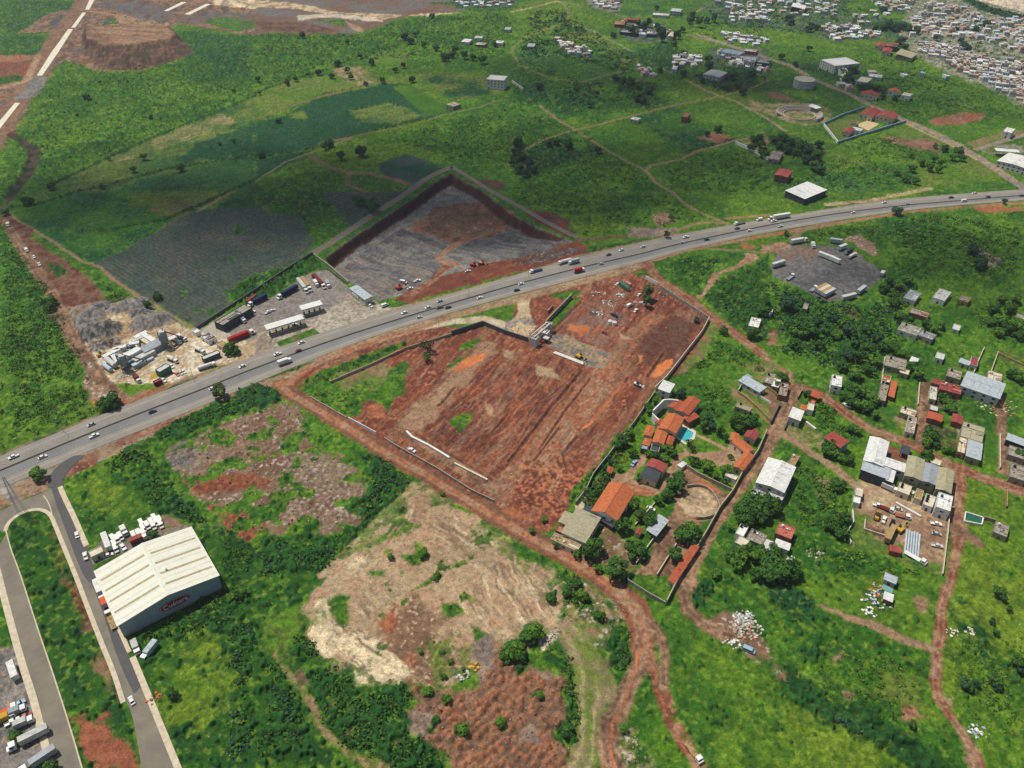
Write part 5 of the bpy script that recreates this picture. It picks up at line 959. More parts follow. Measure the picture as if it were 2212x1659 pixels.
def house(A,B,C,h,wall='cream',roof='conc',rt='flat',label=None,cat='house',name='house',group=None,win=1,tank=None,door=True,rh=None,par=.45,ov=.4,rng=random.Random(3),z=0.0,open_sides=False):
 loc,rz,lx,ly=rectf(A,B,C,h);z=hz(loc.x,loc.y)if z is None else z
 root=empty(name,(loc.x,loc.y,z),rz);tag(root,label,cat,group)
 wm=pm(wall,var=.2,scale=.8)
 hx,hy=lx/2,ly/2
 if not open_sides:
  b=MB();b.box(-hx,hx,-hy,hy,-.6,h-.02 if rt=='flat' else h-.05);b.build('wall',wm,root)
 else:
  b=MB()
  nx_=max(2,int(lx/6)+1)
  for i in range(nx_):
   for s in(-1,1):px=-hx+.25+(lx-.5)*i/(nx_-1);b.box(px-.15,px+.15,s*(hy-.25)-.15,s*(hy-.25)+.15,-.3,h-.05)
  b.build('column',wm,root)
 if rt=='flat':
  b=MB();b.box(-hx+.01,hx-.01,-hy+.01,hy-.01,h-.02,h+.05);b.build('roof',pm(roof,var=.5,scale=.8),root)
  if lx*ly>45 and h<7 and name!='building':
   q=MB();q.box(-hx*rng.uniform(.1,.7),hx*rng.uniform(-.05,.2),-hy+.2,-hy*rng.uniform(.2,.5),h,h+rng.uniform(.25,.6));q.box(hx*.3,hx*.34+.1,-hy+.2,hy-.2,h,h+.35);q.box(-hx+.3,hx*.3,hy*.1,hy*.1+.18,h,h+.35);q.build('low_roof_wall',pm(wall,var=.4,scale=.9,tag='_rw'),root)
   for _ in range(3):x_,y_=rng.uniform(-hx*.8,hx*.7),rng.uniform(-hy*.7,hy*.7);q=MB();q.box(x_-.3,x_+rng.uniform(.2,.9),y_-.3,y_+.4,h+.05,h+rng.uniform(.2,.8));q.build('roof_box',pm(rng.choice(('dgrey','brick','white','tin2')),tag='_cl'),root)
  if par:
   t=.18;q=MB();q.box(-hx-.02,hx+.02,-hy-.02,-hy+t,h-.04,h+par);q.box(-hx-.02,hx+.02,hy-t,hy+.02,h-.04,h+par);q.box(-hx-.02,-hx+t,-hy+t,hy-t,h-.04,h+par);q.box(hx-t,hx+.02,-hy+t,hy-t,h-.04,h+par)
   q.build('parapet',pm(wall,var=.25,scale=.7,tag='_cap'),root)
 else:
  kind={'gable':'tiles','tgable':'ribs','shed':'ribs','hip':'tiles'}[rt]
  rm=pm(roof,kind,var=.22,scale=.7)
  rh=rh if rh is not None else min(2.6,ly*.16)
  if rt in('gable','tgable','hip'):
   X0=hx+ov;Y0=hy+ov;t=.22;ins=min(hy,hx)*.85 if rt=='hip' else 0
   vs=[(-X0,-Y0,h),(X0,-Y0,h),(X0,Y0,h),(-X0,Y0,h),(-X0+ins,0,h+rh),(X0-ins,0,h+rh)]
   k=len(vs);vs+=[(v[0],v[1],v[2]+t)for v in vs]
   fs=[(0,4,5,1)[::1],(2,5,4,3),(0,3,4),(1,5,2)]
   fs2=[(k+0,k+1,k+5,k+4),(k+2,k+3,k+4,k+5),(k+0,k+4,k+3),(k+1,k+2,k+5)]
   if rt!='hip':fs2=fs2[:2];fs=fs[:2]
   sd=[(0,1,k+1,k),(1,2,k+2,k+1),(2,3,k+3,k+2),(3,0,k,k+3)]if rt=='hip' else[(0,1,k+1,k),(2,3,k+3,k+2),(0,k,k+4,4),(4,k+4,k+3,3),(1,5,k+5,k+1),(5,2,k+2,k+5)]
   r_=mo('roof',vs,fs+fs2+sd,rm,root)
   if rt!='hip' and not open_sides:
    g=MB();g.add([(-hx,-hy,h-.1),(-hx,hy,h-.1),(-hx,0,h+rh-.05)],[(0,2,1)]);g.add([(hx,-hy,h-.1),(hx,hy,h-.1),(hx,0,h+rh-.05)],[(0,1,2)]);g.build('gable_wall',wm,root)
   if rt!='tgable' or True:
    c=MB();c.bar((-X0+ins,0,h+rh+t+.05),(X0-ins,0,h+rh+t+.05),.4,.16);c.build('ridge',pm(roof,var=.3,scale=1,tag='_ridge'),r_)
  else:
   X0=hx+ov;Y0=hy+ov;rh=rh or .6;t=.15
   vs=[(-X0,-Y0,h),(X0,-Y0,h),(X0,Y0,h+rh),(-X0,Y0,h+rh)];vs+=[(v[0],v[1],v[2]+t)for v in vs]
   r_=mo('roof',vs,[(3,2,1,0),(4,5,6,7),(0,1,5,4),(1,2,6,5),(2,3,7,6),(3,0,4,7)],rm,root)
 if rt in('shed','tgable')and lx*ly>60:
  for k_ in range(int(lx/4)):
   x_=rng.uniform(-hx+.6,hx-.6);q=MB();y0=-hy*rng.uniform(.2,.98);y1=min(hy-.3,y0+hy*rng.uniform(.5,1.1))if rt=='shed' else-.4;f_=(lambda y:h+rh*(y+hy+ov)/(2*hy+2*ov)+.17)if rt=='shed' else(lambda y:h+rh*(1-abs(y)/(hy+ov))+.24)
   q.bar((x_,y0,f_(y0)),(x_,y1,f_(y1)),rng.uniform(.7,1.1),.03);q.build('patched_sheet',pm(roof,var=.6,scale=2,tag='_patch'),r_)
 if not open_sides:
  for(nx,ny,he,w)in face_dirs(rz,lx,ly,loc):
   if win and w>3.5:
    nst=1 if h<5 else int(h//2.9);nn=max(1,min(6,int(w/4.2)))
    for st in range(nst):
     for i in range(nn):
      t=-w/2+w*(i+.5)/nn;z0=h-2.2-2.9*st
      if z0<.3:continue
      if door and st==nst-1 and i==0 and not(nx>0 and win>1):opn('door',root,nx,ny,he,t,.05,2.2,1.2,pm('brown',tag='_door'))
      else:opn('window',root,nx,ny,he,t,z0,z0+1.25,min(1.7,w/nn*.5),M_GLASS,pm('white',tag='_frame')if win>1 else None)
 if tank:
  ts=[tank]if isinstance(tank,str)else list(tank)
  for i,tc in enumerate(ts):
   q=MB();px,py=hx*.55-i*1.8,hy*.5;q.tube((px,py,h),(px,py,h+1.3),.62,.62,10);q.tube((px,py,h+1.3),(px,py,h+1.55),.62,.25,10);q.build('water_tank',pm(tc,tag='_tank'),root)
 return root
def wln(D,h,label,t=.3,c='conc',cat='wall',name='boundary_wall',group=None,smooth=False,posts=False,z0=0.0):
 P=W(D);P=smooth_line(P,len(D)*6)if smooth else P
 o0=P[0];root=empty(name,(o0.x,o0.y,z0));tag(root,label,cat,group)
 b=MB();cp=MB()
 for i in range(len(P)-1):
  a,d=P[i]-o0,P[i+1]-o0;e=(d-a);e.z=0
  if e.length<.01:continue
  e.normalize();n=Vector((-e.y,e.x,0))*t/2;ex=e*t*.5
  q=[a-n-ex*(i>0),d-n+ex*(i<len(P)-2)*.98,d+n+ex*(i<len(P)-2)*.98,a+n-ex*(i>0)]
  b.prism([(v.x,v.y)for v in q][::1],-.5,h-.001*(i%3))
  n2=n*1.25;q=[a-n2,d-n2,d+n2,a+n2];cp.prism([(v.x,v.y)for v in q],h+.0015*(i%3),h+.09+.002*(i%3))
 b.build('panel',pm(c,var=.3,scale=.5),root);cp.build('coping',pm(c,var=.2,scale=.6,tag='_coping'),root)
 return root
 # ------------------------------------------------------------------ trees
RNG=random.Random(11)
def leafmat(name,c,c2):
 m=mat(name,c,rough=.75,c2=c2,scale=.9,spec=.15);return m
LM={'dark':leafmat('leaves_dark',(70,106,42),(36,68,30)),'mid':leafmat('leaves_mid',(88,128,42),(52,92,32)),'light':leafmat('leaves_light',(122,152,50),(74,112,34)),'blue':leafmat('leaves_bluish',(64,96,70),(38,66,50)),'olive':leafmat('leaves_olive',(96,104,52),(56,66,34)),'brown':leafmat('leaves_sparse',(84,84,52),(54,50,36))}
M_BARK=mat('bark',(92,74,58),rough=1)
def crown_mesh(seed,n=520,flat=.8,gaps=.12,ls=.17,lobes=7):
 r=random.Random(seed);L=[(0,0,.05,.62)]
 for i in range(lobes):
  a=2*math.pi*(i+r.uniform(-.4,.4))/lobes;d=r.uniform(.38,.66)
  L.append((d*math.cos(a),d*math.sin(a),r.uniform(-.35,.45)*flat,r.uniform(.2,.5)))
 vs,fs=[],[]
 while len(fs)<n:
  cx,cy,cz,cr=r.choice(L)
  u=Vector((r.gauss(0,1),r.gauss(0,1),r.gauss(.25,1))).normalized();k=cr*r.uniform(.78,1.08)
  p=Vector((cx,cy,cz))+Vector((u.x*k,u.y*k,u.z*k*flat))
  if any((p-Vector(l[:3])).length<l[3]*.62 for l in L):continue
  nrm_=(u+Vector((r.uniform(-.6,.6),r.uniform(-.6,.6),r.uniform(-.2,.8)))).normalized();a=nrm_.orthogonal().normalized();b=nrm_.cross(a);th=r.uniform(0,6.28);s=ls*r.uniform(.55,1.25)
  a2=(a*math.cos(th)+b*math.sin(th))*s;b2=(b*math.cos(th)-a*math.sin(th))*s*r.uniform(.5,.9);k0=len(vs)
  vs+=[tuple(p-a2-b2*.3),tuple(p-b2),tuple(p+a2-b2*.2),tuple(p+b2+nrm_*s*.25)];fs.append((k0,k0+1,k0+2,k0+3))
 me=bpy.data.meshes.new('crown');me.from_pydata(vs,[],fs);return me
CROWNS={}
for kd,(sd,fl,ls_,nn)in{'round':(1,.85,.15,620),'wide':(2,.6,.15,620),'tall':(3,1.45,.17,560),'thin':(4,.9,.13,300),'dense':(5,.75,.14,760)}.items():
 for lm in LM:
  me=crown_mesh(sd,nn,fl,ls=ls_);me.materials.append(LM[lm]);me.materials.append(LM[{'dark':'mid','mid':'light','light':'mid','blue':'dark','olive':'mid','brown':'olive'}[lm]]);_r=random.Random(sd);me.polygons.foreach_set('material_index',[1 if _r.random()<.3 else 0 for _ in me.polygons]);CROWNS[(kd,lm)]=me
def _trunk():
 b=MB();b.tube((0,0,-.25),(.02,.01,.55),.07,.05,7);r=random.Random(4)
 for i in range(5):
  a=i*1.26+r.uniform(-.3,.3);b.tube((.02,.01,.42+.04*i),(.38*math.cos(a),.38*math.sin(a),.85+r.uniform(-.1,.25)),.032,.014,5)
 o=b.build('trunk',M_BARK);me=o.data;bpy.data.objects.remove(o);return me
TRUNK=_trunk()
def tree(x,y,r,kd='round',lm='mid',label=None,group=None,name='tree',hgt_=None,cat='tree'):
 """x, y is where the middle of the crown shows; r its radius in metres"""
 hc=hgt_ if hgt_ is not None else r*(.95 if kd!='tall' else 1.5)
 P=at(x,y,hc);g=hz(P.x,P.y)
 root=empty(name,(P.x,P.y,g),RNG.uniform(0,6.28));tag(root,label,cat,group)
 c=bpy.data.objects.new('crown',CROWNS[(kd,lm)]);COL.objects.link(c);c.parent=root
 c.location=(0,0,hc);s=r/.95;c.scale=(s*RNG.uniform(.85,1.15),s*RNG.uniform(.75,1.1),s*RNG.uniform(.85,1.2))
 t=bpy.data.objects.new('trunk',TRUNK);COL.objects.link(t);t.parent=root;t.scale=(r,r,hc/.85)
 return root
ORD='leftmost,second,third,fourth,fifth,sixth,seventh,eighth,ninth,tenth,eleventh,twelfth,thirteenth,fourteenth,fifteenth,sixteenth,seventeenth,eighteenth,nineteenth,twentieth,21st,22nd,23rd,24th'.split(',')
def trees(c,r,pts,label,group,kd='round',lm='mid',name='tree',cat='tree'):
 rk={p:i for i,p in enumerate(sorted(pts))};n=len(pts)
 for i,p in enumerate(pts):
  x,y=tp(c,r,p[0],p[1]);k=kd if isinstance(kd,str)else kd[i%len(kd)];l=lm if isinstance(lm,str)else lm[i%len(lm)]
  lb=label if n>24 or n<2 else label+(', leftmost one' if rk[p]==0 else ', rightmost one' if rk[p]==n-1 else ', %s from left'%ORD[rk[p]]);tree(x,y,p[2],k,l,lb,group,name,cat=cat)
def cps(name,D_list,n,rr,lm,label,cat='shrubs',hmul=.8,seed=1,leaf=9):
 """shrub thicket nobody could count: one object of many leaf clumps"""
 r=np.random.RandomState(seed);P=[]
 polys=[W(D)for D in D_list];areas=[]
 for p in polys:areas.append(abs(sum(p[i].x*p[(i+1)%len(p)].y-p[(i+1)%len(p)].x*p[i].y for i in range(len(p))))/2)
 tot=sum(areas);cen=[]
 for p,a in zip(polys,areas):
  m=int(n*a/tot)+1;A=np.array([(q.x,q.y)for q in p]);lo,hi=A.min(0),A.max(0);got=0;tries=0
  while got<m and tries<60:
   tries+=1;q=r.rand(m*2,2)*(hi-lo)+lo;ins=np.zeros(len(q),bool)
   for i in range(len(A)):
    a0,b0=A[i],A[(i+1)%len(A)]
    cnd=((a0[1]>q[:,1])!=(b0[1]>q[:,1]))&(q[:,0]<(b0[0]-a0[0])*(q[:,1]-a0[1])/(b0[1]-a0[1]+1e-9)+a0[0]);ins^=cnd
   den=vnoise(q[:,0]/9.0,q[:,1]/9.0,seed+3);q=q[ins&(den>r.rand(len(q))*.75)]
   q=q[:m-got];got+=len(q);cen.append(q)
 cen=np.concatenate(cen)
 # ragged edges: thin out towards the outline
 dm=np.full(len(cen),1e9)
 for p in polys:
  for i in range(len(p)):
   a0,b0=np.array(p[i][:2]),np.array(p[(i+1)%len(p)][:2]);e=b0-a0;t=np.clip(((cen-a0)@e)/(e@e+1e-9),0,1);dm=np.minimum(dm,np.linalg.norm(cen-a0-t[:,None]*e,axis=1))
 cen=cen[dm+(vnoise(cen[:,0]/7.0,cen[:,1]/7.0,seed+9)-.5)*9>r.rand(len(cen))*7];K=len(cen);rad=rr[0]+(rr[1]-rr[0])*r.rand(K)**1.6
 gz=np.array([hz(c[0],c[1])for c in cen])
 L=leaf;u=r.randn(K,L,3);u[...,2]=np.abs(u[...,2])*.9;u/=np.linalg.norm(u,axis=2,keepdims=True)
 k=rad[:,None,None]*(.65+.5*r.rand(K,L,1));c3=np.stack([cen[:,0],cen[:,1],gz],1)[:,None,:]+u*k*np.array([1,1,hmul])
 nr=u+r.randn(K,L,3)*.35;nr/=np.linalg.norm(nr,axis=2,keepdims=True)
 t=r.randn(K,L,3);a=np.cross(nr,t);a/=np.linalg.norm(a,axis=2,keepdims=True);b=np.cross(nr,a)
 s=(rad[:,None,None]*.42)*(.6+.6*r.rand(K,L,1));a=a*s;b=b*s*.75
 V=np.stack([c3-a-b*.3,c3-b,c3+a-b*.2,c3+b],2).reshape(-1,3);F=np.arange(len(V)).reshape(-1,4)
 me=bpy.data.meshes.new(name);me.vertices.add(len(V));me.vertices.foreach_set('co',V.astype(np.float32).ravel());me.loops.add(F.size);me.loops.foreach_set('vertex_index',F.astype(np.int32).ravel())
 me.polygons.add(len(F));me.polygons.foreach_set('loop_start',np.arange(0,F.size,4,dtype=np.int32))
 me.update(calc_edges=True)
 for m in(lm if isinstance(lm,(list,tuple))else[lm]):me.materials.append(LM[m])
 if isinstance(lm,(list,tuple)):me.polygons.foreach_set('material_index',np.repeat(r.randint(0,len(lm),K),L).astype(np.int32))
 o=bpy.data.objects.new(name,me);COL.objects.link(o);tag(o,label,cat,None,'stuff');return o
 # ------------------------------------------------------------------ vehicles: +x is forward
VP={}
def _w(b,x,y,r=.34,w=.24):b.tube((x,y-w/2*(1 if y>0 else-1),r),(x,y+w/2*(1 if y>0 else-1),r),r,r,10)
def wheels(root,xs_,hw,r=.34,w=.24):
 for x in xs_:
  for s in(-1,1):
   b=MB();_w(b,x,s*hw,r,w);o=b.build('wheel',M_TYRE,root);q=MB();q.tube((x,s*(hw+w*.5),r),(x,s*(hw+w*.55),r),r*.5,r*.5,8);q.build('rim',pm('silver',tag='_rim'),o)
def paint(c):return mat('paint_'+(c if isinstance(c,str)else '%d_%d_%d'%c),PAL[c]if isinstance(c,str)else c,rough=.35,spec=.5,var=.06)
def v_car(c):
 root=empty('car',(0,0,0));P=paint(c)
 b=MB();b.yprism([(-2.2,.3),(2.15,.3),(2.25,.62),(1.35,.86),(-1.85,.92),(-2.25,.8)],-.86,.86);b.yprism([(-1.1,1.38),(-.9,1.45),(.3,1.45),(.5,1.38)],-.66,.66);b.build('body',P,root)
 g=MB();g.add([(-1.85,-.8,.9),(1.2,-.8,.87),(1.2,.8,.87),(-1.85,.8,.9),(-1.12,-.67,1.4),(.46,-.67,1.4),(.46,.67,1.4),(-1.12,.67,1.4)],[(0,1,5,4),(1,2,6,5),(2,3,7,6),(3,0,4,7)]);g.build('window',M_GLASS,root)
 wheels(root,(-1.35,1.35),.8)
 for s in(-1,1):q=MB();q.box(2.12,2.24,s*.62-.15,s*.62+.15,.55,.7);q.build('headlight',pm('pale',tag='_lamp'),root)
 return root
def v_pickup(c):
 root=empty('pickup_truck',(0,0,0));P=paint(c)
 b=MB();b.yprism([(-2.6,.45),(2.6,.45),(2.65,.95),(1.5,1.08),(-.8,1.08),(-.8,.7),(-2.6,.7)],-.92,.92);b.yprism([(-.75,1.7),(-.6,1.78),(.7,1.78),(.85,1.7)],-.75,.75);b.build('body',P,root)
 q=MB();q.box(-2.65,-2.55,-.92,.92,.7,1.1);q.box(-2.55,-.85,-.92,-.82,.7,1.1);q.box(-2.55,-.85,.82,.92,.7,1.1);q.build('cargo_bed',P,root)
 g=MB();g.add([(-.8,-.85,1.08),(1.4,-.85,1.08),(1.4,.85,1.08),(-.8,.85,1.08),(-.72,-.74,1.72),(.8,-.74,1.72),(.8,.74,1.72),(-.72,.74,1.72)],[(0,1,5,4),(1,2,6,5),(2,3,7,6),(3,0,4,7)]);g.build('window',M_GLASS,root)
 wheels(root,(-1.7,1.7),.84,.4);return root
def v_van(c):
 root=empty('van',(0,0,0));P=paint(c)
 b=MB();b.yprism([(-2.6,.4),(2.5,.4),(2.6,1.0),(1.9,1.3),(1.3,2.2),(-2.6,2.25)],-.95,.95);b.build('body',P,root)
 g=MB();g.add([(1.93,-.85,1.33),(1.93,.85,1.33),(1.38,.8,2.15),(1.38,-.8,2.15)],[(0,1,2,3)]);g.box(-1.9,1.2,-.97,-.955,1.4,1.95);g.box(-1.9,1.2,.955,.97,1.4,1.95);g.build('window',M_GLASS,root)
 wheels(root,(-1.7,1.6),.86,.36);return root
def cab(root,x,c,w=1.15,h=2.6,l=2.0,nose=0.0):
 P=paint(c);b=MB();b.yprism([(x-l,.6),(x+nose,.6),(x+nose,1.5),(x,1.7),(x-.25,h),(x-l,h)],-w,w);o=b.build('cab',P,root)
 g=MB();g.add([(x+.03,-w+.12,1.72),(x+.03,w-.12,1.72),(x-.2,w-.15,h-.2),(x-.2,-w+.15,h-.2)],[(0,1,2,3)]);g.box(x-l*.7,x-.35,-w-.02,-w-.005,1.7,h-.35);g.box(x-l*.7,x-.35,w+.005,w+.02,1.7,h-.35);g.build('windscreen',M_GLASS,o);return o
def v_boxtruck(c,c2='white',L=7.0,name='box_truck'):
 root=empty(name,(0,0,0));x=L/2+1;cab(root,x,c2)
 b=MB();b.box(-x+.2,x-2.2,-1.25,1.25,.95,3.5);o=b.build('cargo_box',pm(c,'ribs',s2=1.5),root)
 q=MB();q.box(-x+.19,-x+.2-.03,-1.1,1.1,1.05,3.4);q.build('rear_door',pm('silver'),o)
 f=MB();f.box(-x+.4,x-.3,-.5,.5,.6,.93);f.build('chassis',M_DARK,root);wheels(root,(-x+1.6,x-1.2),1.0,.48,.3);return root
def v_tank(c,c2='white',L=9):
 root=empty('tanker_truck',(0,0,0));x=L/2+1;cab(root,x,c2);b=MB();b.tube((-x+.2,0,2.1),(x-2.3,0,2.1),1.15,1.15,14);b.build('tank',pm(c),root)
 f=MB();f.box(-x+.4,x-.3,-.5,.5,.6,.95);f.build('chassis',M_DARK,root);wheels(root,(-x+1.3,-x+2.5,x-1.2),1.0,.48,.3);return root
def v_semi(c,c2='white',L=13.6):
 root=empty('articulated_lorry',(0,0,0));x=L/2+3;cab(root,x,c2,1.2,3.3,2.4,.9)
 b=MB();b.box(-x+.3,x-3.6,-1.3,1.3,1.15,4.0);o=b.build('trailer',pm(c,'ribs',s2=1.2),root);q=MB();q.box(-x+.24,-x+.28,-1.15,1.15,1.25,3.9);q.build('rear_door',pm('silver'),o)
 f=MB();f.box(-x+.6,x-.4,-.5,.5,.7,1.12);f.build('chassis',M_DARK,root);wheels(root,(-x+1.5,-x+2.8,x-4.5,x-5.7,x-.9),1.05,.5,.4);return root
def v_trailer(c,c2=None,L=13.0):
 root=empty('cargo_trailer',(0,0,0));x=L/2;b=MB();b.box(-x,x,-1.3,1.3,1.15,3.95);o=b.build('cargo_box',pm(c,'ribs',s2=1.2),root)
 q=MB();q.box(-x-.04,-x-.01,-1.15,1.15,1.25,3.85);q.build('rear_door',pm('silver'),o);l=MB();l.box(x-2.6,x-2.4,-.9,-.7,0,1.14);l.box(x-2.6,x-2.4,.7,.9,0,1.14);l.build('landing_leg',M_DARK,root);wheels(root,(-x+1.5,-x+2.8),1.05,.5,.4);return root
def v_flat(c,c2='white',L=8.0):
 root=empty('flatbed_truck',(0,0,0));x=L/2+1;cab(root,x,c2,nose=.5);b=MB();b.box(-x+.2,x-2.2,-1.2,1.2,1.0,1.2);b.box(x-2.35,x-2.2,-1.2,1.2,1.2,2.2);b.build('load_bed',pm(c),root)
 f=MB();f.box(-x+.4,x-.3,-.5,.5,.6,.97);f.build('chassis',M_DARK,root);wheels(root,(-x+1.6,x-1.2),1.0,.48,.3);return root
def v_mixer(c,c2='white',L=7):
 root=empty('concrete_mixer_truck',(0,0,0));x=L/2+1;cab(root,x,c2);b=MB();b.tube((-x+.6,0,2.9),(-x+2.4,0,2.6),.6,1.2,14,False);b.tube((-x+2.4,0,2.6),(x-3.4,0,2.2),1.2,1.15,14,False);b.tube((x-3.4,0,2.2),(x-2.4,0,2.0),1.15,.5,14);b.build('drum',pm(c),root)
 f=MB();f.box(-x+.4,x-.3,-.5,.5,.6,1.0);f.bar((-x+.3,0,2.4),(-x-.3,0,1.3),.5,.1);f.build('chassis',M_DARK,root);wheels(root,(-x+1.3,-x+2.5,x-1.2),1.0,.48,.3);return root
def v_bus(c,c2=None,L=11):
 root=empty('bus',(0,0,0));x=L/2;b=MB();b.yprism([(-x,.45),(x-.05,.45),(x,1.4),(x-.35,3.1),(-x+.1,3.1)],-1.25,1.25);b.build('body',paint(c),root)
 g=MB();g.box(-x+.8,x-1,-1.27,-1.255,1.5,2.5);g.box(-x+.8,x-1,1.255,1.27,1.5,2.5);g.add([(x+.02,-1.1,1.45),(x+.02,1.1,1.45),(x-.27,1.1,2.85),(x-.27,-1.1,2.85)],[(0,1,2,3)]);g.build('window',M_GLASS,root);wheels(root,(-x+2,x-2.2),1.05,.5,.3);return root
def v_loader(c,c2=None,L=5):
 root=empty('wheel_loader',(0,0,0));Y_=paint(c);b=MB();b.yprism([(-3,.9),(-.2,.9),(-.2,1.7),(-2.8,2.0)],-.9,.9);b.box(-.2,1.5,-.6,.6,.8,1.4);b.build('body',Y_,root)
 q=MB();q.box(-1.2,.1,-.75,.75,1.8,3.1);q.build('cab',M_GLASS,root);a=MB();a.bar((1.2,-.5,1.3),(3.0,-.5,.7),.25);a.bar((1.2,.5,1.3),(3.0,.5,.7),.25);a.build('arm',Y_,root);k=MB();k.yprism([(2.8,.2),(3.9,.15),(3.2,1.2),(2.9,1.2)],-1.3,1.3);k.build('bucket',Y_,root);wheels(root,(-1.9,1.1),1.0,.75,.5);return root
def v_digger(c,c2=None,L=5):
 root=empty('excavator',(0,0,0));Y_=paint(c);b=MB();b.box(-1.8,1.5,-1.3,1.3,1.0,2.1);b.build('body',Y_,root);q=MB();q.box(.2,1.6,.3,1.3,2.1,3.1);q.build('cab',M_GLASS,root)
 for s in(-1,1):t=MB();t.yprism([(-2.1,.1),(2.1,.1),(2.3,.5),(2.0,.9),(-2.0,.9),(-2.3,.5)],s*1.2-.3,s*1.2+.3);t.build('track',M_TYRE,root)
 a=MB();a.bar((1.3,-.2,1.8),(3.6,-.2,4.2),.45);a.bar((3.6,-.2,4.2),(5.6,-.2,2.2),.35);a.build('boom',Y_,root);k=MB();k.yprism([(5.3,1.2),(6.1,1.3),(6.0,2.3),(5.4,2.3)],-.7,.3);k.build('bucket',M_DARK,root);return root
VB=dict(car=v_car,pickup=v_pickup,van=v_van,box=v_boxtruck,tank=v_tank,semi=v_semi,trailer=v_trailer,flat=v_flat,mixer=v_mixer,bus=v_bus,loader=v_loader,digger=v_digger)
VCAT=dict(car='car',pickup='pickup',van='van',box='lorry',tank='tanker',semi='lorry',trailer='trailer',flat='lorry',mixer='lorry',bus='bus',loader='digger',digger='digger')
USED=set()
def veh(kind,c,pos,dr,label,group=None,c2=None,L=None,z=None):
 key=(kind,c,c2,L)
 p=at(*pos);q=at(pos[0]+dr[0]*4,pos[1]+dr[1]*4);a=math.atan2((q-p).y,(q-p).x)
 if key not in VP:
  kw={};
  if c2:kw['c2']=c2
  if L:kw['L']=L
  VP[key]=VB[kind](c,**kw);r=VP[key]
 else:
  s=VP[key];r=s.copy();COL.objects.link(r)
  for k in list(r.keys()):del r[k]
  for ch in s.children:
   d=ch.copy();COL.objects.link(d);d.parent=r
   for gch in ch.children:e=gch.copy();COL.objects.link(e);e.parent=d
 r.location=(p.x,p.y,hz(p.x,p.y)+.02 if z is None else z);r.rotation_euler=(0,0,a)
 tag(r,label,VCAT[kind],group);return r
 # ================================================================== BUILDINGS, one thing each
def zp(u,v):return(1589.9+u*.10417,771.9+v*.10417)
def H(c,r,A,B,C,h,wall,roof,rt,label,**k):
 return house(tp(c,r,*A),tp(c,r,*B),tp(c,r,*C),h,wall,roof,rt,label,**k)
 # --- the long shed with the oval sign
WA,WB,WC_=(206,1234.5),(255,1350.5),(470,1241)
loc,rz,lx,ly=rectf(WA,WB,WC_,8.6)
root=empty('warehouse',(loc.x,loc.y,0),rz);tag(root,'huge cream roofed steel shed with grey gable wall and red oval sign','warehouse')
hx,hy=lx/2,ly/2;eh,rh=8.6,3.4
sgn=1 if abs((loc-at(WB[0],WB[1],eh)).length)else 1
b=MB();b.box(-hx,hx,-hy,hy,-.5,eh-.05);b.add([(-hx,-hy,eh-.1),(-hx,hy,eh-.1),(-hx,0,eh+rh-.08)],[(0,2,1)]);b.add([(hx,-hy,eh-.1),(hx,hy,eh-.1),(hx,0,eh+rh-.08)],[(0,1,2)])
M_SW=mat('painted_steel_cladding',(156,170,173),kind='ribs',s2=2.2,var=.08,rough=.6);b.build('wall',M_SW,root)
M_SR=mat('cream_sheet_roof',(238,236,216),c2=(226,222,200),scale=.35,kind='ribs',s2=3.0,rough=.6);M_SK=mat('translucent_roof_strip',(176,166,128),var=.25,scale=.8);M_SV=mat('weathered_roof_seam',(206,202,178),var=.25,scale=.9)
for sd in(-1,1):
 X0,Y0,t=hx+.5,hy+.6,.2
 vs=[(-X0,sd*Y0,eh-.05),(X0,sd*Y0,eh-.05),(X0,0,eh+rh),(-X0,0,eh+rh)];k=4;vs+=[(v[0],v[1],v[2]+t)for v in vs]
 f=[(3,2,1,0),(4,5,6,7),(0,1,5,4),(1,2,6,5),(2,3,7,6),(3,0,4,7)]
 if sd<0:f=f
 else:f=[q[::-1]for q in f]
 rf=mo('roof_slope',vs,f,M_SR,root)
 n_=4
 for i in range(n_):
  xx=-hx+lx*(i+1)/(n_+1)+(.0 if sd<0 else .8)
  a=Vector((xx,sd*(hy-.5),eh+rh*(.5/hy)+.27));d=Vector((xx,sd*1.2,eh+rh*(1-1.2/hy)+.24));s_=MB();s_.bar(a,d,1.15,.06);s_.build('skylight_strip',M_SK,rf)
 for i in range(9):
  xx=-hx+lx*(i+.5)/9;a=Vector((xx,sd*(hy+.4),eh+.2));d=Vector((xx,sd*.6,eh+rh*.97+.2));s_=MB();s_.bar(a,d,.16,.08);s_.build('roof_seam',M_SV,rf)
c=MB();c.bar((-hx-.5,0,eh+rh+.25),(hx+.5,0,eh+rh+.25),.9,.12);c.build('ridge_cap',mat('ridge_cap',(226,224,206)),root)
f_=MB();f_.bar((hx+.55,-hy-.6,eh+.08),(hx+.55,0,eh+rh+.15),.12,.35);f_.bar((hx+.55,0,eh+rh+.15),(hx+.55,hy+.6,eh+.08),.12,.35);f_.build('roof_trim',mat('white_trim',(240,240,230)),root)
pl=MB();pl.box(hx-.02,hx+.12,-hy,hy,-.3,.9);pl.build('plinth',mat('plinth_concrete',(170,158,140)),root)
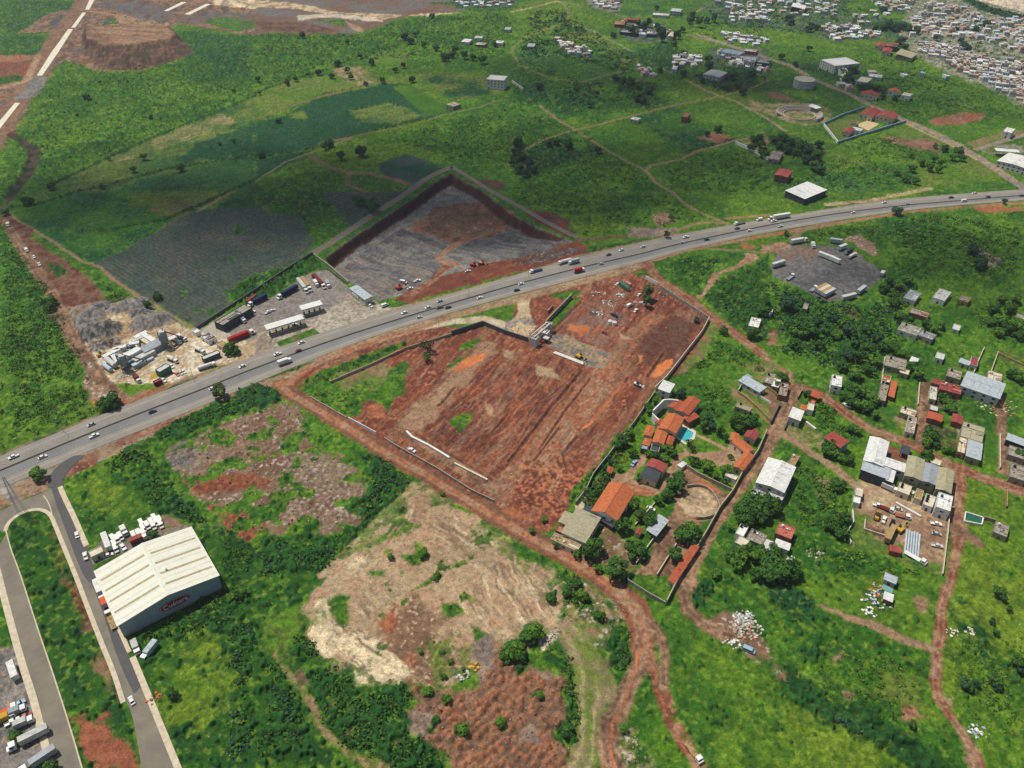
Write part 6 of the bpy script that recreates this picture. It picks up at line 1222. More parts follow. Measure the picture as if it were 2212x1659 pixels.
# the sign on the gable wall that faces the drone (local +x side)
M_SRED=mat('sign_red',(140,26,34),rough=.5,var=.05);M_SWH=mat('sign_white',(232,214,210),rough=.5,var=.03)
sx=hx+.03;scy,scz=1.6,eh*.5+.9;ra,rb=6.9,2.7
def ell(ra,rb,x0,x1,name,m,par):
 n=64;q=[(scy+ra*math.cos(2*math.pi*i/n),scz+rb*math.sin(2*math.pi*i/n))for i in range(n)]
 return mo(name,[(x0,y,z)for y,z in q]+[(x1,y,z)for y,z in q],[tuple(range(n,2*n))]+[(i,(i+1)%n,n+(i+1)%n,n+i)for i in range(n)],m,par)
sg=ell(ra,rb,sx,sx+.14,'sign',mat('sign_rim_dark',(78,30,34),rough=.5),root);ell(ra*.965,rb*.92,sx+.1,sx+.16,'sign_rim',M_SWH,sg);ell(ra*.925,rb*.84,sx+.12,sx+.18,'sign_field',M_SRED,sg)
tc=bpy.data.curves.new('lettering','FONT');tc.body='Cuétara';tc.size=4.2;tc.extrude=.04;tc.offset=.035;tc.align_x='CENTER';tc.align_y='CENTER'
to=bpy.data.objects.new('tmp',tc);COL.objects.link(to);bpy.context.view_layer.update()
me=bpy.data.meshes.new_from_object(to.evaluated_get(bpy.context.evaluated_depsgraph_get()));bpy.data.objects.remove(to);me.materials.clear();me.materials.append(M_SWH)
lt_=bpy.data.objects.new('lettering',me);COL.objects.link(lt_);lt_.parent=sg;lt_.rotation_euler=(math.pi/2,0,math.pi/2);lt_.location=(sx+.22,scy,scz-.05);lt_.scale=(.78,.86,1)
rt_=opn('roller_door',root,-1,0,hx,hy*.5,.05,4.8,5,pm('tin2','ribs',s2=3))
for(x_,r_)in((hx*.2,.7),):
 q=MB();q.tube((x_,4,eh+rh*.8),(x_,4,eh+rh*.8+1.1),.4,.5,10);q.build('roof_vent',pm('silver'),root)
 # --- petrol station canopies
def canopy(c,r,A,B,C,h,label,npump):
 loc,rz,lx,ly=rectf(tp(c,r,*A),tp(c,r,*B),tp(c,r,*C),h);root=empty('fuel_canopy',(loc.x,loc.y,0),rz);tag(root,label,'canopy','fuel station canopies')
 if lx<ly:L,Wd,ax=ly,lx,1
 else:L,Wd,ax=lx,ly,0
 b=MB();b.box(-lx/2,lx/2,-ly/2,ly/2,h-.9,h);r_=b.build('roof',pm('white','ribs',s2=2,tag='_can'),root);q=MB();q.box(-lx/2-.05,lx/2+.05,-ly/2-.05,ly/2+.05,h-.75,h-.3);q.build('fascia',pm('pale'),r_)
 for i in range(npump):
  t=-L/2+L*(i+.5)/npump;px,py=(t,0)if ax==0 else(0,t)
  q=MB();q.box(px-.25,px+.25,py-.25,py+.25,0,h-.9);q.build('column',pm('silver'),root)
  q=MB();q.box(px-.5,px+.5,py+.9 if ax==0 else py-.5,(py+1.6)if ax==0 else py+.5,.15,2.1);q.build('fuel_pump',pm('green'),root)
  q=MB();q.box(px-1.4,px+1.4,py-1.4,py+2.0,0,.16);q.build('pump_island',M_KERB,root)
 return root
canopy(1,1,(395,1020),(370,983),(545,925),6.2,'shorter flat white fuel canopy, the farther of the two from the highway',4)
canopy(1,1,(95,1190),(68,1150),(375,1040),6.2,'longer flat white fuel canopy nearest the highway in the paved station yard',6)
H(1,1,(810,832),(940,930),(985,893),5.0,'pale','tin','shed','long grey roofed shop of the fuel station at the edge of the yard',name='shop',cat='shop',rh=.4)
H(0,1,(1925,1155),(2180,1003),(2120,966),5.2,'slate','conc','flat','long flat grey bodega with dark front at the west side of the station yard',name='storehouse',cat='building')
H(0,1,(2140,945),(2215,893),(2225,862),3.6,'brick','redroof','flat','small red block behind the bodega against the agave field hedge',name='storehouse',cat='building')
H(0,1,(1735,1250),(1800,1292),(1862,1252),3.2,'white','brown','flat','brown topped cabin with white parapet between station and batching plant',cat='office',name='site_office')
H(0,1,(1660,1200),(1690,1222),(1722,1196),3.0,'white','white','flat','little white hut at the corner of the agave field',cat='hut',name='hut',win=0)
H(0,1,(1868,1312),(1920,1346),(1966,1312),3.0,'cream','ocre','flat','sand coloured flat cabin beside the tree at the station entrance',cat='office',name='site_office')
H(0,1,(1762,1450),(1902,1392),(1885,1366),3.2,'slate','pale','flat','long low cabin with pale roof facing the highway by the grass strip',cat='office',name='site_office')
# --- batching plant
def cr8(name,cat,c,r,x,y,dr,L,Wd,Hh,colr,label,group=None,ribs=True,z0=0.0,legs=0):
 p=at(*tp(c,r,x,y),Hh*.5+z0);q=at(*tp(c,r,x+dr[0]*4,y+dr[1]*4),Hh*.5+z0);a=math.atan2((q-p).y,(q-p).x)
 root=empty(name,(p.x,p.y,hz(p.x,p.y)),a);tag(root,label,cat,group)
 b=MB();b.box(-L/2,L/2,-Wd/2,Wd/2,z0,z0+Hh);b.build('body',pm(colr,'ribs' if ribs else None,s2=2,tag='_box'),root)
 q=MB();q.box(-L/2-.05,L/2+.05,-Wd/2-.05,Wd/2+.05,z0+Hh-.12,z0+Hh+.03);q.build('roof_frame',pm(colr,tag='_frame',var=.3),root)
 d=MB();d.box(L/2,L/2+.04,-Wd/2+.2,Wd/2-.2,z0+.15,z0+Hh-.25);d.build('door',pm('silver'),root)
 if legs:
  g=MB()
  for sx_ in(-1,1):
   for sy_ in(-1,1):g.box(sx_*(L/2-.3)-.12,sx_*(L/2-.3)+.12,sy_*(Wd/2-.3)-.12,sy_*(Wd/2-.3)+.12,0,z0)
  g.build('leg_frame',pm('dgrey'),root)
 return root
g_='cabins and containers of the batching plant'
for(x,y,dr,L,Wd,Hh,cc,lb)in[(1218,1243,(100,-50),9,3,2.8,'white','white container at the far corner of the batching plant row'),(1206,1275,(100,-45),9,3,2.8,'pale','pale green grey container just in front of the far white one'),(1296,1275,(130,80),15,3.4,3.2,'white','long white container lying crosswise in the middle of the plant'),(1262,1300,(120,75),10,2.6,2.4,'cream','pinkish cream container parallel to the long white one'),(1378,1306,(90,-55),9,4,3.4,'white','broad white cabin right beside the eastern batching tower'),(1162,1316,(60,-10),6,3,2.6,'white','small white box behind the blue grey machinery'),(1037,1357,(90,-25),8,3,3.0,'white','white cabin left of the centre near the yellow machine'),(964,1403,(110,-55),11,3.2,3,'white','white container at the western end beside the gravel'),(1244,1424,(110,-60),14,5,3.6,'pale','pale roofed workshop with black shadowed front in the plant'),(1200,1487,(80,-35),8,3,2.6,'tin','white grey container on the front edge beside the western tower shadow'),(1266,1458,(100,-50),9,3,1.6,'tin','low grey container at the front edge below the workshop'),(1000,1446,(70,90),9,2.8,2.6,'white','narrow white container leaning against the western tower')]:
 cr8('container','container',0,1,x,y,dr,L,Wd,Hh,cc,lb,g_)
cr8('workshop','workshop',0,1,1320,1346,(110,-55),15,8,4.2,'tin2','grey roofed workshop left of the eastern batching tower',ribs=True)
cr8('aggregate_bin','bin',0,1,1130,1403,(110,-60),13,5,2.6,'white','bright white hopper cover on a grey frame in the plant centre',z0=3,legs=1);cr8('aggregate_bin','bin',0,1,1150,1452,(110,-60),13,5,3.4,'wallg','grey green bin block in front of the bright white hopper')
def silo(c,r,base,R,hh,colr,label):
 p=at(*tp(c,r,*base));root=empty('cement_silo',(p.x,p.y,0));tag(root,label,'silo','cement silos')
 b=MB();b.tube((0,0,3.5),(0,0,hh),R,R,14);b.tube((0,0,1.6),(0,0,3.5),.35,R,14);b.build('barrel',pm(colr,tag='_silo'),root)
 g=MB()
 for i in range(4):a=i*math.pi/2+.78;g.tube((R*.9*math.cos(a),R*.9*math.sin(a),0),(R*.9*math.cos(a),R*.9*math.sin(a),4),.12,.12,6)
 g.build('leg_frame',pm('dgrey'),root);q=MB();q.tube((0,0,hh),(0,0,hh+.6),R*.5,.3,10);q.build('filter',pm('pale'),root)
def lying_tank(c,r,x,y,dr,L,R,colr,label):
 p=at(*tp(c,r,x,y),R+.6);q=at(*tp(c,r,x+dr[0]*4,y+dr[1]*4),R+.6);a=math.atan2((q-p).y,(q-p).x);root=empty('storage_tank',(p.x,p.y,0),a);tag(root,label,'tank')
 b=MB();b.tube((-L/2,0,R+.6),(L/2,0,R+.6),R,R,14);b.tube((L/2,0,R+.6),(L/2+.5,0,R+.6),R,R*.4,14);b.tube((-L/2,0,R+.6),(-L/2-.5,0,R+.6),R,R*.4,14);b.build('barrel',pm(colr,tag='_tank2'),root)
 g=MB();[g.box(t-.3,t+.3,-R*.8,R*.8,0,R*.7+.3)for t in(-L*.35,L*.35)];g.build('cradle',pm('conc'),root)
lying_tank(0,1,958,1470,(110,85),11,1.7,'pale','larger pale cylindrical tank lying beside the western tower');lying_tank(0,1,925,1512,(110,85),9,1.4,'tin','slimmer grey cylindrical tank lying at the western fence corner')
def plant_tower(c,r,base,hh,label):
 p=at(*tp(c,r,*base));root=empty('batching_tower',(p.x,p.y,0),.5);tag(root,label,'tower','batching towers')
 g=MB()
 for sx_ in(-2.2,2.2):
  for sy_ in(-2.2,2.2):g.box(sx_-.2,sx_+.2,sy_-.2,sy_+.2,0,hh*.45)
 for z in(3,hh*.45):[g.bar((-2.2,s,z),(2.2,s,z),.2)for s in(-2.2,2.2)];[g.bar((s,-2.2,z),(s,2.2,z),.2)for s in(-2.2,2.2)]
 g.bar((-2.2,-2.2,.2),(2.2,-2.2,hh*.45),.15);g.bar((2.2,-2.2,.2),(-2.2,-2.2,hh*.45),.15);g.build('steel_frame',pm('wallg',tag='_st'),root)
 b=MB();b.tube((0,0,hh*.4),(0,0,hh*.82),2.5,2.5,12);b.tube((0,0,hh*.26),(0,0,hh*.4),.7,2.5,12);b.build('hopper',pm((134,146,142),tag='_hop'),root)
 q=MB();q.box(-1.6,1.6,-1.6,1.6,hh*.82,hh*.95);q.build('head_house',pm('pale'),root);q=MB();q.tube((.8,.8,hh*.95),(.8,.8,hh+1),.4,.4,8);q.build('filter',pm('silver'),root)
 c_=MB();c_.bar((1.5,0,hh*.9),(13,3,1.2),1.1,.5);c_.build('conveyor',pm('dgrey',tag='_conv'),root)
 l_=MB();l_.bar((-2.4,.3,0),(-2.4,.3,hh*.85),.12);l_.bar((-2.4,-.3,0),(-2.4,-.3,hh*.85),.12);[l_.bar((-2.4,-.3,z),(-2.4,.3,z),.06)for z in range(1,int(hh*.8))];l_.build('ladder',pm('dgrey'),root)
plant_tower(0,1,(1095,1545),12.5,'western grey green batching tower above the two lying tanks');plant_tower(0,1,(1440,1345),13.5,'eastern grey green batching tower beside the truck shelter')
silo(0,1,(1060,1520),1.6,10.5,'wallg','grey cement silo standing against the western batching tower');silo(0,1,(1412,1322),1.6,10.5,'wallg','grey cement silo standing against the eastern batching tower')
H(0,1,(1471,1275),(1562,1235),(1548,1222),5.0,'dgrey','white','shed','thin white roofed truck shelter right of the eastern batching tower',name='truck_shelter',cat='shelter',open_sides=True,rh=.2)
H(0,1,(1380,1560),(1475,1505),(1445,1478),4.5,'green','pale','flat','pale roofed green walled office near the highway in the plant',name='site_office',cat='office')
H(0,1,(1335,1655),(1400,1628),(1385,1612),2.6,'dred','redroof','flat','low red cabin between parked white trucks by the highway verge',name='hut',cat='hut',win=0)
p=at(*tp(0,1,950,1150));root=empty('gravel_conveyor',(p.x,p.y,0),-1.1);tag(root,'small steel conveyor standing among the gravel heaps','conveyor')
b=MB();b.bar((-5,0,.8),(5,0,4.6),1.1,.4);b.build('belt_frame',pm('dgrey'),root);g=MB();g.bar((2,-.7,0),(2.6,-.5,3.6),.2);g.bar((2,.7,0),(2.6,.5,3.6),.2);g.build('support_leg',pm('dgrey'),root);g=MB();g.prism([(-6.4,-1.2),(-4.4,-1.2),(-4.4,1.2),(-6.4,1.2)],.6,2.0);g.build('hopper',pm('wallg'),root)
# --- entrance portal of the red site
for(x,y,w,d_,h_,lb)in((0,0,0,0,0,''),):pass
H(2,1,(150,1262),(205,1282),(225,1250),6.2,'pale','tin2','flat','nearer pale tower block of the site entrance gate with black opening',name='gatehouse',cat='gatehouse',door=False,win=0)
H(2,1,(285,1148),(345,1152),(350,1128),6.2,'pale','tin2','flat','farther pale tower block of the site entrance gate',name='gatehouse',cat='gatehouse',door=False,win=0)
H(2,1,(228,1210),(300,1232),(318,1198),4.0,'white','white','flat','small white flat roofed guard cabin between the two gate towers',name='guard_cabin',cat='cabin')
H(2,1,(245,1258),(305,1282),(320,1252),3.2,'slate','pale','flat','grey and black pavilion in front of the guard cabin',name='pavilion',cat='pavilion',open_sides=True)
p0=at(*tp(2,1,178,1255),6.2);p1=at(*tp(2,1,320,1135),6.2);root=empty('gate_portal',((p0.x+p1.x)/2,(p0.y+p1.y)/2,0),math.atan2((p1-p0).y,(p1-p0).x));tag(root,'long pale beam spanning between the two gate towers','gate');L_g=(p1-p0).length
b=MB();b.box(-L_g/2,L_g/2,-1.6,-1.0,6.3,7.2);b.box(-L_g/2,L_g/2,1.0,1.6,6.3,7.2);b.build('beam',pm('cream'),root);g=MB();[g.box(t-.15,t+.15,-1.0,1.0,6.5,6.9)for t in np.linspace(-L_g/2+1,L_g/2-1,8)];g.build('cross_beam',pm('pale'),root)
b=MB();[b.box(t-.3,t+.3,-1.6,-1.0,-.2,6.3)for t in(-L_g*.22,L_g*.2)];b.build('column',pm('cream'),root)
# --- the walled estate
E=lambda*a,**k:H(2,2,*a,**k)
E((1270,382),(1345,255),(1470,322),6.2,'cream','tile','gable','central orange tiled block of the villa right beside the pool',name='villa_block',cat='villa')
E((1215,500),(1262,372),(1345,412),5.0,'cream','tile','gable','long orange tiled front wing of the villa toward the drive',name='villa_block',cat='villa')
E((1430,232),(1530,110),(1597,178),5.4,'cream','tile2','gable','largest rear orange roof of the villa at its northern tip',name='villa_block',cat='villa')
E((1350,195),(1420,138),(1500,168),5.0,'cream','tile2','gable','rear left orange roof of the villa beside the white wall arc',name='villa_block',cat='villa')
E((1475,295),(1562,250),(1602,290),4.0,'brick','tile2','gable','separate small dark orange roofed annex right of the villa',name='annex',cat='annex')
E((1140,435),(1170,360),(1232,372),4.0,'cream','tile','hip','square orange hipped roof at the left edge of the villa',name='villa_block',cat='villa')
E((1132,520),(1152,470),(1203,482),3.6,'pale','tile','hip','smallest orange roof at the lower left corner of the villa',name='villa_block',cat='villa')
E((1325,512),(1348,440),(1402,455),3.6,'pale','tile2','hip','poolside pavilion with orange hipped roof',name='pavilion',cat='pavilion')
E((1240,330),(1262,300),(1300,315),4.8,'pale','tile2','hip','tiny orange roof between the villa centre and the white parapet',name='villa_block',cat='villa')
E((1110,560),(1125,515),(1180,535),3.2,'dgrey','tin2','flat','grey flat garage block at the villa front corner',name='garage',cat='garage')
E((1195,575),(1210,520),(1278,545),3.0,'pale','slate','flat','slate grey flat porch below the long orange wing',name='porch',cat='porch')
E((1165,706),(1203,650),(1336,708),5.2,'cream','redroof','tgable','pinkish red metal roofed half of the twin house in the drive',cat='house',rh=.9)
E((1114,795),(1156,722),(1280,776),4.6,'cream','slate','shed','dark solar panelled half of the twin house in the drive',cat='house',rh=.5)
E((690,1096),(845,855),(1060,925),6.0,'white','tile','gable','big bright orange tiled stable hall in the estate',name='stable',cat='stable',rh=2.6)
E((622,1082),(868,1236),(886,1200),2.8,'slate','slate','shed','narrow dark grey lean-to in front of the orange stable hall',name='lean_to',cat='shed')
E((430,1290),(565,1082),(750,1178),5.0,'cream','moss','shed','large weathered beige metal roofed barn at the estate corner',name='barn',cat='barn',rh=.8)
E((406,1190),(460,1105),(532,1140),3.8,'cream','moss','shed','smaller beige annex on the north side of the weathered barn',name='annex',cat='annex',rh=.3)
E((332,1340),(372,1288),(590,1408),3.2,'cream','ocre','flat','narrow cream roofed shed between the weathered barn and the dirt road',name='shed',cat='shed')
E((370,1268),(400,1222),(450,1238),3.2,'brick','pink','flat','small pinkish block squeezed beside the weathered barn',name='shed',cat='shed',win=0)
E((1165,1270),(1270,1140),(1342,1188),4.2,'dgrey','tin','shed','light grey metal roof on posts beside the paddock drive',name='carport',cat='shelter',open_sides=True)
E((1066,1286),(1090,1246),(1122,1266),2.8,'cream','redroof','gable','tiny pink red roofed hut between the garden trees',name='hut',cat='hut',win=0)
E((820,760),(838,716),(872,732),3.0,'cream','tile2','hip','small orange garden kiosk beside the round flower bed',name='kiosk',cat='kiosk',open_sides=True)
house(tp(2,3,1352,38),tp(2,2,1565,1385),tp(2,2,1616,1402),3.2,'cream','tile2','shed','long narrow salmon red roof running along the eastern estate wall',name='stable_row',cat='stable',rh=.4)
E((1890,482),(1897,425),(1956,446),3.6,'cream','tile','gable','short upper leg of the orange angled house by the east wall',name='house_wing',cat='house')
E((1905,500),(2022,602),(2078,560),3.8,'cream','tile','gable','diagonal middle leg of the orange angled house by the east wall',name='house_wing',cat='house')
E((1915,712),(2012,590),(2086,625),3.8,'cream','tile','gable','lower leg of the orange angled house with a dark solar strip',name='house_wing',cat='house')
E((2006,452),(2050,386),(2132,426),4.0,'cream','redroof','gable','red roofed cottage behind the orange angled house',cat='house')
E((1838,792),(1858,764),(1945,812),3.0,'white','cream','flat','whitish flat roofed store beside the trees at the estate wall',name='store',cat='shed')
E((1265,46),(1310,-25),(1402,5),6.0,'pale','white','shed','bright white metal roofed shed at the northern tip of the estate',name='shed',cat='shed',rh=.5)
cr8('storage_box','box',2,2,1468,708,(40,-30),4.5,2.8,2.4,'white','white box at the head of the paddock wall')
# curved white parapet walls of the villa
wln(TT(2,2,[(1208,305),(1300,212),(1360,208),(1425,218)]),6.6,'white curved parapet wall wrapping the back of the villa',t=.6,c='white',name='parapet_wall');wln(TT(2,2,[(1205,318),(1262,375)]),5.4,'short white slanting parapet at the villa entrance side',t=.6,c='white',name='parapet_wall')
# pool and deck
dk=shp('pool_deck',TT(2,2,[(1388,452),(1480,338),(1592,410),(1578,475),(1500,525)]),.12,pm('cream',tag='_deck'));
M_POOL=mat('pool_water',(58,158,164),rough=.05,spec=.5,c2=(74,180,182),scale=.25)
shp('swimming_pool',TT(2,2,[(1420,452),(1488,372),(1572,420),(1560,462),(1492,508)]),.135,M_POOL,flat=False)
P=W(TT(2,2,[(1420,452),(1488,372),(1572,420),(1560,462),(1492,508)]));b=MB()
for i in range(5):b.bar((P[i].x,P[i].y,.16),(P[(i+1)%5].x,P[(i+1)%5].y,.16),.35,.12)
o=b.build('pool_coping',pm('white'));o['kind']='structure'
# round hedge
pc=at(*tp(2,2,935,645));root=empty('round_hedge',(pc.x,pc.y,0));tag(root,'round yellow green clipped hedge ring in the estate garden','hedge')
vs,fs=[],[];rr_=random.Random(5)
for i in range(900):
 a=rr_.uniform(0,6.283);R_=3.3+rr_.uniform(-.45,.45);z=rr_.uniform(.1,.9);s=.3;d=Vector((rr_.gauss(0,1),rr_.gauss(0,1),rr_.gauss(.6,.6))).normalized();u=d.orthogonal().normalized()*s;w=d.cross(u);p_=Vector((R_*math.cos(a),R_*math.sin(a),z));k=len(vs);vs+=[tuple(p_-u),tuple(p_-w),tuple(p_+u),tuple(p_+w)];fs.append((k,k+1,k+2,k+3))
mo('foliage',vs,fs,mat('leaves_gold',(168,160,48),c2=(110,120,34)),root)
# --- village houses
Z=lambda A,B,C,*a,**k:house(zp(*A),zp(*B),zp(*C),*a,**k)
Z((60,482),(480,722),(548,590),3.6,'pale','tin','shed','long grey corrugated roof over the walled plot left of the crossroads',name='shed',cat='shed',rh=.3)
Z((140,410),(235,470),(300,400),3.2,'pale','tin2','shed','short grey corrugated roof stepped behind the long one',name='shed',cat='shed',rh=.2)
Z((565,520),(645,312),(812,385),3.4,'oldc','conc','flat','stained concrete house with yellowish rubbish on its roof',tank='black')
Z((720,600),(775,430),(932,478),3.4,'conc','white','flat','concrete house with a white patch on its roof in the row of three',tank='white')
Z((868,780),(930,520),(1100,560),3.6,'brick','conc','flat','brownish concrete house nearest the crossroads in the row of three',tank='black')
Z((1330,1062),(1368,985),(1492,1012),3.4,'cream','tile','hip','tiny orange roofed kiosk beside the cream flat roof',name='kiosk',cat='kiosk')
Z((1470,1085),(1500,950),(1622,1000),3.8,'white','cream','flat','cream flat roofed house behind the white slanted roof')
Z((1545,800),(1600,702),(1705,850),3.4,'brick','tile2','shed','orange brown shed roof facing the dirt road crossing',rh=.4,name='shed',cat='shed')
Z((1530,945),(1562,880),(1660,900),3.2,'brick','salmon','flat','salmon terrace between the orange shed and the cream house',name='annex',cat='annex',win=0)
Z((1100,1242),(1180,1052),(1382,1172),5.0,'pale','white','shed','bright white slanted metal roof on the crossroads corner',rh=.5,name='shed',cat='shed')
Z((1975,582),(1992,362),(2202,385),5.8,'white','white','flat','white two storey house alone beside the northern dirt road',tank='black')
H(2,2,(1925,195),(1948,160),(2070,215),3.4,'moss','oldc','flat','mossy concrete hut above the big dark tree of the estate edge',tank='black')
V=lambda*a,**k:H(3,2,*a,**k)
V((490,466),(625,550),(692,496),6.2,'teal','redroof','tgable','dark red roofed teal walled house standing alone in the green plot',rh=.7)
V((828,660),(885,456),(1046,490),7.0,'pale','white','tgable','tallest bright white factory roof at the village road',name='factory_hall',cat='hall',rh=.8)
V((806,745),(835,657),(1062,722),6.2,'slate','tin','shed','bluish white open fronted factory roof in front of the tall hall',name='factory_hall',cat='hall',rh=.6)
V((1000,705),(1016,640),(1197,706),6.4,'pale','white','shed','white connecting roof between the white and the mossy halls',name='factory_hall',cat='hall',rh=.4)
V((1022,832),(1050,730),(1102,742),5.6,'slate','white','shed','narrow white roof leg reaching into the machine yard',name='factory_hall',cat='hall',rh=.3)
V((1182,790),(1216,622),(1350,655),7.0,'oldc','moss','tgable','first mossy khaki hall roof beside the white halls',name='factory_hall',cat='hall',rh=.8)
V((1322,835),(1350,682),(1470,720),6.6,'oldc','tin2','tgable','greyish middle hall roof between two mossy roofs',name='factory_hall',cat='hall',rh=.7)
V((1452,905),(1482,722),(1606,742),6.8,'oldc','moss','tgable','last mossy khaki hall roof nearest the eastern dirt lane',name='factory_hall',cat='hall',rh=.8)
V((1112,925),(1140,850),(1246,882),3.6,'cream','cream','flat','cream office block first in the row below the mossy halls',tank=['black','black'],name='office',cat='office',win=2)
V((1264,985),(1286,905),(1346,922),3.4,'cream','ocre','flat','narrow ochre roofed office second in the row below the halls',name='office',cat='office')
V((1338,1040),(1368,950),(1450,972),3.6,'white','cream','flat','office with several black roof tanks third in the row',tank=['black','black','black'],name='office',cat='office')
V((1448,1062),(1475,935),(1602,955),6.4,'white','white','flat','white two storey office with green roof tank at the lane corner',tank='green',name='office',cat='office',win=2)
V((1402,680),(1420,636),(1502,662),3.2,'cream','cream','flat','small cream block at the roadside behind the mossy halls')
V((1142,590),(1164,528),(1232,546),3.0,'dgrey','slate','shed','dark grey open shelter beside the tall white hall',open_sides=True,name='shelter',cat='shelter',rh=.2)
V((750,962),(760,890),(822,902),3.0,'pale','cream','flat','pale cabin at the western gate of the machine yard',name='cabin',cat='cabin');V((734,1022),(742,970),(800,980),2.8,'white','white','flat','white cabin just below the pale one at the yard fence',name='cabin',cat='cabin')
V((1945,1282),(1968,1186),(2086,1216),3.2,'oldc','conc','flat','grey concrete house with roof hatch beside the small green pool',tank='white')
V((1134,246),(1156,190),(1290,226),3.6,'oldc','cream','flat','upper arm of the pale house facing the lawn by the lane',tank='black');V((1184,412),(1214,275),(1288,290),3.6,'cream','conc','flat','lower arm of the pale house along the brown lane',tank='black')
V((945,135),(985,-25),(1050,-5),3.6,'oldc','conc','flat','long narrow concrete house left of the orange strip');V((1042,105),(1070,-25),(1112,-12),3.0,'brick','tile','shed','narrow orange strip roof beside the long concrete house',rh=.3,name='shed',cat='shed')
V((1480,45),(1492,-22),(1672,30),3.8,'pink','redroof','flat','wide red topped house behind the palm garden at the lane',tank='white');V((1392,128),(1402,20),(1460,35),3.4,'cream','pale','flat','pale narrow house left of the wide red topped one')
V((1376,292),(1392,240),(1508,275),3.4,'brick','tile2','tgable','orange red low house beside the lane below the palm garden',rh=.5);V((1586,322),(1602,260),(1682,280),3.4,'brick','redroof','tgable','dark red roofed house at the top of the rubble plot',rh=.5);V((1395,222),(1402,180),(1470,198),3.0,'oldc','pale','flat','small pale hut between red houses along the lane',name='hut',cat='hut')
V((1668,15),(1998,128),(2010,-12),6.0,'pale','tin','tgable','longest pale metal hall roof at the northeast of the village',name='factory_hall',cat='hall',rh=.8)
V((1658,452),(1686,322),(1872,386),4.2,'oldc','moss','flat','large flat mossy concrete roof beside the green lawn plot',tank='black');V((1630,585),(1655,455),(1722,474),3.8,'ocre','cream','flat','sand coloured block below the large mossy roof');V((1712,622),(1732,482),(1850,522),4.0,'oldc','tin','shed','blue grey metal roof below the large mossy roof',rh=.3)
V((2060,482),(2076,432),(2232,472),4.0,'slate','tin','shed','grey metal roof at the right border beside the eastern lane',rh=.3);V((2070,612),(2085,530),(2232,565),3.4,'oldc','conc','flat','weathered concrete house at the right border below the grey roof');V((2086,802),(2100,682),(2232,722),3.6,'oldc','conc','flat','lowest weathered concrete house at the right border',tank='black')
house(tp(3,2,-100,850),tp(3,2,5,640),tp(3,2,232,730),7.0,'pale','white','tgable','large white ribbed workshop roof right of the estate lane',name='workshop',cat='workshop',rh=1.0)
V((-2,962),(40,880),(136,980),4.0,'pale','pale','flat','pale lower block attached to the white ribbed workshop',name='annex',cat='annex');V((165,692),(216,602),(288,606),3.4,'oldc','ocre','flat','ochre flat roof just behind the white ribbed workshop',tank='white');H(2,2,(2065,962),(2092,870),(2205,902),3.2,'oldc','tin2','flat','grey flat shack left of the white ribbed workshop',name='shack',cat='shed')
H(2,2,(1930,1292),(1975,1212),(2042,1242),3.4,'white','white','flat','white topped house at the upper left of the lane side cluster',tank='black');H(2,2,(1925,1372),(1965,1312),(2062,1342),3.2,'pale','cream','flat','cream flat roof at the lower left of the lane side cluster');H(2,2,(2022,1335),(2072,1252),(2206,1312),3.4,'oldc','conc','flat','grey brown roof in the middle of the lane side cluster',tank='black')
V((62,1292),(100,1200),(240,1242),4.0,'pink','salmon','flat','salmon and white roof at the right of the lane side cluster',tank='white');V((60,1395),(76,1345),(186,1402),3.4,'white','white','shed','clean white metal roof at the bottom of the lane side cluster',rh=.3);V((-70,1425),(-30,1330),(52,1360),3.2,'brick','pale','flat','patchy pale roof wedged behind the clean white one')
D3=lambda*a,**k:H(3,3,*a,**k)
D3((1004,28),(1018,-22),(1116,5),3.2,'pale','tin','shed','grey metal shack at the head of the junk plot',rh=.2,name='shack',cat='shed');D3((1000,196),(1012,140),(1082,160),3.0,'brick','white','shed','white topped shack at the foot of the junk plot',rh=.2,name='shack',cat='shed');D3((988,110),(1000,80),(1080,96),2.6,'teal','teal','shed','small teal roofed lean-to in the middle of the junk plot',rh=.2,name='shack',cat='shed',win=0)
U=lambda*a,**k:H(3,1,*a,**k)
U((1170,916),(1226,846),(1316,886),3.6,'pale','tin2','flat','grey house with dark blue roof square below the gravel lot',tank='white');U((1420,912),(1482,836),(1582,872),3.6,'white','pale','flat','pale house with brown courtyard above the lane end',tank='white');U((1644,932),(1676,890),(1766,906),3.2,'ocre','conc','flat','low tan block furthest right of the three upper houses')
U((1214,1042),(1236,1000),(1396,1052),3.0,'brick','conc','flat','long dull brown roof among dark trees below the pale houses');U((1118,1192),(1160,1126),(1322,1182),3.4,'pale','conc','flat','long pale grey house with courtyard at the lane head',tank='black');U((1288,1234),(1330,1190),(1462,1232),3.4,'oldc','tin2','flat','grey brown house joined to the long pale one',tank='black');U((1588,1184),(1606,1140),(1666,1160),3.2,'pale','pale','flat','small grey hut right of the lane head',name='hut',cat='hut')
U((1444,1434),(1460,1386),(1530,1402),3.2,'white','pale','flat','small white hut beside the brown lane above the lawn',name='hut',cat='hut');U((1650,1470),(1668,1440),(1752,1460),3.0,'pale','tin','shed','low grey roof left of the coral red house',rh=.2);U((1744,1492),(1756,1422),(1822,1424),3.8,'pale','redroof','flat','coral red cube house at the plot wall')
U((1002,1500),(1022,1410),(1192,1500),3.8,'oldc','conc','flat','long old concrete house in the dark trees by the lane',tank='black');U((1130,1560),(1148,1520),(1222,1556),3.2,'oldc','cream','flat','little cream annex at the end of the long old house',name='annex',cat='annex');U((1224,1462),(1246,1426),(1302,1440),3.0,'white','white','shed','small white roof alone in the bushes left of the lane',rh=.2,name='shack',cat='shed')
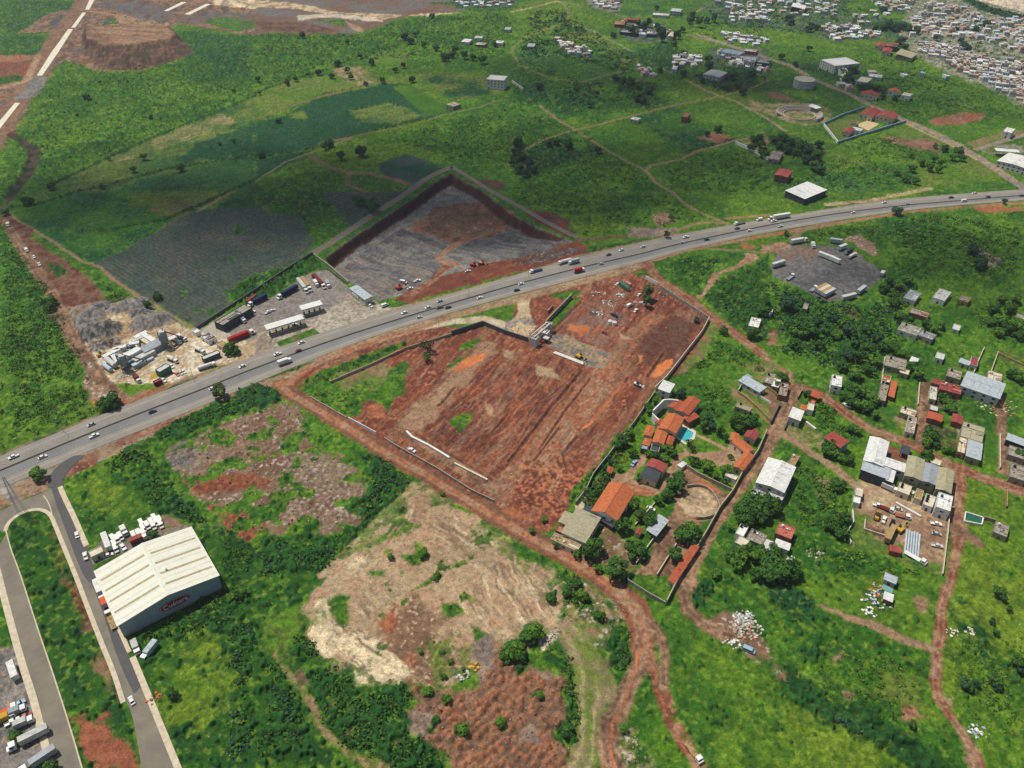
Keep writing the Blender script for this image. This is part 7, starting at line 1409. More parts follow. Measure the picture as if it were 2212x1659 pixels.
U((975,1659),(996,1580),(1066,1590),3.6,'cream','tile2','flat','house with orange terrace above the long concrete one');U((1540,1592),(1560,1520),(1676,1560),3.6,'oldc','conc','flat','stained roof behind the wide red topped house',tank='black');U((1890,1622),(1902,1542),(2022,1592),3.6,'oldc','cream','flat','pale ruin like roof inside the walled plot',tank='white');U((1412,1650),(1424,1610),(1560,1642),3.4,'pink','redroof','flat','red brown roof touching the lane behind the red topped house')
U((298,1010),(312,960),(350,972),2.8,'oldc','conc','flat','tiny tan hut below the gravel lot trees',name='hut',cat='hut',win=0);U((-10,1050),(2,1010),(38,1020),3.0,'white','white','shed','tiny white roof at the left edge of the dark grove',rh=.2,name='shack',cat='shed',win=0);U((2130,1085),(2152,1050),(2232,1068),3.2,'oldc','conc','flat','low hut in the trees at the right border',name='hut',cat='hut')
H(2,1,(2040,1157),(2068,1082),(2153,1106),4.0,'pale','white','flat','lone white flat roofed house above the round dark tree',tank='white')
# --- far plain
N_=lambda*a,**k:H(3,0,*a,**k)
N_((58,1512),(102,1460),(202,1490),6.0,'brick','redroof','tgable','red roofed two storey house on the plain above the highway',rh=.8);N_((150,1652),(340,1576),(494,1646),5.5,'slate','white','shed','big white roofed open shed with black front by the highway',name='farm_shed',cat='shed',rh=.6,win=0)  # farm shed: shade inside its open front is painted as dark solid walls
N_((455,516),(580,572),(712,512),9.5,'pale','white','flat','big white cube hall in dark trees near the round tank',name='hall',cat='hall')
N_((762,700),(808,662),(906,676),7.0,'pale','cream','flat','cream flat hall beside the avenue left of the red roofs',name='hall',cat='hall');N_((868,660),(880,636),(975,690),4,'pale','white','flat','white row house behind the cream flat hall')
N_((800,818),(812,790),(966,784),5,'cream','redroof','gable','bright red roofed hall beside the avenue',name='hall',cat='hall');N_((1040,790),(1052,768),(1130,806),5,'white','tile2','gable','small red and white house right of the bright red hall');N_((1150,822),(1176,800),(1236,826),5,'white','cream','flat','cream roofed house at the end of the red roof cluster')
N_((790,988),(862,936),(982,952),5,'cream','redroof','gable','larger dull red school roof inside the walled compound',name='school_block',cat='school');N_((930,1002),(982,962),(1102,1012),5,'cream','redroof','gable','second dull red school roof next to the avenue',name='school_block',cat='school');N_((638,1142),(690,1102),(742,1122),4,'cream','redroof','gable','small red roof on the compound lawn');N_((706,1116),(730,1096),(812,1128),4,'pale','white','flat','small white roof beside the red one on the compound lawn');N_((716,1060),(730,1042),(780,1050),3,'cream','brown','flat','brown hut at the compound court corner',name='hut',cat='hut',win=0)
N_((928,398),(940,370),(1012,388),5,'cream','redroof','gable','left red roof at the near edge of the town');N_((985,446),(1000,415),(1072,432),5,'cream','redroof','gable','right red roof at the near edge of the town');N_((1010,396),(1030,362),(1116,410),6,'slate','brick','flat','dark brown hall behind the pair of red town roofs',name='hall',cat='hall');N_((1098,480),(1150,442),(1242,500),5,'oldc','moss','shed','grey brown shed roof at the town corner',name='shed',cat='shed')
N_((1982,1390),(2084,1322),(2330,1392),6,'pale','white','tgable','white ribbed warehouse at the right border by the avenue',name='hall',cat='hall',rh=.8);N_((1975,1304),(1958,1282),(2110,1242),5,'dgrey','white','shed','long white canopy beside the avenue above the ribbed warehouse',open_sides=True,name='canopy',cat='canopy',rh=.2);N_((2030,1136),(2062,1102),(2132,1122),6,'white','white','flat','white cubic house at the upper right border')
N_((0,1372),(42,1302),(132,1322),4,'oldc','conc','flat','grey concrete house left of the dark grove');N_((200,70),(216,40),(330,50),6,'slate','white','shed','white roofed hall among the scattered hamlet houses',name='hall',cat='hall')
O_=lambda*a,**k:H(2,0,*a,**k)
O_((1650,642),(1722,602),(1862,628),6.5,'pale','pale','tgable','pale grey hall with dark open end above the field crossroads',name='hall',cat='hall',rh=.8);O_((1018,1030),(1046,1010),(1098,1036),3.4,'pale','white','flat','small white roofed farm at the track bend');O_((1464,1010),(1490,976),(1544,982),5.5,'brick','brick','flat','pink brick house alone in the crop field')
O_((1790,446),(1842,420),(1992,462),5,'pale','lblue','flat','large blue grey hall roof among the works',name='hall',cat='hall');O_((1990,520),(2012,486),(2112,512),5,'pale','lblue','flat','second blue grey hall roof among the works',name='hall',cat='hall');O_((2000,440),(2016,420),(2110,450),4,'pink','pale','flat','pinkish white row behind the blue grey halls');O_((2120,540),(2142,504),(2240,520),5,'slate','tin2','flat','grey hall at the right end of the works',name='hall',cat='hall')
O_((1366,96),(1384,72),(1466,88),6,'pale','pale','flat','pale grey block above the walled grove',name='hall',cat='hall');O_((1212,128),(1222,112),(1355,134),4,'pale','white','flat','long thin white row left of the pale grey block');O_((884,212),(890,182),(972,222),4,'brick','dirt' if 'dirt' in PAL else 'ocre','flat','long brownish barracks roof at the grove edge',name='barracks',cat='building');O_((985,170),(1000,150),(1068,215),4,'brick','brick','flat','pink brown barracks roof in the grove',name='barracks',cat='building');O_((930,275),(960,255),(1040,320),4,'slate','tin2','flat','grey low roof below the barracks',name='barracks',cat='building')
O_((1072,290),(1080,265),(1246,300),4,'slate','tin2','flat','long slate grey roof inside the grove',name='barracks',cat='building');O_((1345,315),(1370,282),(1408,290),5,'cream','cream','gable','little cream roofed chapel at the grove edge',name='chapel',cat='chapel',win=0);O_((1380,600),(1402,545),(1440,560),4,'pale','white','flat','white cottage at the left of the works cluster')
O_((130,402),(146,376),(200,384),3,'pale','tin2','shed','grey shed alone on the track bend at the far plain',name='shed',cat='shed',rh=.2)
T1_=lambda*a,**k:H(1,0,*a,**k)
T1_((1990,686),(2142,698),(2182,660),11,'white','pale','flat','three storey white building alone in the far fields',name='building',cat='building',win=2);T1_((1638,902),(1700,924),(1758,898),4,'oldc','moss','flat','mossy roofed farmhouse alone between the crops');T1_((1770,362),(1800,336),(1862,348),4,'white','white','flat','left white roof of the far farmstead');T1_((1886,330),(1896,312),(1958,322),4,'white','pale','flat','upper pale roof of the far farmstead');T1_((1890,386),(1912,366),(1990,380),3.5,'brick','pale','flat','brown walled roof in the middle of the far farmstead');T1_((2066,372),(2080,352),(2140,362),4,'white','white','flat','right white roof of the far farmstead');T1_((2146,256),(2158,236),(2204,244),4,'pale','pale','flat','single pale house above the far farmstead')
# reservoir tank
pT=at(*tp(3,0,318,682),9.0);root=empty('water_reservoir',(pT.x,pT.y,0));tag(root,'big round pale concrete water tank beside the avenue','reservoir')
b=MB();b.tube((0,0,-.5),(0,0,9),12,12,48);b.build('wall',pm('pale',tag='_res',var=.3),root);b=MB();b.tube((0,0,9.0),(0,0,9.9),12.1,2.0,48);b.build('roof',pm('cream',tag='_res',var=.3),root);b=MB();b.tube((0,0,8.8),(0,0,9.2),12.35,12.35,48,False);b.build('rim',pm('conc'),root)
# bull ring
pB=at(*tp(3,0,268,992),1);root=empty('bullring',(pB.x,pB.y,0));tag(root,'round bullring with pale wall, curved stand and thin roof','bullring')
b=MB();R_=16.5
for i in range(48):
 a0,a1=2*math.pi*i/48,2*math.pi*(i+1)/48;b.add([(R_*math.cos(a),R_*math.sin(a),z)for z in(0,1.8)for a in(a0,a1)]+[((R_+.5)*math.cos(a),(R_+.5)*math.sin(a),z)for z in(0,1.8)for a in(a0,a1)],[(0,1,3,2),(5,4,6,7),(2,3,7,6)])
b.build('arena_wall',pm('cream'),root);b=MB()
for k_ in range(4):
 for i in range(26):
  a0,a1=-1.0+i*.16,-1.0+(i+1)*.16;r0,r1=R_+1.5+k_*1.6,R_+3.1+k_*1.6;z=.8+k_*.9;b.add([(r*math.cos(a),r*math.sin(a),zz)for zz in(0,z)for(r,a)in((r0,a0),(r1,a0),(r1,a1),(r0,a1))],[(4,5,6,7),(0,1,5,4),(1,2,6,5),(2,3,7,6),(3,0,4,7)])
b.build('grandstand',pm('conc',tag='_st'),root);b=MB();a_=.45
b.add([((R_+r)*math.cos(a),(R_+r)*math.sin(a),z)for(r,z)in((2,6.2),(8.5,7.2))for a in(.2,.5,.8)],[(0,3,4,1),(1,4,5,2)]);b.build('stand_roof',pm('white'),root)
b=MB();[b.tube(((R_+2.5)*math.cos(-2.2+i*.16),(R_+2.5)*math.sin(-2.2+i*.16),0),((R_+2.5)*math.cos(-2.2+i*.16),(R_+2.5)*math.sin(-2.2+i*.16),2.2),.3,.3,6)for i in range(8)];b.build('post',pm('pale'),root)
# small estate pool in the village and its frame
shp('swimming_pool',TT(3,2,[(1712,1140),(1722,1125),(1845,1170),(1838,1200),(1712,1165)]),.12,mat('pool_green',(40,104,86),rough=.1,spec=.5))
wln(TT(3,2,[(1690,1195),(1702,1118),(1855,1165),(1840,1225),(1690,1195)]),1.2,'white frame wall round the small green pool',t=.4,c='white');wln(TT(3,2,[(1850,1165),(1965,1200)]),2,'grey wall from the small pool to its house',c='oldc')
# ================================================================== WALLS
wl=wln;G_='site boundary walls'
wl(TT(2,1,[(1150,750),(1255,805)]),2.6,'short white wall stub at the top corner of the red site',c='white');wl(TT(2,1,[(1280,835),(1400,915),(1700,1108)]),2.8,'grey block wall along the dirt road from the rubble to the site corner',c='conc');wl(TT(2,1,[(1700,1112),(1640,1225),(1335,1620)])+TT(2,2,[(1230,60)]),3.2,'long pale wall down the eastern edge of the red site',c='cream')
wl(TT(2,1,[(515,915),(350,1085),(290,1150)]),3.4,'dark shaded wall rising from the gate toward the highway',c='conc',t=.5);wl(TT(2,1,[(350,1000),(310,1050)]),2.4,'short detached wall left of the dark shaded one',c='conc')
wl(TT(1,1,[(1690,1238),(1960,1150),(2150,1230)])+TT(2,1,[(0,1250),(140,1295)]),3.4,'bent dark wall leading to the entrance gate from the west',c='dgrey',t=.5);wl(TT(1,1,[(640,1655),(1000,1500),(1300,1360),(1690,1240)]),1.8,'thin low wall beside the green strip parallel to the highway',c='moss')
wl(TT(1,2,[(470,120),(780,300)]),1.4,'low mossy wall between meadow and dirt road',c='moss');wl(TT(1,2,[(800,310),(1040,440)]),2.2,'clean white wall section along the dirt road',c='white');wl(TT(1,2,[(1110,480),(1200,540),(1560,740),(1860,930),(2060,1025)]),1.8,'long grey wall between dirt road and the red earthworks',c='conc')
b0=wl(TT(1,2,[(1300,415),(1350,465),(1500,540),(1640,625),(1670,645)]),1.0,'curved pale pipe trench kerb on the red site',t=.9,c='white',name='pipe_kerb',cat='kerb');wl(TT(1,2,[(1715,690),(2000,835)]),.9,'straight pale kerb continuing the curved trench kerb',t=.8,c='cream',name='pipe_kerb',cat='kerb')
wl(TT(2,2,[(1235,85),(1060,340),(870,585),(700,800),(640,930),(550,1045)]),2.6,'western grey estate wall toward the red site',c='conc');wl(TT(2,2,[(2195,425),(2120,600),(1990,775),(1900,950),(1790,1090),(1680,1290),(1600,1425)])+TT(2,3,[(1425,60),(1330,248)]),3.2,'eastern dark capped estate wall along the village lane',c='moss',t=.4)
wl(TT(2,3,[(1325,252),(1180,170),(1000,55)])+TT(2,2,[(1000,1640)]),2.2,'southern low estate wall facing the dirt road',c='conc');wl(TT(2,2,[(1450,690),(1600,790),(1760,868),(1900,935)]),2.4,'straight wall closing the paddock toward the garden',c='conc');wl(TT(2,2,[(1510,892),(1620,886),(1710,928),(1770,1010),(1788,1085),(1745,1138),(1670,1165),(1590,1168)]),1.6,'curved pale wall of the round riding paddock',c='conc',smooth=True)
wl(TT(2,2,[(1420,1390),(1400,1420),(1250,1659)]),1.6,'thin pale wall left of the salmon stable row',c='cream');wl(TT(2,2,[(1225,1340),(1070,1560)]),1.6,'thin wall from the metal carport toward the road',c='cream');wl(TT(2,2,[(1240,1030),(1060,1230)]),1.4,'garden wall between orange stable hall and lawn',c='cream')
wl([zp(900,1000),zp(710,1390)],2.6,'dark shaded plot wall along the lane above the white slanted roof',c='dgrey');wl([zp(30,740),zp(140,550)],2.4,'short pale plot wall left of the long corrugated roof',c='cream');wl([zp(30,745),zp(200,860),zp(450,1080),zp(700,1330)],1.8,'long earthy wall below the terraced brown plots',c='ocre');wl([zp(440,800),zp(720,975)],1.4,'bright white low wall inside the brown plot',c='white');wl([zp(570,600),zp(830,790)],1.8,'brown inner wall between the concrete row and brown plot',c='ocre');wl([zp(1100,1260),zp(1000,1520)],2.0,'dark wall leading down from the white slanted roof',c='dgrey');wl([zp(1450,1350),zp(1650,1500)],.8,'bright white low beam beside the dry plot',t=.8,c='white',name='concrete_beam',cat='beam');wl([zp(1370,690),zp(1270,870)],2.0,'yellowish wall of the corner garden at the crossroads',c='ocre')
wl(TT(3,2,[(1560,1140),(1545,1300),(1500,1659)]),2.0,'long pale wall between machine yard and dirt lane',c='cream');wl(TT(3,2,[(725,1100),(735,1200),(675,1300),(715,1385)]),1.6,'crumbling white wall at the west of the machine yard',c='white');wl(TT(3,2,[(2058,930),(2055,1075)]),1.8,'isolated tan wall piece in the meadow at the right',c='ocre');wl(TT(3,2,[(1996,450),(1998,740)]),2.0,'cream wall between the lawn plot and eastern lane',c='cream');wl(TT(3,2,[(1306,0),(1290,190)]),1.6,'thin pale wall on the left of the brown lane',c='cream')
wl(TT(3,1,[(1005,1440),(975,1659)]),2.0,'pale plot wall left of the long old concrete house',c='cream');wl(TT(3,1,[(1860,1360),(1800,1500),(1765,1590)]),2.0,'pale plot wall behind the coral red house',c='cream');wl(TT(3,1,[(1980,1400),(1900,1620)]),2.0,'pale wall at the left of the walled ruin plot',c='cream');wl(TT(3,1,[(1980,1400),(2230,1520)]),1.6,'ochre wall at the top of the walled ruin plot',c='ocre')
wl(TT(3,2,[(835,1180),(830,1262),(1005,1320)]),1.2,'low kerb of the square bed in the machine yard',c='cream');wl(TT(3,0,[(480,1088),(600,1240)]),2.6,'white west wall of the school compound',c='white',t=.6);wl(TT(3,0,[(480,1080),(650,1000),(830,940)]),2.6,'bluish north wall of the school compound',c='lblue',t=.5);wl(TT(3,0,[(600,1242),(860,1160),(1190,1058)]),2.6,'bluish south wall of the school compound',c='lblue',t=.5);wl(TT(2,0,[(0,715),(95,782)]),3,'pale yard wall right of the three storey building',c='pale',t=.6);wl(TT(2,0,[(1930,1245),(2080,1310),(2240,1400)]),3,'white wall of the tree filled farmstead',c='white',t=.6)
wl(TT(1,1,[(500,548),(640,650),(800,790)]),1.6,'pale stepped wall between the truck yard and the grey pit floor',c='conc',t=.5);wl(TT(0,1,[(1700,1190),(2212,860)])+TT(1,1,[(300,660),(490,540)]),2.4,'dark wall between agave field and the truck yard',c='dgrey',t=.4);wl(TT(1,1,[(610,665),(790,800)]),1.4,'thin dark fence on the edge of the grey pit floor',c='dgrey')
shp('school_court',TT(3,0,[(760,1080),(862,1040),(962,1072),(868,1130)]),.1,pm((198,176,128)))
# rim path of the excavation
kerb('rim_path',T(1,1,[(490,530),(700,405),(1000,205),(1300,10)])+T(1,0,[(1480,1540),(1690,1442)]),7,.12,mat('rim_gravel',(120,110,94),c2=(98,90,78),scale=.3));kerb('rim_path',T(1,0,[(1690,1442),(1830,1525),(2010,1640)])+T(2,1,[(20,100),(280,250),(570,400)]),5,.12,mat('rim_gravel',(120,110,94)))
# ================================================================== VEHICLES
def hw_dir(pos):
 P=min(range(len(HW_C)-1),key=lambda i:abs((HW_C[i][0]+HW_C[i+1][0])/2-pos[0]));a,b=HW_C[P],HW_C[P+1];return(b[0]-a[0],b[1]-a[1])
gh='vehicles driving on the highway'
for(c,r,x,y,kd,cc,fw,lb)in[(0,2,122,637,'pickup','white',-1,'white pickup on the far carriageway nearest the left border'),(0,2,372,637,'car','white',1,'white car on the near carriageway before the slip road'),(0,2,790,358,'car','silver',-1,'silvery white car far lanes, upper of the pair at the meadow'),(0,2,815,456,'pickup','white',1,'white pickup near lanes, lower of the pair at the meadow'),(0,2,1320,247,'car','dblue',1,'dark blue car alone on the near carriageway by the scrub'),(0,2,1840,44,'car','white',1,'white car beside the roadside tree on the near lanes'),(0,1,2095,1513,'car','white',-1,'white car on the far lanes below the plant tree'),(1,1,188,1408,'pickup','white',-1,'white pickup on the far lanes opposite the white lorry'),(1,1,392,1308,'car','white',-1,'white car passing the planting bed of the fuel station'),(1,1,250,1484,'box','white',1,'white box lorry on the near carriageway below the fuel station'),(1,1,366,1380,'car','dred',-1,'dark red car in the inner far lane beside the median'),(1,1,1282,1050,'car','white',-1,'white car on the far lanes after the station exit'),(1,1,1412,1088,'car','pale',1,'pale car on the near lanes after the station exit'),(1,1,1485,1003,'car','white',-1,'white car hugging the median on the far side'),(1,1,1588,950,'car','lblue',-1,'blue grey car leading in the outer far lane'),(1,1,1586,1005,'pickup','dgrey',-1,'dark grey pickup close to the median'),(1,1,1662,1004,'car','black',1,'black car just across the median from the dark pickup'),(1,1,1936,920,'car','white',1,'white car on the near lanes before the entrance ramp'),(2,1,80,800,'car','white',1,'white car on the near lanes above the pale ramp'),(2,1,42,855,'car','black',1,'black car on the near lanes beside the pale ramp'),(2,1,210,690,'flat','dblue',-1,'dark blue truck on the far shoulder below the red cut'),(2,1,456,616,'tank','white',-1,'white tanker leading the pair below the pit corner'),(2,1,533,617,'box','silver',-1,'silver box lorry following the white tanker'),(2,1,578,692,'box','red',1,'bright red box lorry on the near carriageway'),(2,1,770,627,'car','silver',1,'silver car ahead of the red lorry'),(2,1,835,549,'car','black',-1,'black car on the far lanes by the green verge'),(2,1,945,508,'car','white',-1,'white car on the far lanes after the black one'),(2,1,1130,480,'car','pale',-1,'pale car on the far lanes before the junction track'),(2,1,1500,396,'pickup','white',-1,'white pickup near the muddy track junction'),(2,1,1470,444,'car','silver',1,'silver car by the median near the track junction'),(2,1,1683,417,'car','dblue',1,'dark car on the near lanes over the pale track'),(2,1,1968,279,'flat','dgrey',-1,'dark flatbed with white cab on the far lanes'),(2,1,1945,322,'car','black',-1,'black car under the median below the flatbed'),(2,1,2050,340,'car','white',1,'white car on the near lanes past the flatbed'),(2,1,2135,247,'van','white',-1,'white van behind the flatbed on the far lanes'),(3,1,96,232,'semi','white',-1,'long white articulated lorry on the far carriageway'),(3,1,48,257,'pickup','white',-1,'white pickup beside the articulated lorry'),(3,1,105,303,'pickup','pale',1,'pale pickup opposite the articulated lorry'),(3,1,740,183,'car','white',1,'white car on the near lanes past the gravel lot track'),(3,1,1003,97,'car','white',-1,'white car on the far lanes left of the roadside tree'),(3,1,1208,110,'car','silver',1,'silver car on the near lanes behind the roadside tree'),(3,1,1580,54,'car','black',-1,'black car on the far lanes of the bend'),(3,1,1693,84,'van','white',1,'white van on the near lanes of the bend'),(3,1,1780,16,'car','white',-1,'white car on the outer far lane of the bend'),(3,1,1898,46,'car','dgrey',-1,'dark grey car on the inner lane of the bend'),(3,1,2188,38,'car','dblue',-1,'dark car at the right border of the highway')]:
 pos=tp(c,r,x,y);d=hw_dir(pos);veh(kd,cc,pos,(d[0]*fw,d[1]*fw),lb,gh,z=.12)
for(c,r,x,y,d,kd,cc,lb,L)in[(1,1,280,882,(-110,62),'semi','dblue','dark blue articulated lorry parked nose out beside the hedge',12),(1,1,404,828,(75,100),'semi','pale','pale articulated lorry first in the parked row',13),(1,1,436,815,(75,100),'semi','ocre','sand coloured articulated lorry second in the parked row',12),(1,1,545,792,(115,115),'semi','dred','maroon articulated lorry last in the parked row',13),(1,1,520,806,(45,60),'box','white','short white box lorry between the parked articulated ones',5),(1,1,622,812,(35,65),'box','tin2','grey box lorry right of the maroon one',6),(1,1,872,917,(60,45),'box','white','white box lorry beside the station shop',6),(1,1,985,990,(60,30),'pickup','white','white pickup at the station exit',None),(1,1,1113,987,(50,-20),'van','white','white van by the bushes at the pit corner',None),(1,1,105,1046,(55,-25),'pickup','white','left white pickup standing by the small square island',None),(1,1,142,1030,(55,-25),'car','white','right white car standing by the small square island',None),(1,1,332,1154,(40,-20),'car','white','white car waiting at the longer fuel canopy',None),(1,1,22,955,(-60,30),'semi','dblue','blue lorry half hidden at the hedge by the station',9),(0,1,2092,1116,(60,35),'box','white','white box lorry in front of the grey bodega',6),(0,1,2178,1046,(50,-20),'pickup','white','white pickup at the end of the grey bodega',None),(0,1,2085,1266,(150,-62),'semi','red','bright red articulated lorry at the station entrance',12),(0,1,1524,1299,(80,40),'mixer','white','left white mixer lorry under the truck shelter',None),(0,1,1572,1275,(80,40),'mixer','pale','right pale mixer lorry under the truck shelter',None),(0,1,1492,1464,(80,30),'mixer','white','white mixer lorry alone in the sandy yard',None),(0,1,1728,1384,(70,30),'mixer','white','white mixer lorry beside the office row',None),(0,1,1790,1522,(90,-30),'tank','white','white tanker on the dirt verge beside the highway',None),(0,1,1484,1510,(40,40),'pickup','white','white pickup beside the green walled office',None),(0,1,1190,1632,(60,60),'box','dred','dark red and white lorry at the lower plant corner',5),(0,1,1588,1556,(30,25),'car','white','first white car in the short row by the plant office',None),(0,1,1562,1570,(30,25),'car','pale','second pale car in the short row by the plant office',None),(0,1,1530,1580,(30,25),'car','salmon','pinkish car at the end of the short row',None),(0,1,1414,1632,(30,25),'pickup','white','white pickup beside the low red cabin',None),(0,1,880,1412,(60,-30),'loader','yellow','yellow loader at the western end of the plant',None),(0,1,70,285,(10,50),'flat','white','white truck on the dark earth at the top of the dirt road',6),(0,1,230,505,(30,60),'flat','pale','pale dump truck beside the black dirt heap',6),(0,1,298,568,(20,50),'car','white','small white car on the narrow dirt road',None),(0,1,342,630,(20,50),'pickup','white','white pickup lower on the narrow dirt road',None),(1,1,1238,840,(50,-20),'digger','red','red excavator at the lower edge of the pit',None),(1,1,1875,640,(40,10),'digger','red','left of two red excavators at the pit exit',None),(1,1,1945,626,(40,10),'digger','salmon','right of two red excavators at the pit exit',None),(1,1,1275,786,(50,10),'van','white','white van parked on the grey pit floor',None),(1,1,1393,773,(40,-10),'pickup','white','white pickup parked on the grey pit floor',None),(1,1,1335,838,(40,-10),'car','white','white car on the red slope below the pit',None),(1,1,1832,690,(40,-10),'car','white','white car beside the pit exit rocks',None),(2,1,1012,990,(50,-30),'van','white','white van in the site compound left of the tree',None),(2,1,1096,896,(30,-30),'car','white','white car above the compound tree',None),(2,1,1066,1034,(30,-30),'pickup','white','white pickup below the compound tree',None),(2,1,882,1072,(40,20),'pickup','dblue','dark blue pickup on the red ground of the compound',None),(2,1,802,1226,(40,20),'car','red','red car alone on the red ground',None),(2,1,910,802,(30,-20),'car','white','white car at the upper compound edge',None),(2,1,578,1432,(40,20),'digger','yellow','yellow excavator at the end of the white pipes',None),(2,2,1090,20,(60,20),'loader','white','pale machine near the orange puddle on the red site',None),(1,2,1345,578,(55,30),'pickup','white','white pickup on the brown haul track',None),(2,2,1052,692,(-40,50),'pickup','lblue','silver blue pickup on the estate drive',None),(2,2,1200,1082,(50,20),'car','white','white car on the lawn behind the carport',None),(0,2,668,1308,(-15,-60),'car','white','white car on the dark lane beside the sidewalk',None),(0,2,742,1495,(-15,-60),'pickup','white','white pickup at the shed gate on the dark lane',None),(0,3,855,115,(-45,-115),'box','white','white box lorry first in the queue beside the shed',8),(0,3,905,240,(-40,-90),'box','orange','orange box lorry in the queue beside the shed',5),(0,3,965,395,(-50,-120),'flat','ocre','tan flatbed lorry last in the queue beside the shed',9),(0,3,1140,1082,(-30,-60),'car','white','small white car at the end of the dark lane',None),(0,3,1182,635,(40,110),'box','pale','white van body lorry parked on the grass below the shed',5),(0,3,1300,662,(-75,95),'box','tin','grey box lorry parked askew on the grass below the shed',7),(0,3,130,845,(55,160),'trailer','white','white cargo trailer in the scrap yard',9),(0,3,268,1420,(-150,75),'semi','pale','long pale lorry with white cab in the scrap yard',8),(0,3,350,1612,(-120,80),'semi','silver','silver lorry at the lower border of the scrap yard',7),(0,3,60,1240,(110,-50),'box','yellow','yellow orange lorry in the scrap row',5),(0,3,165,1180,(90,-40),'box','tin2','grey lorry third in the scrap row',4),(0,3,225,1215,(60,-25),'car','redroof','faded red car in the scrap row',None),(0,3,110,1268,(80,-40),'pickup','white','white pickup in the scrap row',None),(0,3,215,1282,(90,-40),'box','pale','pale green white lorry last in the scrap row',5),(0,3,165,1118,(60,-40),'pickup','lblue','blue grey pickup at the head of the scrap row',None),(0,3,85,1165,(90,-40),'flat','orange','rusty orange lorry at the head of the scrap row',4),(2,3,1560,1528,(95,130),'flat','ocre','white cab flatbed truck driving on the narrow red track',7),(0,2,932,1390,(45,120),'trailer','white','long white cargo trailer in the shed forecourt',11),(0,2,1080,1290,(30,50),'box','white','white box lorry at the middle of the forecourt',4),(0,2,1205,1360,(80,-35),'box','redroof','red box lorry parked against the shed wall',6),(0,2,940,1485,(60,-20),'car','white','white car behind the long trailer',None),(0,2,1065,1415,(30,40),'pickup','white','white pickup near the red box lorry',None),(3,2,998,1180,(30,-70),'pickup','white','white pickup right of the yellow loader in the machine yard',None),(3,2,940,1152,(20,-60),'loader','yellow','yellow wheel loader in the machine yard',None),(3,2,1070,1210,(25,-60),'pickup','black','black pickup in the machine yard',None),(3,2,1046,1322,(-45,95),'trailer','ocre','long tan trailer beside the square bed',11),(3,2,1135,1272,(50,-50),'digger','yellow','yellow excavator in the middle of the machine yard',None),(3,2,1262,1510,(70,40),'flat','white','white lorry below the pipe stack',8),(3,2,1448,1215,(60,10),'pickup','white','white pickup by the yard wall, upper one',None),(3,2,1455,1300,(50,10),'car','silver','silver car by the yard wall between the white ones',None),(3,2,1456,1405,(60,10),'pickup','pale','pale pickup by the yard wall, lower one',None),(3,2,946,1056,(50,10),'pickup','white','white pickup in front of the open hall',None),(3,2,1010,1086,(60,25),'flat','dred','rusty red flatbed lying in the yard',6),(3,2,1122,1085,(50,15),'car','pale','pale car beside the white beam in the yard',None),(3,2,1245,955,(30,-60),'car','white','white car between the cream offices',None),(3,2,1155,1152,(60,15),'flat','brick','brown flatbed at the yard centre',5),(3,2,1040,912,(80,35),'box','white','white box lorry in front of the white roof leg',6),(3,1,85,642,(120,-40),'trailer','pale','pale trailer alone at the west of the gravel lot',12),(3,1,190,748,(70,-50),'flat','tin2','grey flatbed at the southwest of the gravel lot',7),(3,1,262,440,(110,-20),'semi','white','white lorry at the top left of the gravel lot',9),(3,1,386,476,(20,40),'box','white','white box lorry at the top of the gravel lot',4),(3,1,582,444,(95,12),'trailer','tin','grey white trailer at the top of the gravel lot',9),(3,1,640,497,(75,-30),'trailer','white','first white tractorless trailer in the angled row',8),(3,1,692,533,(75,-35),'trailer','slate','black trailer in the angled row',8),(3,1,725,565,(90,-50),'tank','white','white tanker in the angled row',8),(3,1,480,570,(80,30),'trailer','white','left of two white trailers end to end in the lot centre',9),(3,1,570,606,(90,40),'trailer','white','right of two white trailers end to end in the lot centre',9),(3,1,985,720,(30,-40),'box','white','white lorry at the eastern tip of the gravel lot',5),(3,1,390,850,(70,-50),'flat','tin2','grey flatbed beside the four parallel trailers',6),(3,1,455,852,(115,-60),'trailer','ocre','first of four parallel tan trailers, the farthest',12),(3,1,478,866,(115,-60),'trailer','cream','second of four parallel tan trailers',12),(3,1,500,880,(115,-60),'trailer','ocre','third of four parallel tan trailers',12),(3,1,522,893,(115,-60),'trailer','pale','fourth of four parallel tan trailers, the nearest',12),(3,1,690,928,(115,-30),'trailer','pale','low pale trailer at the southern lot edge',12),(3,1,800,868,(80,-60),'trailer','tin','grey trailer at the southeastern lot edge',10),(3,2,680,192,(50,30),'pickup','white','white pickup on the village road below the trees',None),(2,3,2045,650,(60,25),'van','lblue','pale blue van at the rubbish strip',None)]:
 kw=dict(L=L)if L and kd not in('car','pickup','van')else{}
 veh(kd,cc,tp(c,r,x,y),d,lb,None,**kw)
 # white cars and small lorries in the forecourt, alike
for i,(x,y)in enumerate(sorted([(982,1350),(1018,1352),(1046,1330),(996,1400),(1002,1436),(1162,1322),(1204,1305),(1228,1218),(1242,1262),(1278,1235),(1244,1300),(1312,1208),(1330,1238),(1340,1175),(1384,1190),(1392,1226),(1357,1205)])):
 veh('van','white',tp(0,2,x,y),(28,52),'small white delivery van behind the cream shed, '+('leftmost one' if i==0 else ORD[i]+' along the rows'),'delivery vehicles parked behind the shed')
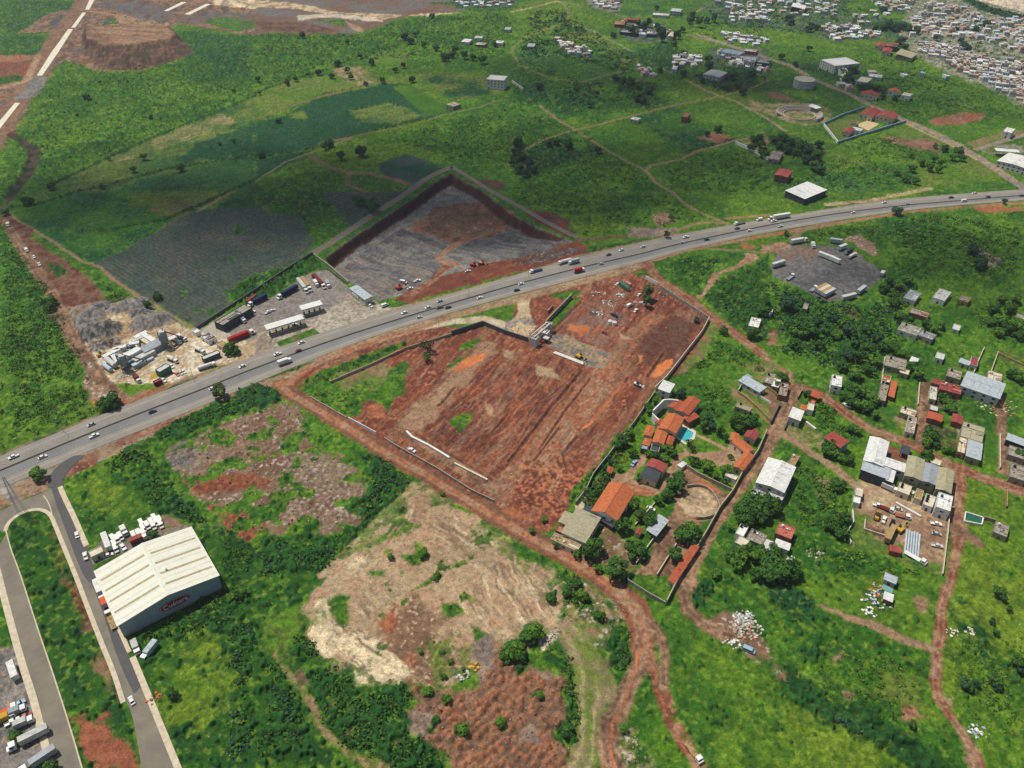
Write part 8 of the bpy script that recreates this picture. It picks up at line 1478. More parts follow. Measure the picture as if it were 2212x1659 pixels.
 # ================================================================== HEAPS OF MATERIAL, PIPES, JUNK
def junk(c,r,x,y,rad,n,cols,label,name='material_stack',cat='material',hh=1.4,seed=1,long=False,dr=None,group=None):
 rr=random.Random(seed);p=at(*tp(c,r,x,y));root=empty(name,(p.x,p.y,hz(p.x,p.y)));tag(root,label,cat,group)
 by={}
 for i in range(n):
  a=rr.uniform(0,6.28);d=rad*rr.random()**.7;cc=rr.choice(cols);b=by.setdefault(cc,MB());s=rr.uniform(.3,.95)
  rzz=rr.uniform(0,3.1)if dr is None else dr;L=s*(3 if long else 1.3)
  zt=rr.uniform(.15,hh)*(1-.5*d/rad);b.box(-L/2,L/2,-s/2,s/2,-.1,zt,rz=rzz,c=(d*math.cos(a),d*math.sin(a)*.8))
 for cc,b in by.items():b.build('heap',pm(cc,tag='_junk'),root)
 return root
junk(2,1,838,962,6,50,['pale','conc','white','dgrey'],'whitish block stacks, upper heap in the site compound',seed=2);junk(2,1,735,1042,5,36,['white','dgrey','tin2'],'white and dark stack, lower left heap in the compound',seed=3);junk(2,1,925,896,4,26,['white','tin','conc'],'white stack near the green container',seed=4);junk(2,1,740,880,6,20,['pale','conc'],'pale stack on the grass at the compound edge',seed=5);junk(2,1,1335,880,7,40,['tin2','conc','dgrey'],'grey rubble heap at the start of the block wall',name='rubble_heap',cat='rubble',seed=6);junk(2,1,1120,960,6,20,['pale','tin'],'pale pipes stacked left of the compound tree',long=True,dr=.6,seed=7)
cr8('container','container',2,1,970,816,(60,50),10,3,3,'green','dark green container at the top of the site compound');cr8('container','container',2,1,1005,795,(30,20),5,2.6,2.4,'pink','pinkish cabin beside the dark green container')
for(x,y,w)in((847,1138,0),(884,1148,0)):
 p=at(*tp(2,1,x,y));root=empty('water_tank',(p.x,p.y,0));tag(root,('left' if x<860 else 'right')+' of two round white tanks on the red compound ground','tank','round white tanks');b=MB();b.tube((0,0,0),(0,0,2.4),1.6,1.6,14);b.build('barrel',pm('white',tag='_tk'),root);b=MB();b.tube((0,0,2.4),(0,0,2.8),1.6,.4,14);b.build('lid',pm('pale'),root)
def pipes(c,r,x,y,dr,L,R,n,colr,label,cat='pipes'):
 p=at(*tp(c,r,x,y));q=at(*tp(c,r,x+dr[0]*4,y+dr[1]*4));a=math.atan2((q-p).y,(q-p).x);root=empty('pipe_stack',(p.x,p.y,0),a);tag(root,label,cat)
 for i in range(n):b=MB();yy=(i-(n-1)/2)*R*2.3;b.tube((-L/2+(i%3)*.4,yy,R),(L/2-(i%2)*.6,yy,R),R,R,10);b.build('pipe',pm(colr,tag='_pipe'),root)
pipes(2,1,490,1440,(180,70),22,.55,2,'white','white pipes laid end to end beside the paved ramp');pipes(3,2,1245,1385,(-12,130),17,.5,6,'tin','bundle of long grey white pipes standing out in the machine yard');pipes(3,2,1205,1400,(-12,100),10,.4,3,'dgrey','shorter dark pipes left of the long bundle');pipes(3,2,1210,1088,(90,50),13,.5,1,'white','single thick white beam lying in the yard','beam')
cr8('kiosk','kiosk',3,2,1094,1442,(60,15),5,4,2.8,'redroof','red topped kiosk beside the pipe bundle',ribs=False)
junk(3,2,1970,190,12,90,['ocre','cream','brick'],'brown and cream tyre and timber dump below the long hall',name='scrap_heap',cat='scrap',seed=8,hh=1);junk(3,2,400,1475,5,26,['conc','pale','brick','tin2'],'litter of white and brown scraps in the green plot',name='scrap_heap',cat='scrap',seed=9,hh=.8);junk(3,2,165,1515,4,16,['white','tin'],'whitish scrap line below the clean white roof',name='scrap_heap',cat='scrap',seed=10,hh=.8)
junk(3,3,960,120,5,44,['oldc','pale','yellow','orange','tin'],'mixed yellow and white junk left of the shacks',name='scrap_heap',cat='scrap',seed=11);junk(3,3,940,230,7,40,['white','dblue','tin'],'white and blue junk at the foot of the junk plot',name='scrap_heap',cat='scrap',seed=12);junk(3,3,880,310,3.5,16,['white'],'white sacks on the path to the junk plot',name='sack_pile',cat='sacks',seed=13,hh=.8)
junk(2,3,2005,370,5,110,['white','pale','conc','tin2'],'white rubbish mound, upper part beside the lane',name='rubbish_heap',cat='rubbish',seed=14,hh=1.6);junk(2,3,2040,470,6.5,120,['oldc','conc','salmon','cream','pale'],'mixed rubbish mound, lower part beside the lane',name='rubbish_heap',cat='rubbish',seed=15,hh=1.3);junk(2,3,1900,580,4,24,['white','pale'],'small white litter patch on the lane bank',name='rubbish_heap',cat='rubbish',seed=16,hh=.7)
junk(3,3,1590,485,3,14,['white','cream'],'white stones at the meadow edge beside the lane',name='stone_pile',cat='stones',seed=17,hh=.9);junk(3,3,1745,478,2.5,12,['cream'],'cream stones alone in the meadow',name='stone_pile',cat='stones',seed=18,hh=.9);junk(3,3,1820,1345,4,30,['tin2','white'],'grey and white dumped pile in the right meadow',name='rubbish_heap',cat='rubbish',seed=19,hh=.8)
junk(1,3,1790,860,3,20,['pale','conc'],'white rubble dumped on the heap edge',name='rubble_heap',cat='rubble',seed=20,hh=1);junk(1,3,1880,790,3.5,16,['yellow','ocre'],'yellowish soil load beside the white rubble',name='rubble_heap',cat='rubble',seed=21,hh=1);junk(0,3,1350,1050,4,22,['brick','orange'],'rusty scrap by the sidewalk below the parked lorries',name='scrap_heap',cat='scrap',seed=22,hh=1)
junk(0,1,1060,1590,5,24,['conc','pale'],'pale concrete blocks at the lower plant corner',seed=23,hh=.8);junk(0,1,1090,1350,6,34,['dgrey','lblue','dblue','tin2'],'blue grey machinery parts among the plant containers',name='machinery',cat='machinery',seed=24,hh=2.6,long=True);junk(0,1,1190,1350,6,34,['pale','dgrey','tin2'],'pale steel parts in the middle of the plant',name='machinery',cat='machinery',seed=25,hh=2.2,long=True);junk(0,1,1300,1390,6,24,['pale','conc'],'dusty sacks and parts behind the plant workshop',name='machinery',cat='machinery',seed=26,hh=1.6)
for i,(x,y)in enumerate(((1325,1602),)):
 o=shp('parking_marks',TT(0,1,[(1290,1625),(1300,1580),(1350,1560),(1360,1600)]),.05,pm((190,160,60),tag='_mk',var=.5,scale=2.5))
 # street lamps in the median and on the verge, pylon
def lamp(pos,hh,label,group,side=1):
 p=at(*pos);root=empty('street_lamp',(p.x,p.y,.1),math.atan2(-1,.4)if side>0 else 2.0);tag(root,label,'lamp',group)
 b=MB();b.tube((0,0,0),(0,0,hh),.12,.08,8);b.build('pole',pm('silver'),root);b=MB();b.bar((0,0,hh-.1),(2.2,0,hh+.3),.1);b.build('arm',pm('silver'),root);b=MB();b.box(1.9,2.8,-.18,.18,hh+.2,hh+.36);b.build('lamp_head',pm('tin2'),root)
for i,(c,r,x,y)in enumerate(((0,2,545,410),(0,1,1680,1640),(1,1,1580,1180),(1,1,1835,905),(2,1,145,745),(2,1,860,330),(2,1,940,710),(2,1,1760,340),(3,1,725,160))):lamp(tp(c,r,x,y),11,'thin grey lamp post at the highway verge, '+(ORD[i]+' from left' if i else ORD[0]),'lamp posts along the highway')
p=at(*tp(0,2,190,1105));root=empty('power_pylon',(p.x,p.y,0),.5);tag(root,'slim grey lattice power pylon beside the street junction','pylon')
b=MB();hh=24;w0,w1=1.6,.35
for sx_ in(-1,1):
 for sy_ in(-1,1):b.bar((sx_*w0,sy_*w0,0),(sx_*w1,sy_*w1,hh),.14)
for k_ in range(11):
 z0,z1=hh*k_/11,hh*(k_+1)/11;a0=w0+(w1-w0)*z0/hh;a1=w0+(w1-w0)*z1/hh
 for(p0_,p1_)in(((-a0,-a0),(a1,-a1)),((a0,-a0),(a1,a1)),((a0,a0),(-a1,a1)),((-a0,a0),(-a1,-a1))):b.bar((*p0_,z0),(*p1_,z1),.08)
b.build('lattice',pm('silver',tag='_lat'),root)
for z in(18,20.5,23):q=MB();q.bar((-3.2,0,z),(3.2,0,z),.16);q.build('cross_arm',pm('silver',tag='_lat'),root)
H(0,2,(790,1500),(895,1450),(880,1398),3.2,'cream','cream','flat','small cream guard house at the shed gate',name='guard_house',cat='hut')
# ================================================================== TREES
ge='trees in the walled estate'
trees(2,2,[(1080,1420,5.2),(960,1220,4.6),(700,1400,6),(900,1590,6),(1510,1300,5.6),(1410,1470,4.6),(1200,1180,5.2)],'large dense dark tree in the southern garden of the estate',ge,('dense','round'),'dark')
trees(2,2,[(1410,870,5),(1440,800,3.6),(1340,960,3.2),(1260,1000,3)],'round dark tree between the drive and the riding paddock','trees by the paddock','round','dark')
trees(2,2,[(1690,700,4),(1580,660,3.4),(1850,740,3.6),(1890,625,1.8),(1760,790,2.4),(1840,840,2.6)],'green garden tree below the angled orange house','trees below the angled house',('round','wide'),('mid','dark'))
trees(2,2,[(960,480,4.2),(1010,420,3.6),(920,530,3.2),(1040,590,3),(1180,200,3),(1190,230,2.6),(1130,300,2.2),(1240,140,2.6)],'bushy tree along the western estate wall','trees along the western estate wall','round',('dark','mid'))
trees(2,2,[(760,860,4),(700,930,4.4),(660,1010,3.6),(800,800,3.2)],'olive tinged tree beside the orange stable hall','trees beside the stable hall','wide',('olive','dark'))
trees(2,2,[(1340,560,3.6),(1240,620,3),(1320,640,3),(1400,600,2.6),(1180,600,2.2)],'leafy tree in front of the villa wings','trees in front of the villa','round',('mid','dark'))
trees(2,2,[(1530,500,2.6),(1560,560,2.4)],'reddish brown palm like bush beside the pool','bushes beside the pool','thin','brown')
trees(2,2,[(1060,1040,4),(1110,1130,3.6),(960,1130,2.4),(1100,810,2.4),(930,730,2)],'small tree in the central garden lawns','trees on the garden lawns','round',('mid','olive'))
trees(2,2,[(1660,350,3),(1730,360,2.6),(1800,400,2.4),(1700,290,2.4),(1850,460,2),(1620,300,2.2),(1900,330,2)],'slender dark tree on the lawn right of the pool','trees right of the pool',('tall','round'),('dark','blue'))
trees(2,2,[(2010,330,6.2),(2070,300,4)],'big spreading dark tree at the top corner of the estate','big trees at the estate corner','dense','dark')
trees(2,2,[(840,640,1.6),(850,680,1.6),(800,720,1.5),(780,770,1.4)],'thin dark cypress at the western wall corner','cypresses at the western wall','tall','blue')
trees(2,2,[(1580,1270,3.4),(1540,1220,3),(170,1265,1.8),(280,1160,2),(740,1590,2.6),(560,1470,2.4),(380,1380,2.4)],'green bush beside the dirt road and paddock','bushes by the dirt road','round','mid')
trees(1,1,[(1480,1330,5),(1470,1420,3.8)],'sparse brownish green tree on the red ground near the wall','sparse tree pair on the red site','thin',('brown','olive'))
trees(2,1,[(1172,860,4.6),(1165,935,3.6)],'dark conical tree inside the site compound','compound trees','tall',('olive','dark'));tree(*tp(2,1,1596,1106),2.2,'round','blue','small dark round bush alone in the corner of the red site');tree(*tp(2,1,1340,362),3.4,'round','blue','round dark tree at the highway edge near the brown puddle');tree(*tp(2,1,1380,220),3,'wide','dark','dark bush growing in the brown puddle')
trees(2,1,[(1835,1195,3.4),(2090,1210,4.8),(2180,1020,5),(2190,950,4),(2150,1040,3)],'dark round tree around the lone white house','trees around the lone white house','dense','dark')
tree(*tp(0,2,315,770),4.6,'dense','mid','lone bright green tree casting a black shadow by the street junction');tree(*tp(0,2,1895,60),5,'round','olive','green roadside tree overhanging the near highway lanes');trees(0,2,[(950,140,5),(900,170,4),(990,180,3)],'tree clump between meadow and highway below the plant','trees below the plant','dense',('dark','mid'))
tree(*tp(0,2,1320,1290),2.4,'dense','dark','small round tree among the parked delivery vehicles');trees(0,1,[(1990,1330,4.6),(1960,1370,3.4),(2030,1370,3)],'dark green tree at the fuel station entrance','trees at the station entrance','dense','dark')
tree(*tp(3,1,1115,155),4.6,'dense','blue','dark tree standing at the near edge of the highway');tree(*tp(3,1,2045,78),2.8,'round','blue','small dark tree on the far right highway verge');trees(3,1,[(190,955,6.2)],'big bluish dark tree left of the four tan trailers',None,'dense','blue')
trees(3,1,[(1780,500,4.6),(1850,600,5),(1830,640,3.6)],'black green tree in the rocky spot of the right meadow','trees in the rocky spot','dense','blue');tree(*tp(3,1,160,355),2.4,'round','dark','small dark tree below the dirt track beside the highway')
trees(3,1,[(370,1190,6),(300,1130,5),(260,1200,5),(430,1110,4),(230,1310,4),(500,1180,4.6),(600,1230,4.6),(700,1200,5),(760,1290,4.6),(450,1310,4),(640,1130,4),(560,1080,3.6),(860,1350,5),(800,1420,5),(920,1440,5),(700,1400,4.6),(640,1500,4),(880,1520,5),(760,1560,4.4),(950,1260,4),(1000,1330,4.6),(860,1180,4.2)],'dark tree in the dense grove west of the village lane','trees of the western grove',('dense','round','wide'),('dark','dark','mid','blue'))
trees(3,1,[(1100,950,4.6),(1070,900,3.6),(1200,1090,5),(1130,1060,4),(1500,1150,3),(1440,1170,4.6),(1380,1130,4),(1130,800,4),(1060,760,4),(1200,760,4),(1000,820,4.4),(1300,1560,4),(1250,1500,4.4),(1160,1400,4),(1100,1340,4.4)],'dark tree beside the scattered pale houses above the lane','trees beside the pale houses',('dense','round'),('dark','mid'))
trees(3,1,[(1960,1000,5),(2020,930,4),(2100,1000,5),(2000,1100,5),(2080,1170,5),(2160,1140,4.6),(1940,1120,4),(2150,920,4),(2180,1230,4),(2000,1210,3.6),(2120,1560,4),(2190,1600,4)],'dark tree in the loose grove at the right border','trees of the right hand grove',('dense','round'),('dark','mid'))
trees(3,2,[(1420,430,5.6),(1380,500,3.6),(1370,610,4),(1390,650,3),(1590,580,2.6),(1540,560,2.6),(1450,520,2.6),(1590,200,4.4),(1530,110,3.6),(1560,150,3),(2190,600,3.4)],'dense green tree beside the village lane houses','trees beside the lane houses','dense',('dark','mid'))
trees(3,2,[(530,550,4.6),(560,600,3.4),(730,380,3),(770,400,2.6),(700,650,3.4),(640,640,3),(870,200,4),(800,180,4.6),(720,120,5),(900,130,4),(750,50,4.6),(850,60,4),(650,90,3.6),(930,260,3),(340,80,2.2)],'leafy tree on the plots left of the factory halls','trees on the plots left of the halls',('dense','round'),('dark','mid'))
trees(3,2,[(580,1180,5),(640,1280,4),(550,1220,4),(680,1160,3.6),(600,860,3.6),(50,1050,5),(20,1000,4),(590,900,2.6)],'dark bushy tree between workshop and machine yard','trees between workshop and yard','dense','dark')
trees(2,2,[(2090,1030,6),(2000,1100,6),(2010,1170,5),(2140,1100,5.4),(2190,1020,5),(2080,1140,4.6),(2180,1150,4)],'large dark tree in the grove across the lane from the paddock','trees across the lane from the paddock','dense','dark')
trees(2,2,[(1980,1480,4.6),(2060,1420,4),(2120,1490,4),(1900,1470,3.4),(1940,1560,3.4),(2150,1440,3.4),(1760,1640,2.6),(2110,1640,3.4),(1890,1240,2.4),(2020,1200,3)],'green tree around the lane side house cluster','trees around the lane side cluster',('round','dense'),('mid','dark'))
trees(3,2,[(50,1560,6),(120,1620,6),(180,1580,5),(0,1620,5),(240,1620,4.6),(20,1500,4),(60,1440,3.4)],'dark tree in the thicket below the clean white roof','trees of the lower thicket','dense','dark')
tree(*zp(1490,730),2.6,'dense','dark','dark tree inside the corner garden at the crossroads');trees(2,2,[(1450,80,3),(1470,60,2.4)],'grey green tree behind the northern white shed','trees behind the white shed','round','blue')
trees(3,1,[(80,1659,3),(140,1600,3.4)],'dark tree behind the concrete house row at the crossroads','trees behind the concrete row','dense','dark')
# shrubs standing alone
trees(1,2,[(1440,1460,3),(1160,1490,1.8),(1570,1640,1.8),(1610,950,1.4)],'round green shrub alone on the tan plateau','shrubs on the tan plateau','dense','mid','shrub','shrub')
trees(1,3,[(1480,1000,2.4),(1650,1055,2.2),(1785,1325,2.8),(2108,1260,2.4),(2180,690,3.6),(1550,10,1.8),(1620,860,1.6),(1680,740,1.4),(1420,650,1.4)],'round green shrub growing out of the brown heaps','shrubs on the brown heaps','dense','mid','shrub','shrub')
trees(2,3,[(200,470,4.4),(140,520,3.6),(40,620,4),(80,680,3),(20,670,3.4),(335,195,2.4),(240,1030,2),(480,1330,3),(960,1310,2.2),(560,60,3),(600,160,3),(470,130,2.6),(640,180,2.4),(750,340,2.6)],'bushy green shrub between the plateau and the dirt road','shrubs by the plateau edge','dense',('mid','dark'),'shrub','shrub')
trees(0,3,[(120,1390,2),(440,1650,2.6),(400,1640,2),(1480,1010,2.8),(2000,180,2.4),(2100,150,2.4)],'green shrub near the streets and the shed','shrubs near the shed','dense',('mid','dark'),'shrub','shrub')
trees(3,3,[(2090,280,1.8),(1940,390,1.6),(1970,490,1.6),(1700,930,2.6),(1740,960,2.2),(1800,930,2),(1960,900,3),(1980,950,2.4),(2160,740,3.4),(2190,800,2.6),(2000,130,3),(2040,190,2),(1250,1280,2)],'dark shrub dotted over the right hand meadow','shrubs of the right hand meadow','round',('dark','blue'),'shrub','shrub')
# far field trees
trees(0,0,[(860,710,3),(745,830,4.6),(670,990,2),(1300,1010,2.6),(1100,700,2),(2020,780,2.4),(1240,1350,4),(440,1600,4),(940,1365,2.6),(1550,1445,4.4),(1150,1460,3.4),(880,1605,3),(2020,1215,2.6),(1900,1240,2)],'small dark tree scattered over the wide green plain at left','trees on the left plain',('round','dense'),'dark')
trees(0,1,[(240,70,4.6),(40,170,3.4),(420,980,4.4),(440,930,4),(400,950,3.4),(1360,900,3.4),(1280,985,3)],'dark bush along the dirt road on the left','bushes along the left dirt road','dense','dark')
trees(1,0,[(700,540,5),(15,680,4),(400,300,5),(790,360,4),(650,650,4),(790,600,4.6),(820,660,4),(1090,690,4.4),(950,720,3),(340,680,3.6),(270,710,4),(450,640,3.6),(540,620,4.4),(900,480,4),(1000,530,5)],'dark hedgerow tree along the bright field strip of the far plain','trees of the far field strip',('dense','round'),('blue','dark'))
trees(1,0,[(1280,310,6),(1380,290,5),(1340,350,5),(1450,380,4.6),(1520,130,5),(1720,420,6),(1640,490,6),(1800,470,6.4),(1880,490,5),(1960,510,6.4),(1690,470,5),(2060,380,4),(1560,410,4.6),(1270,560,4.6),(1350,680,4.6),(1200,600,4)],'bluish dark tree around the far white roofed farmstead','trees around the far farmstead',('dense','round'),('blue','dark'))
trees(1,0,[(630,1240,4.6),(590,1270,3.6),(900,1300,6.6),(730,1340,5),(40,1330,4),(30,800,3),(190,1040,3)],'dark tree beside the brown track behind the pit','trees beside the brown track',('dense','round'),('blue','dark'))
trees(1,1,[(1010,115,6.6),(890,70,5),(970,95,4)],'big round dark tree in the shade left of the pit','trees left of the pit','dense','dark')
trees(2,0,[(50,1220,6),(30,1300,5),(90,1350,6),(150,1400,6),(60,1440,6),(20,1390,5),(180,1450,5),(120,1480,5),(490,1240,5.4),(320,1230,4.4),(380,1220,4),(740,1290,4.4),(1780,1110,4.4),(1690,1150,3.6),(1400,370,5),(1490,460,6)],'dark tree of the walled grove in the middle distance','trees of the middle grove','dense',('dark','blue'))
trees(2,0,[(1030,700,5),(960,690,5),(900,670,4.6),(1100,740,5),(1180,790,5),(1090,830,6.6),(1130,860,5),(1010,720,4.4),(1200,760,4),(680,890,5),(240,740,5),(560,760,5),(1280,600,4),(1420,560,4.6),(1480,630,5),(1700,500,6),(1700,560,6),(1960,720,6),(2000,780,5),(1900,650,6),(2080,640,5),(1850,740,5),(1640,690,4)],'dark tree of the farm groves in the far plain','trees of the farm groves','dense',('blue','dark'))
trees(2,0,[(1140,230,6.4),(1090,200,6),(1180,190,5),(1290,260,7.4),(1300,300,6.4),(1260,220,5),(1040,260,5.4),(1000,240,4.6),(1440,290,5),(1480,250,5),(1410,300,4),(1540,170,6),(1620,180,6),(1690,170,5),(1560,130,5),(880,300,4.4),(1750,150,5),(1250,60,4.6)],'tall dark tree of the far grove with barracks','trees of the far barracks grove',('tall','dense'),'blue')
trees(3,0,[(700,640,7),(690,680,6.4),(740,590,6),(730,540,5),(650,620,5),(720,690,5),(660,560,4),(860,740,6),(940,750,5),(800,740,4.6),(1000,770,4.6),(360,410,5),(120,480,5),(240,550,4),(1650,1300,5.4),(1530,1280,4),(1450,1260,3),(990,830,4),(1100,840,4)],'dark tree along the paved avenue near the halls','trees along the avenue','dense',('dark','blue'))
trees(3,0,[(120,1180,5),(200,1220,6),(280,1260,6.4),(360,1290,6.4),(420,1340,6.4),(330,1370,5),(410,1420,6),(450,1460,5),(250,1310,5),(180,1290,5),(60,1200,5),(440,1240,5),(100,1250,4.6)],'tree of the long dark grove beside the school field','trees of the long dark grove','dense',('dark','blue'))
trees(3,0,[(1240,1330,3.6),(1440,1370,4),(1500,1400,4.4),(1400,1440,4.6),(1330,1400,4),(1250,1450,4.4),(1600,1350,4.4),(1680,1360,4),(1120,1480,4),(1200,1540,4),(1480,1460,4),(1280,1560,4)],'rounded tree in the hedgerow above the highway bend','trees of the hedgerow','round',('mid','dark'))
trees(2,0,[(2100,1200,5),(2160,1240,5),(2080,1260,5),(2180,1320,5),(2140,1180,4.4)],'tree inside the white walled farmstead','trees of the white walled farmstead','dense','dark')
trees(3,0,[(200,180,6),(170,150,5),(350,240,6),(420,230,5),(380,210,5),(620,260,5),(1040,210,7),(1100,230,7),(1160,220,7),(1000,230,6),(1220,250,6),(930,240,5),(1290,260,6),(1700,390,7),(1730,410,6),(1670,340,5),(1450,320,5),(1160,340,6),(1180,400,5),(1130,370,5),(1000,80,6),(1620,250,5),(1800,250,6),(1900,200,6)],'dark tree among the first houses of the town','trees among the town houses','dense','blue')
# ------------------------------------------------------------------ thickets: stuff
cps('shrubs',[T(0,2,[(1350,430),(1600,290),(1900,170),(2200,70),(2200,190),(1900,340),(1450,500)])+[],T(0,2,[(900,580),(1100,540),(1350,560),(1400,660),(1200,720),(850,760)]),T(0,2,[(1100,780),(1350,700),(1500,900),(1740,1080),(1740,1200),(1600,1190),(1400,1120),(1180,950)])],930,(.7,2.4),['dark','mid'],'dense dark shrub belt between highway and rubble ground',seed=31)
cps('shrubs',[T(1,2,[(0,10),(200,40),(240,130),(60,210),(0,220)]),T(0,2,[(2050,0),(2212,0),(2212,210),(2050,190)])],260,(1,2.4),['dark','blue'],'dense round dark green thicket at the fork of the red track',seed=32)
cps('shrubs',[T(1,2,[(0,1400),(300,1330),(620,1340),(740,1260),(880,1290),(940,1260),(700,1480),(540,1659),(0,1659)]),T(1,2,[(890,1000),(1000,830),(870,570),(960,580),(1280,770),(1310,890),(1160,980),(1030,1140),(910,1220)])],930,(.7,2.3),['dark','mid','blue'],'dark shrub thicket around the rubble ground and ditch',seed=33)
cps('shrubs',[T(1,3,[(480,830),(620,770),(800,840),(810,950),(900,980),(1260,940),(1340,1000),(1290,1150),(1350,1350),(1590,1560),(1650,1659),(1100,1659),(900,1560),(720,1470),(560,1240),(470,1000)]),T(1,3,[(320,500),(440,480),(540,650),(460,760),(400,700)])],1612,(.6,1.9),['dark','mid'],'low dense green scrub below the tan plateau',seed=34)
cps('shrubs',[T(1,3,[(0,600),(150,700),(330,900),(470,1080),(550,1290),(500,1400),(200,1450),(0,1659)]),T(1,3,[(0,100),(120,250),(60,450),(0,470)]),T(0,3,[(1900,500),(2212,350),(2212,1659),(1900,1500),(2050,1100)])],1364,(.6,2),['dark','mid','blue'],'dark green scrub left of the narrow track at the bottom',seed=35)
cps('shrubs',[T(0,2,[(1760,1250),(1950,1240),(2212,1450),(2212,1659),(1940,1659)]),T(0,3,[(1120,540),(1900,130),(2212,0),(2212,350),(1900,500),(1500,600),(1230,640)])],806,(.5,1.7),['mid','dark'],'green scrub at the foot of the grey shed wall',seed=36)
cps('shrubs',[T(2,3,[(850,460),(1000,420),(1040,540),(1020,680),(940,880),(860,980),(830,780),(870,700),(810,600)]),T(2,3,[(330,710),(430,560),(520,570),(540,850),(600,950),(600,1060),(570,1400),(490,1470),(450,1250),(470,900),(390,800)]),T(2,3,[(440,0),(570,0),(680,170),(680,330),(440,300)])],806,(.6,1.8),['mid','dark'],'green shrubs between the dirt tracks at the bottom centre',seed=37)
cps('shrubs',[T(3,3,[(180,850),(300,980),(520,1130),(760,1240),(1000,1350),(1200,1480),(1380,1659),(1200,1659),(900,1440),(600,1260),(300,1080)])],558,(.7,2.2),['dark','blue'],'dark hedge line crossing the lower right meadow',seed=38)
cps('shrubs',[T(3,3,[(300,730),(560,560),(900,700),(1200,700),(1400,800),(1350,1100),(1100,1300),(700,1200),(400,950)]),T(3,3,[(1500,600),(2200,500),(2200,1500),(1900,1300),(1620,1200)])],806,(.4,1.3),['mid','dark','light'],'scattered low shrubs in the lower right meadows',seed=39)
cps('shrubs',[T(3,1,[(0,760),(420,900),(600,960),(900,960),(1050,800),(1300,800),(1160,1250),(1050,1400),(980,1600),(640,1560),(300,1450),(60,1350)])],1860,(.8,2.6),['dark','mid','blue'],'dense undergrowth of the grove west of the village lane',seed=40)
cps('shrubs',[T(3,1,[(1000,250),(1500,180),(2200,300),(2200,760),(1400,760),(1080,640)]),T(3,1,[(1650,960),(2200,900),(2200,1350),(1700,1150)]),T(3,1,[(300,330),(950,260),(1000,420),(650,400),(400,400)])],1984,(.7,2.2),['dark','mid','light'],'rough green bushes over the plain right of the gravel lot',seed=41)
cps('shrubs',[T(2,1,[(1230,640),(1500,560),(1950,560),(1700,700),(1620,880),(1420,790)]),T(2,1,[(2100,620),(2212,560),(2212,1300),(1850,1110),(1660,900),(1750,760)]),T(2,1,[(1800,1230),(2212,1480),(2212,1600),(1900,1480),(1440,1640),(1500,1500),(1660,1400)])],1612,(.6,2),['mid','dark'],'green bushes between the highway and the village',seed=42)
cps('shrubs',[T(2,2,[(1420,0),(1900,0),(1930,160),(1860,320),(1720,300),(1600,140)]),T(3,2,[(300,60),(480,140),(860,430),(640,560),(400,400)]),T(3,2,[(250,650),(560,820),(730,900),(700,1350),(300,1250),(130,1150)]),T(3,2,[(240,1350),(700,1450),(1000,1520),(1450,1659),(500,1659)])],1426,(.5,1.8),['mid','dark','light'],'overgrown green plots between the village houses',seed=43)
cps('shrubs',[T(2,2,[(500,1070),(520,900),(700,760),(860,570),(900,440),(1060,340),(1060,380),(900,600),(700,830),(580,1000)])],260,(.5,1.7),['mid','dark'],'green shrub strip along the outside of the estate wall',seed=44)
cps('shrubs',[T(1,1,[(390,1659),(560,1550),(900,1430),(1300,1290),(1000,1480),(640,1650)]),T(1,2,[(360,40),(460,10),(840,50),(920,150),(860,250),(790,290),(480,120)])],558,(.4,1.4),['mid','dark'],'low green scrub strip inside the red site by the highway',seed=45)
cps('shrubs',[T(0,1,[(10,350),(140,430),(470,900),(700,1350),(800,1640),(0,1659)])],2232,(.6,1.9),['mid','dark','light'],'bushes covering the sloping meadow left of the dirt road',seed=46)
cps('shrubs',[T(0,2,[(0,0),(740,0),(760,190),(940,240),(400,420),(0,580)])],930,(.5,1.6),['mid','dark'],'bushes in the meadow beside the far highway edge',seed=47)
cps('shrubs',[T(1,1,[(20,830),(200,690),(480,570),(580,640),(300,770),(120,900)]),T(0,1,[(1960,880),(2212,720),(2212,850),(2060,930)]),T(0,1,[(260,390),(560,600),(900,770),(1130,890),(940,950),(830,800),(500,560)])],806,(.7,2.4),['dark','mid'],'dark hedge thicket along the truck yard and agave field',seed=48)
cps('shrubs',[T(0,0,[(480,700),(850,620),(1650,520),(2200,360),(2200,800),(1300,1190),(700,1450),(300,1640),(260,1150)])],2356,(.8,2.1),['dark','mid','blue'],'dark bushes speckling the wide plain at upper left',seed=49,leaf=6)
cps('shrubs',[T(1,0,[(0,300),(900,290),(1300,160),(2200,110),(2200,480),(1500,500),(800,520),(300,680),(0,760)])],2356,(1.,2.8),['dark','mid','blue'],'dark bushes speckling the far plain at the upper centre',seed=50,leaf=6)
cps('shrubs',[T(1,0,[(950,1230),(1700,1030),(2200,900),(2200,1450),(1800,1430),(1300,1280)]),T(2,0,[(0,900),(540,1100),(1100,1460),(1380,1659),(0,1659)]),T(2,1,[(0,100),(0,0),(1300,0),(1680,230),(1350,320),(1000,300),(650,400),(450,230)])],2604,(.7,2.1),['mid','dark','blue'],'rough bushes over the middle plain behind the pit',seed=51,leaf=6)
cps('shrubs',[T(2,0,[(1250,1480),(1900,1270),(2212,1400),(2212,1659),(1500,1659)]),T(3,0,[(500,1350),(1300,1460),(1250,1620),(300,1659),(0,1600),(500,1500)]),T(3,0,[(640,1230),(1000,1170),(1500,1330),(1250,1420),(700,1350)])],1612,(.8,2.2),['mid','dark'],'bushes of the fields above the right highway bend',seed=52,leaf=6)
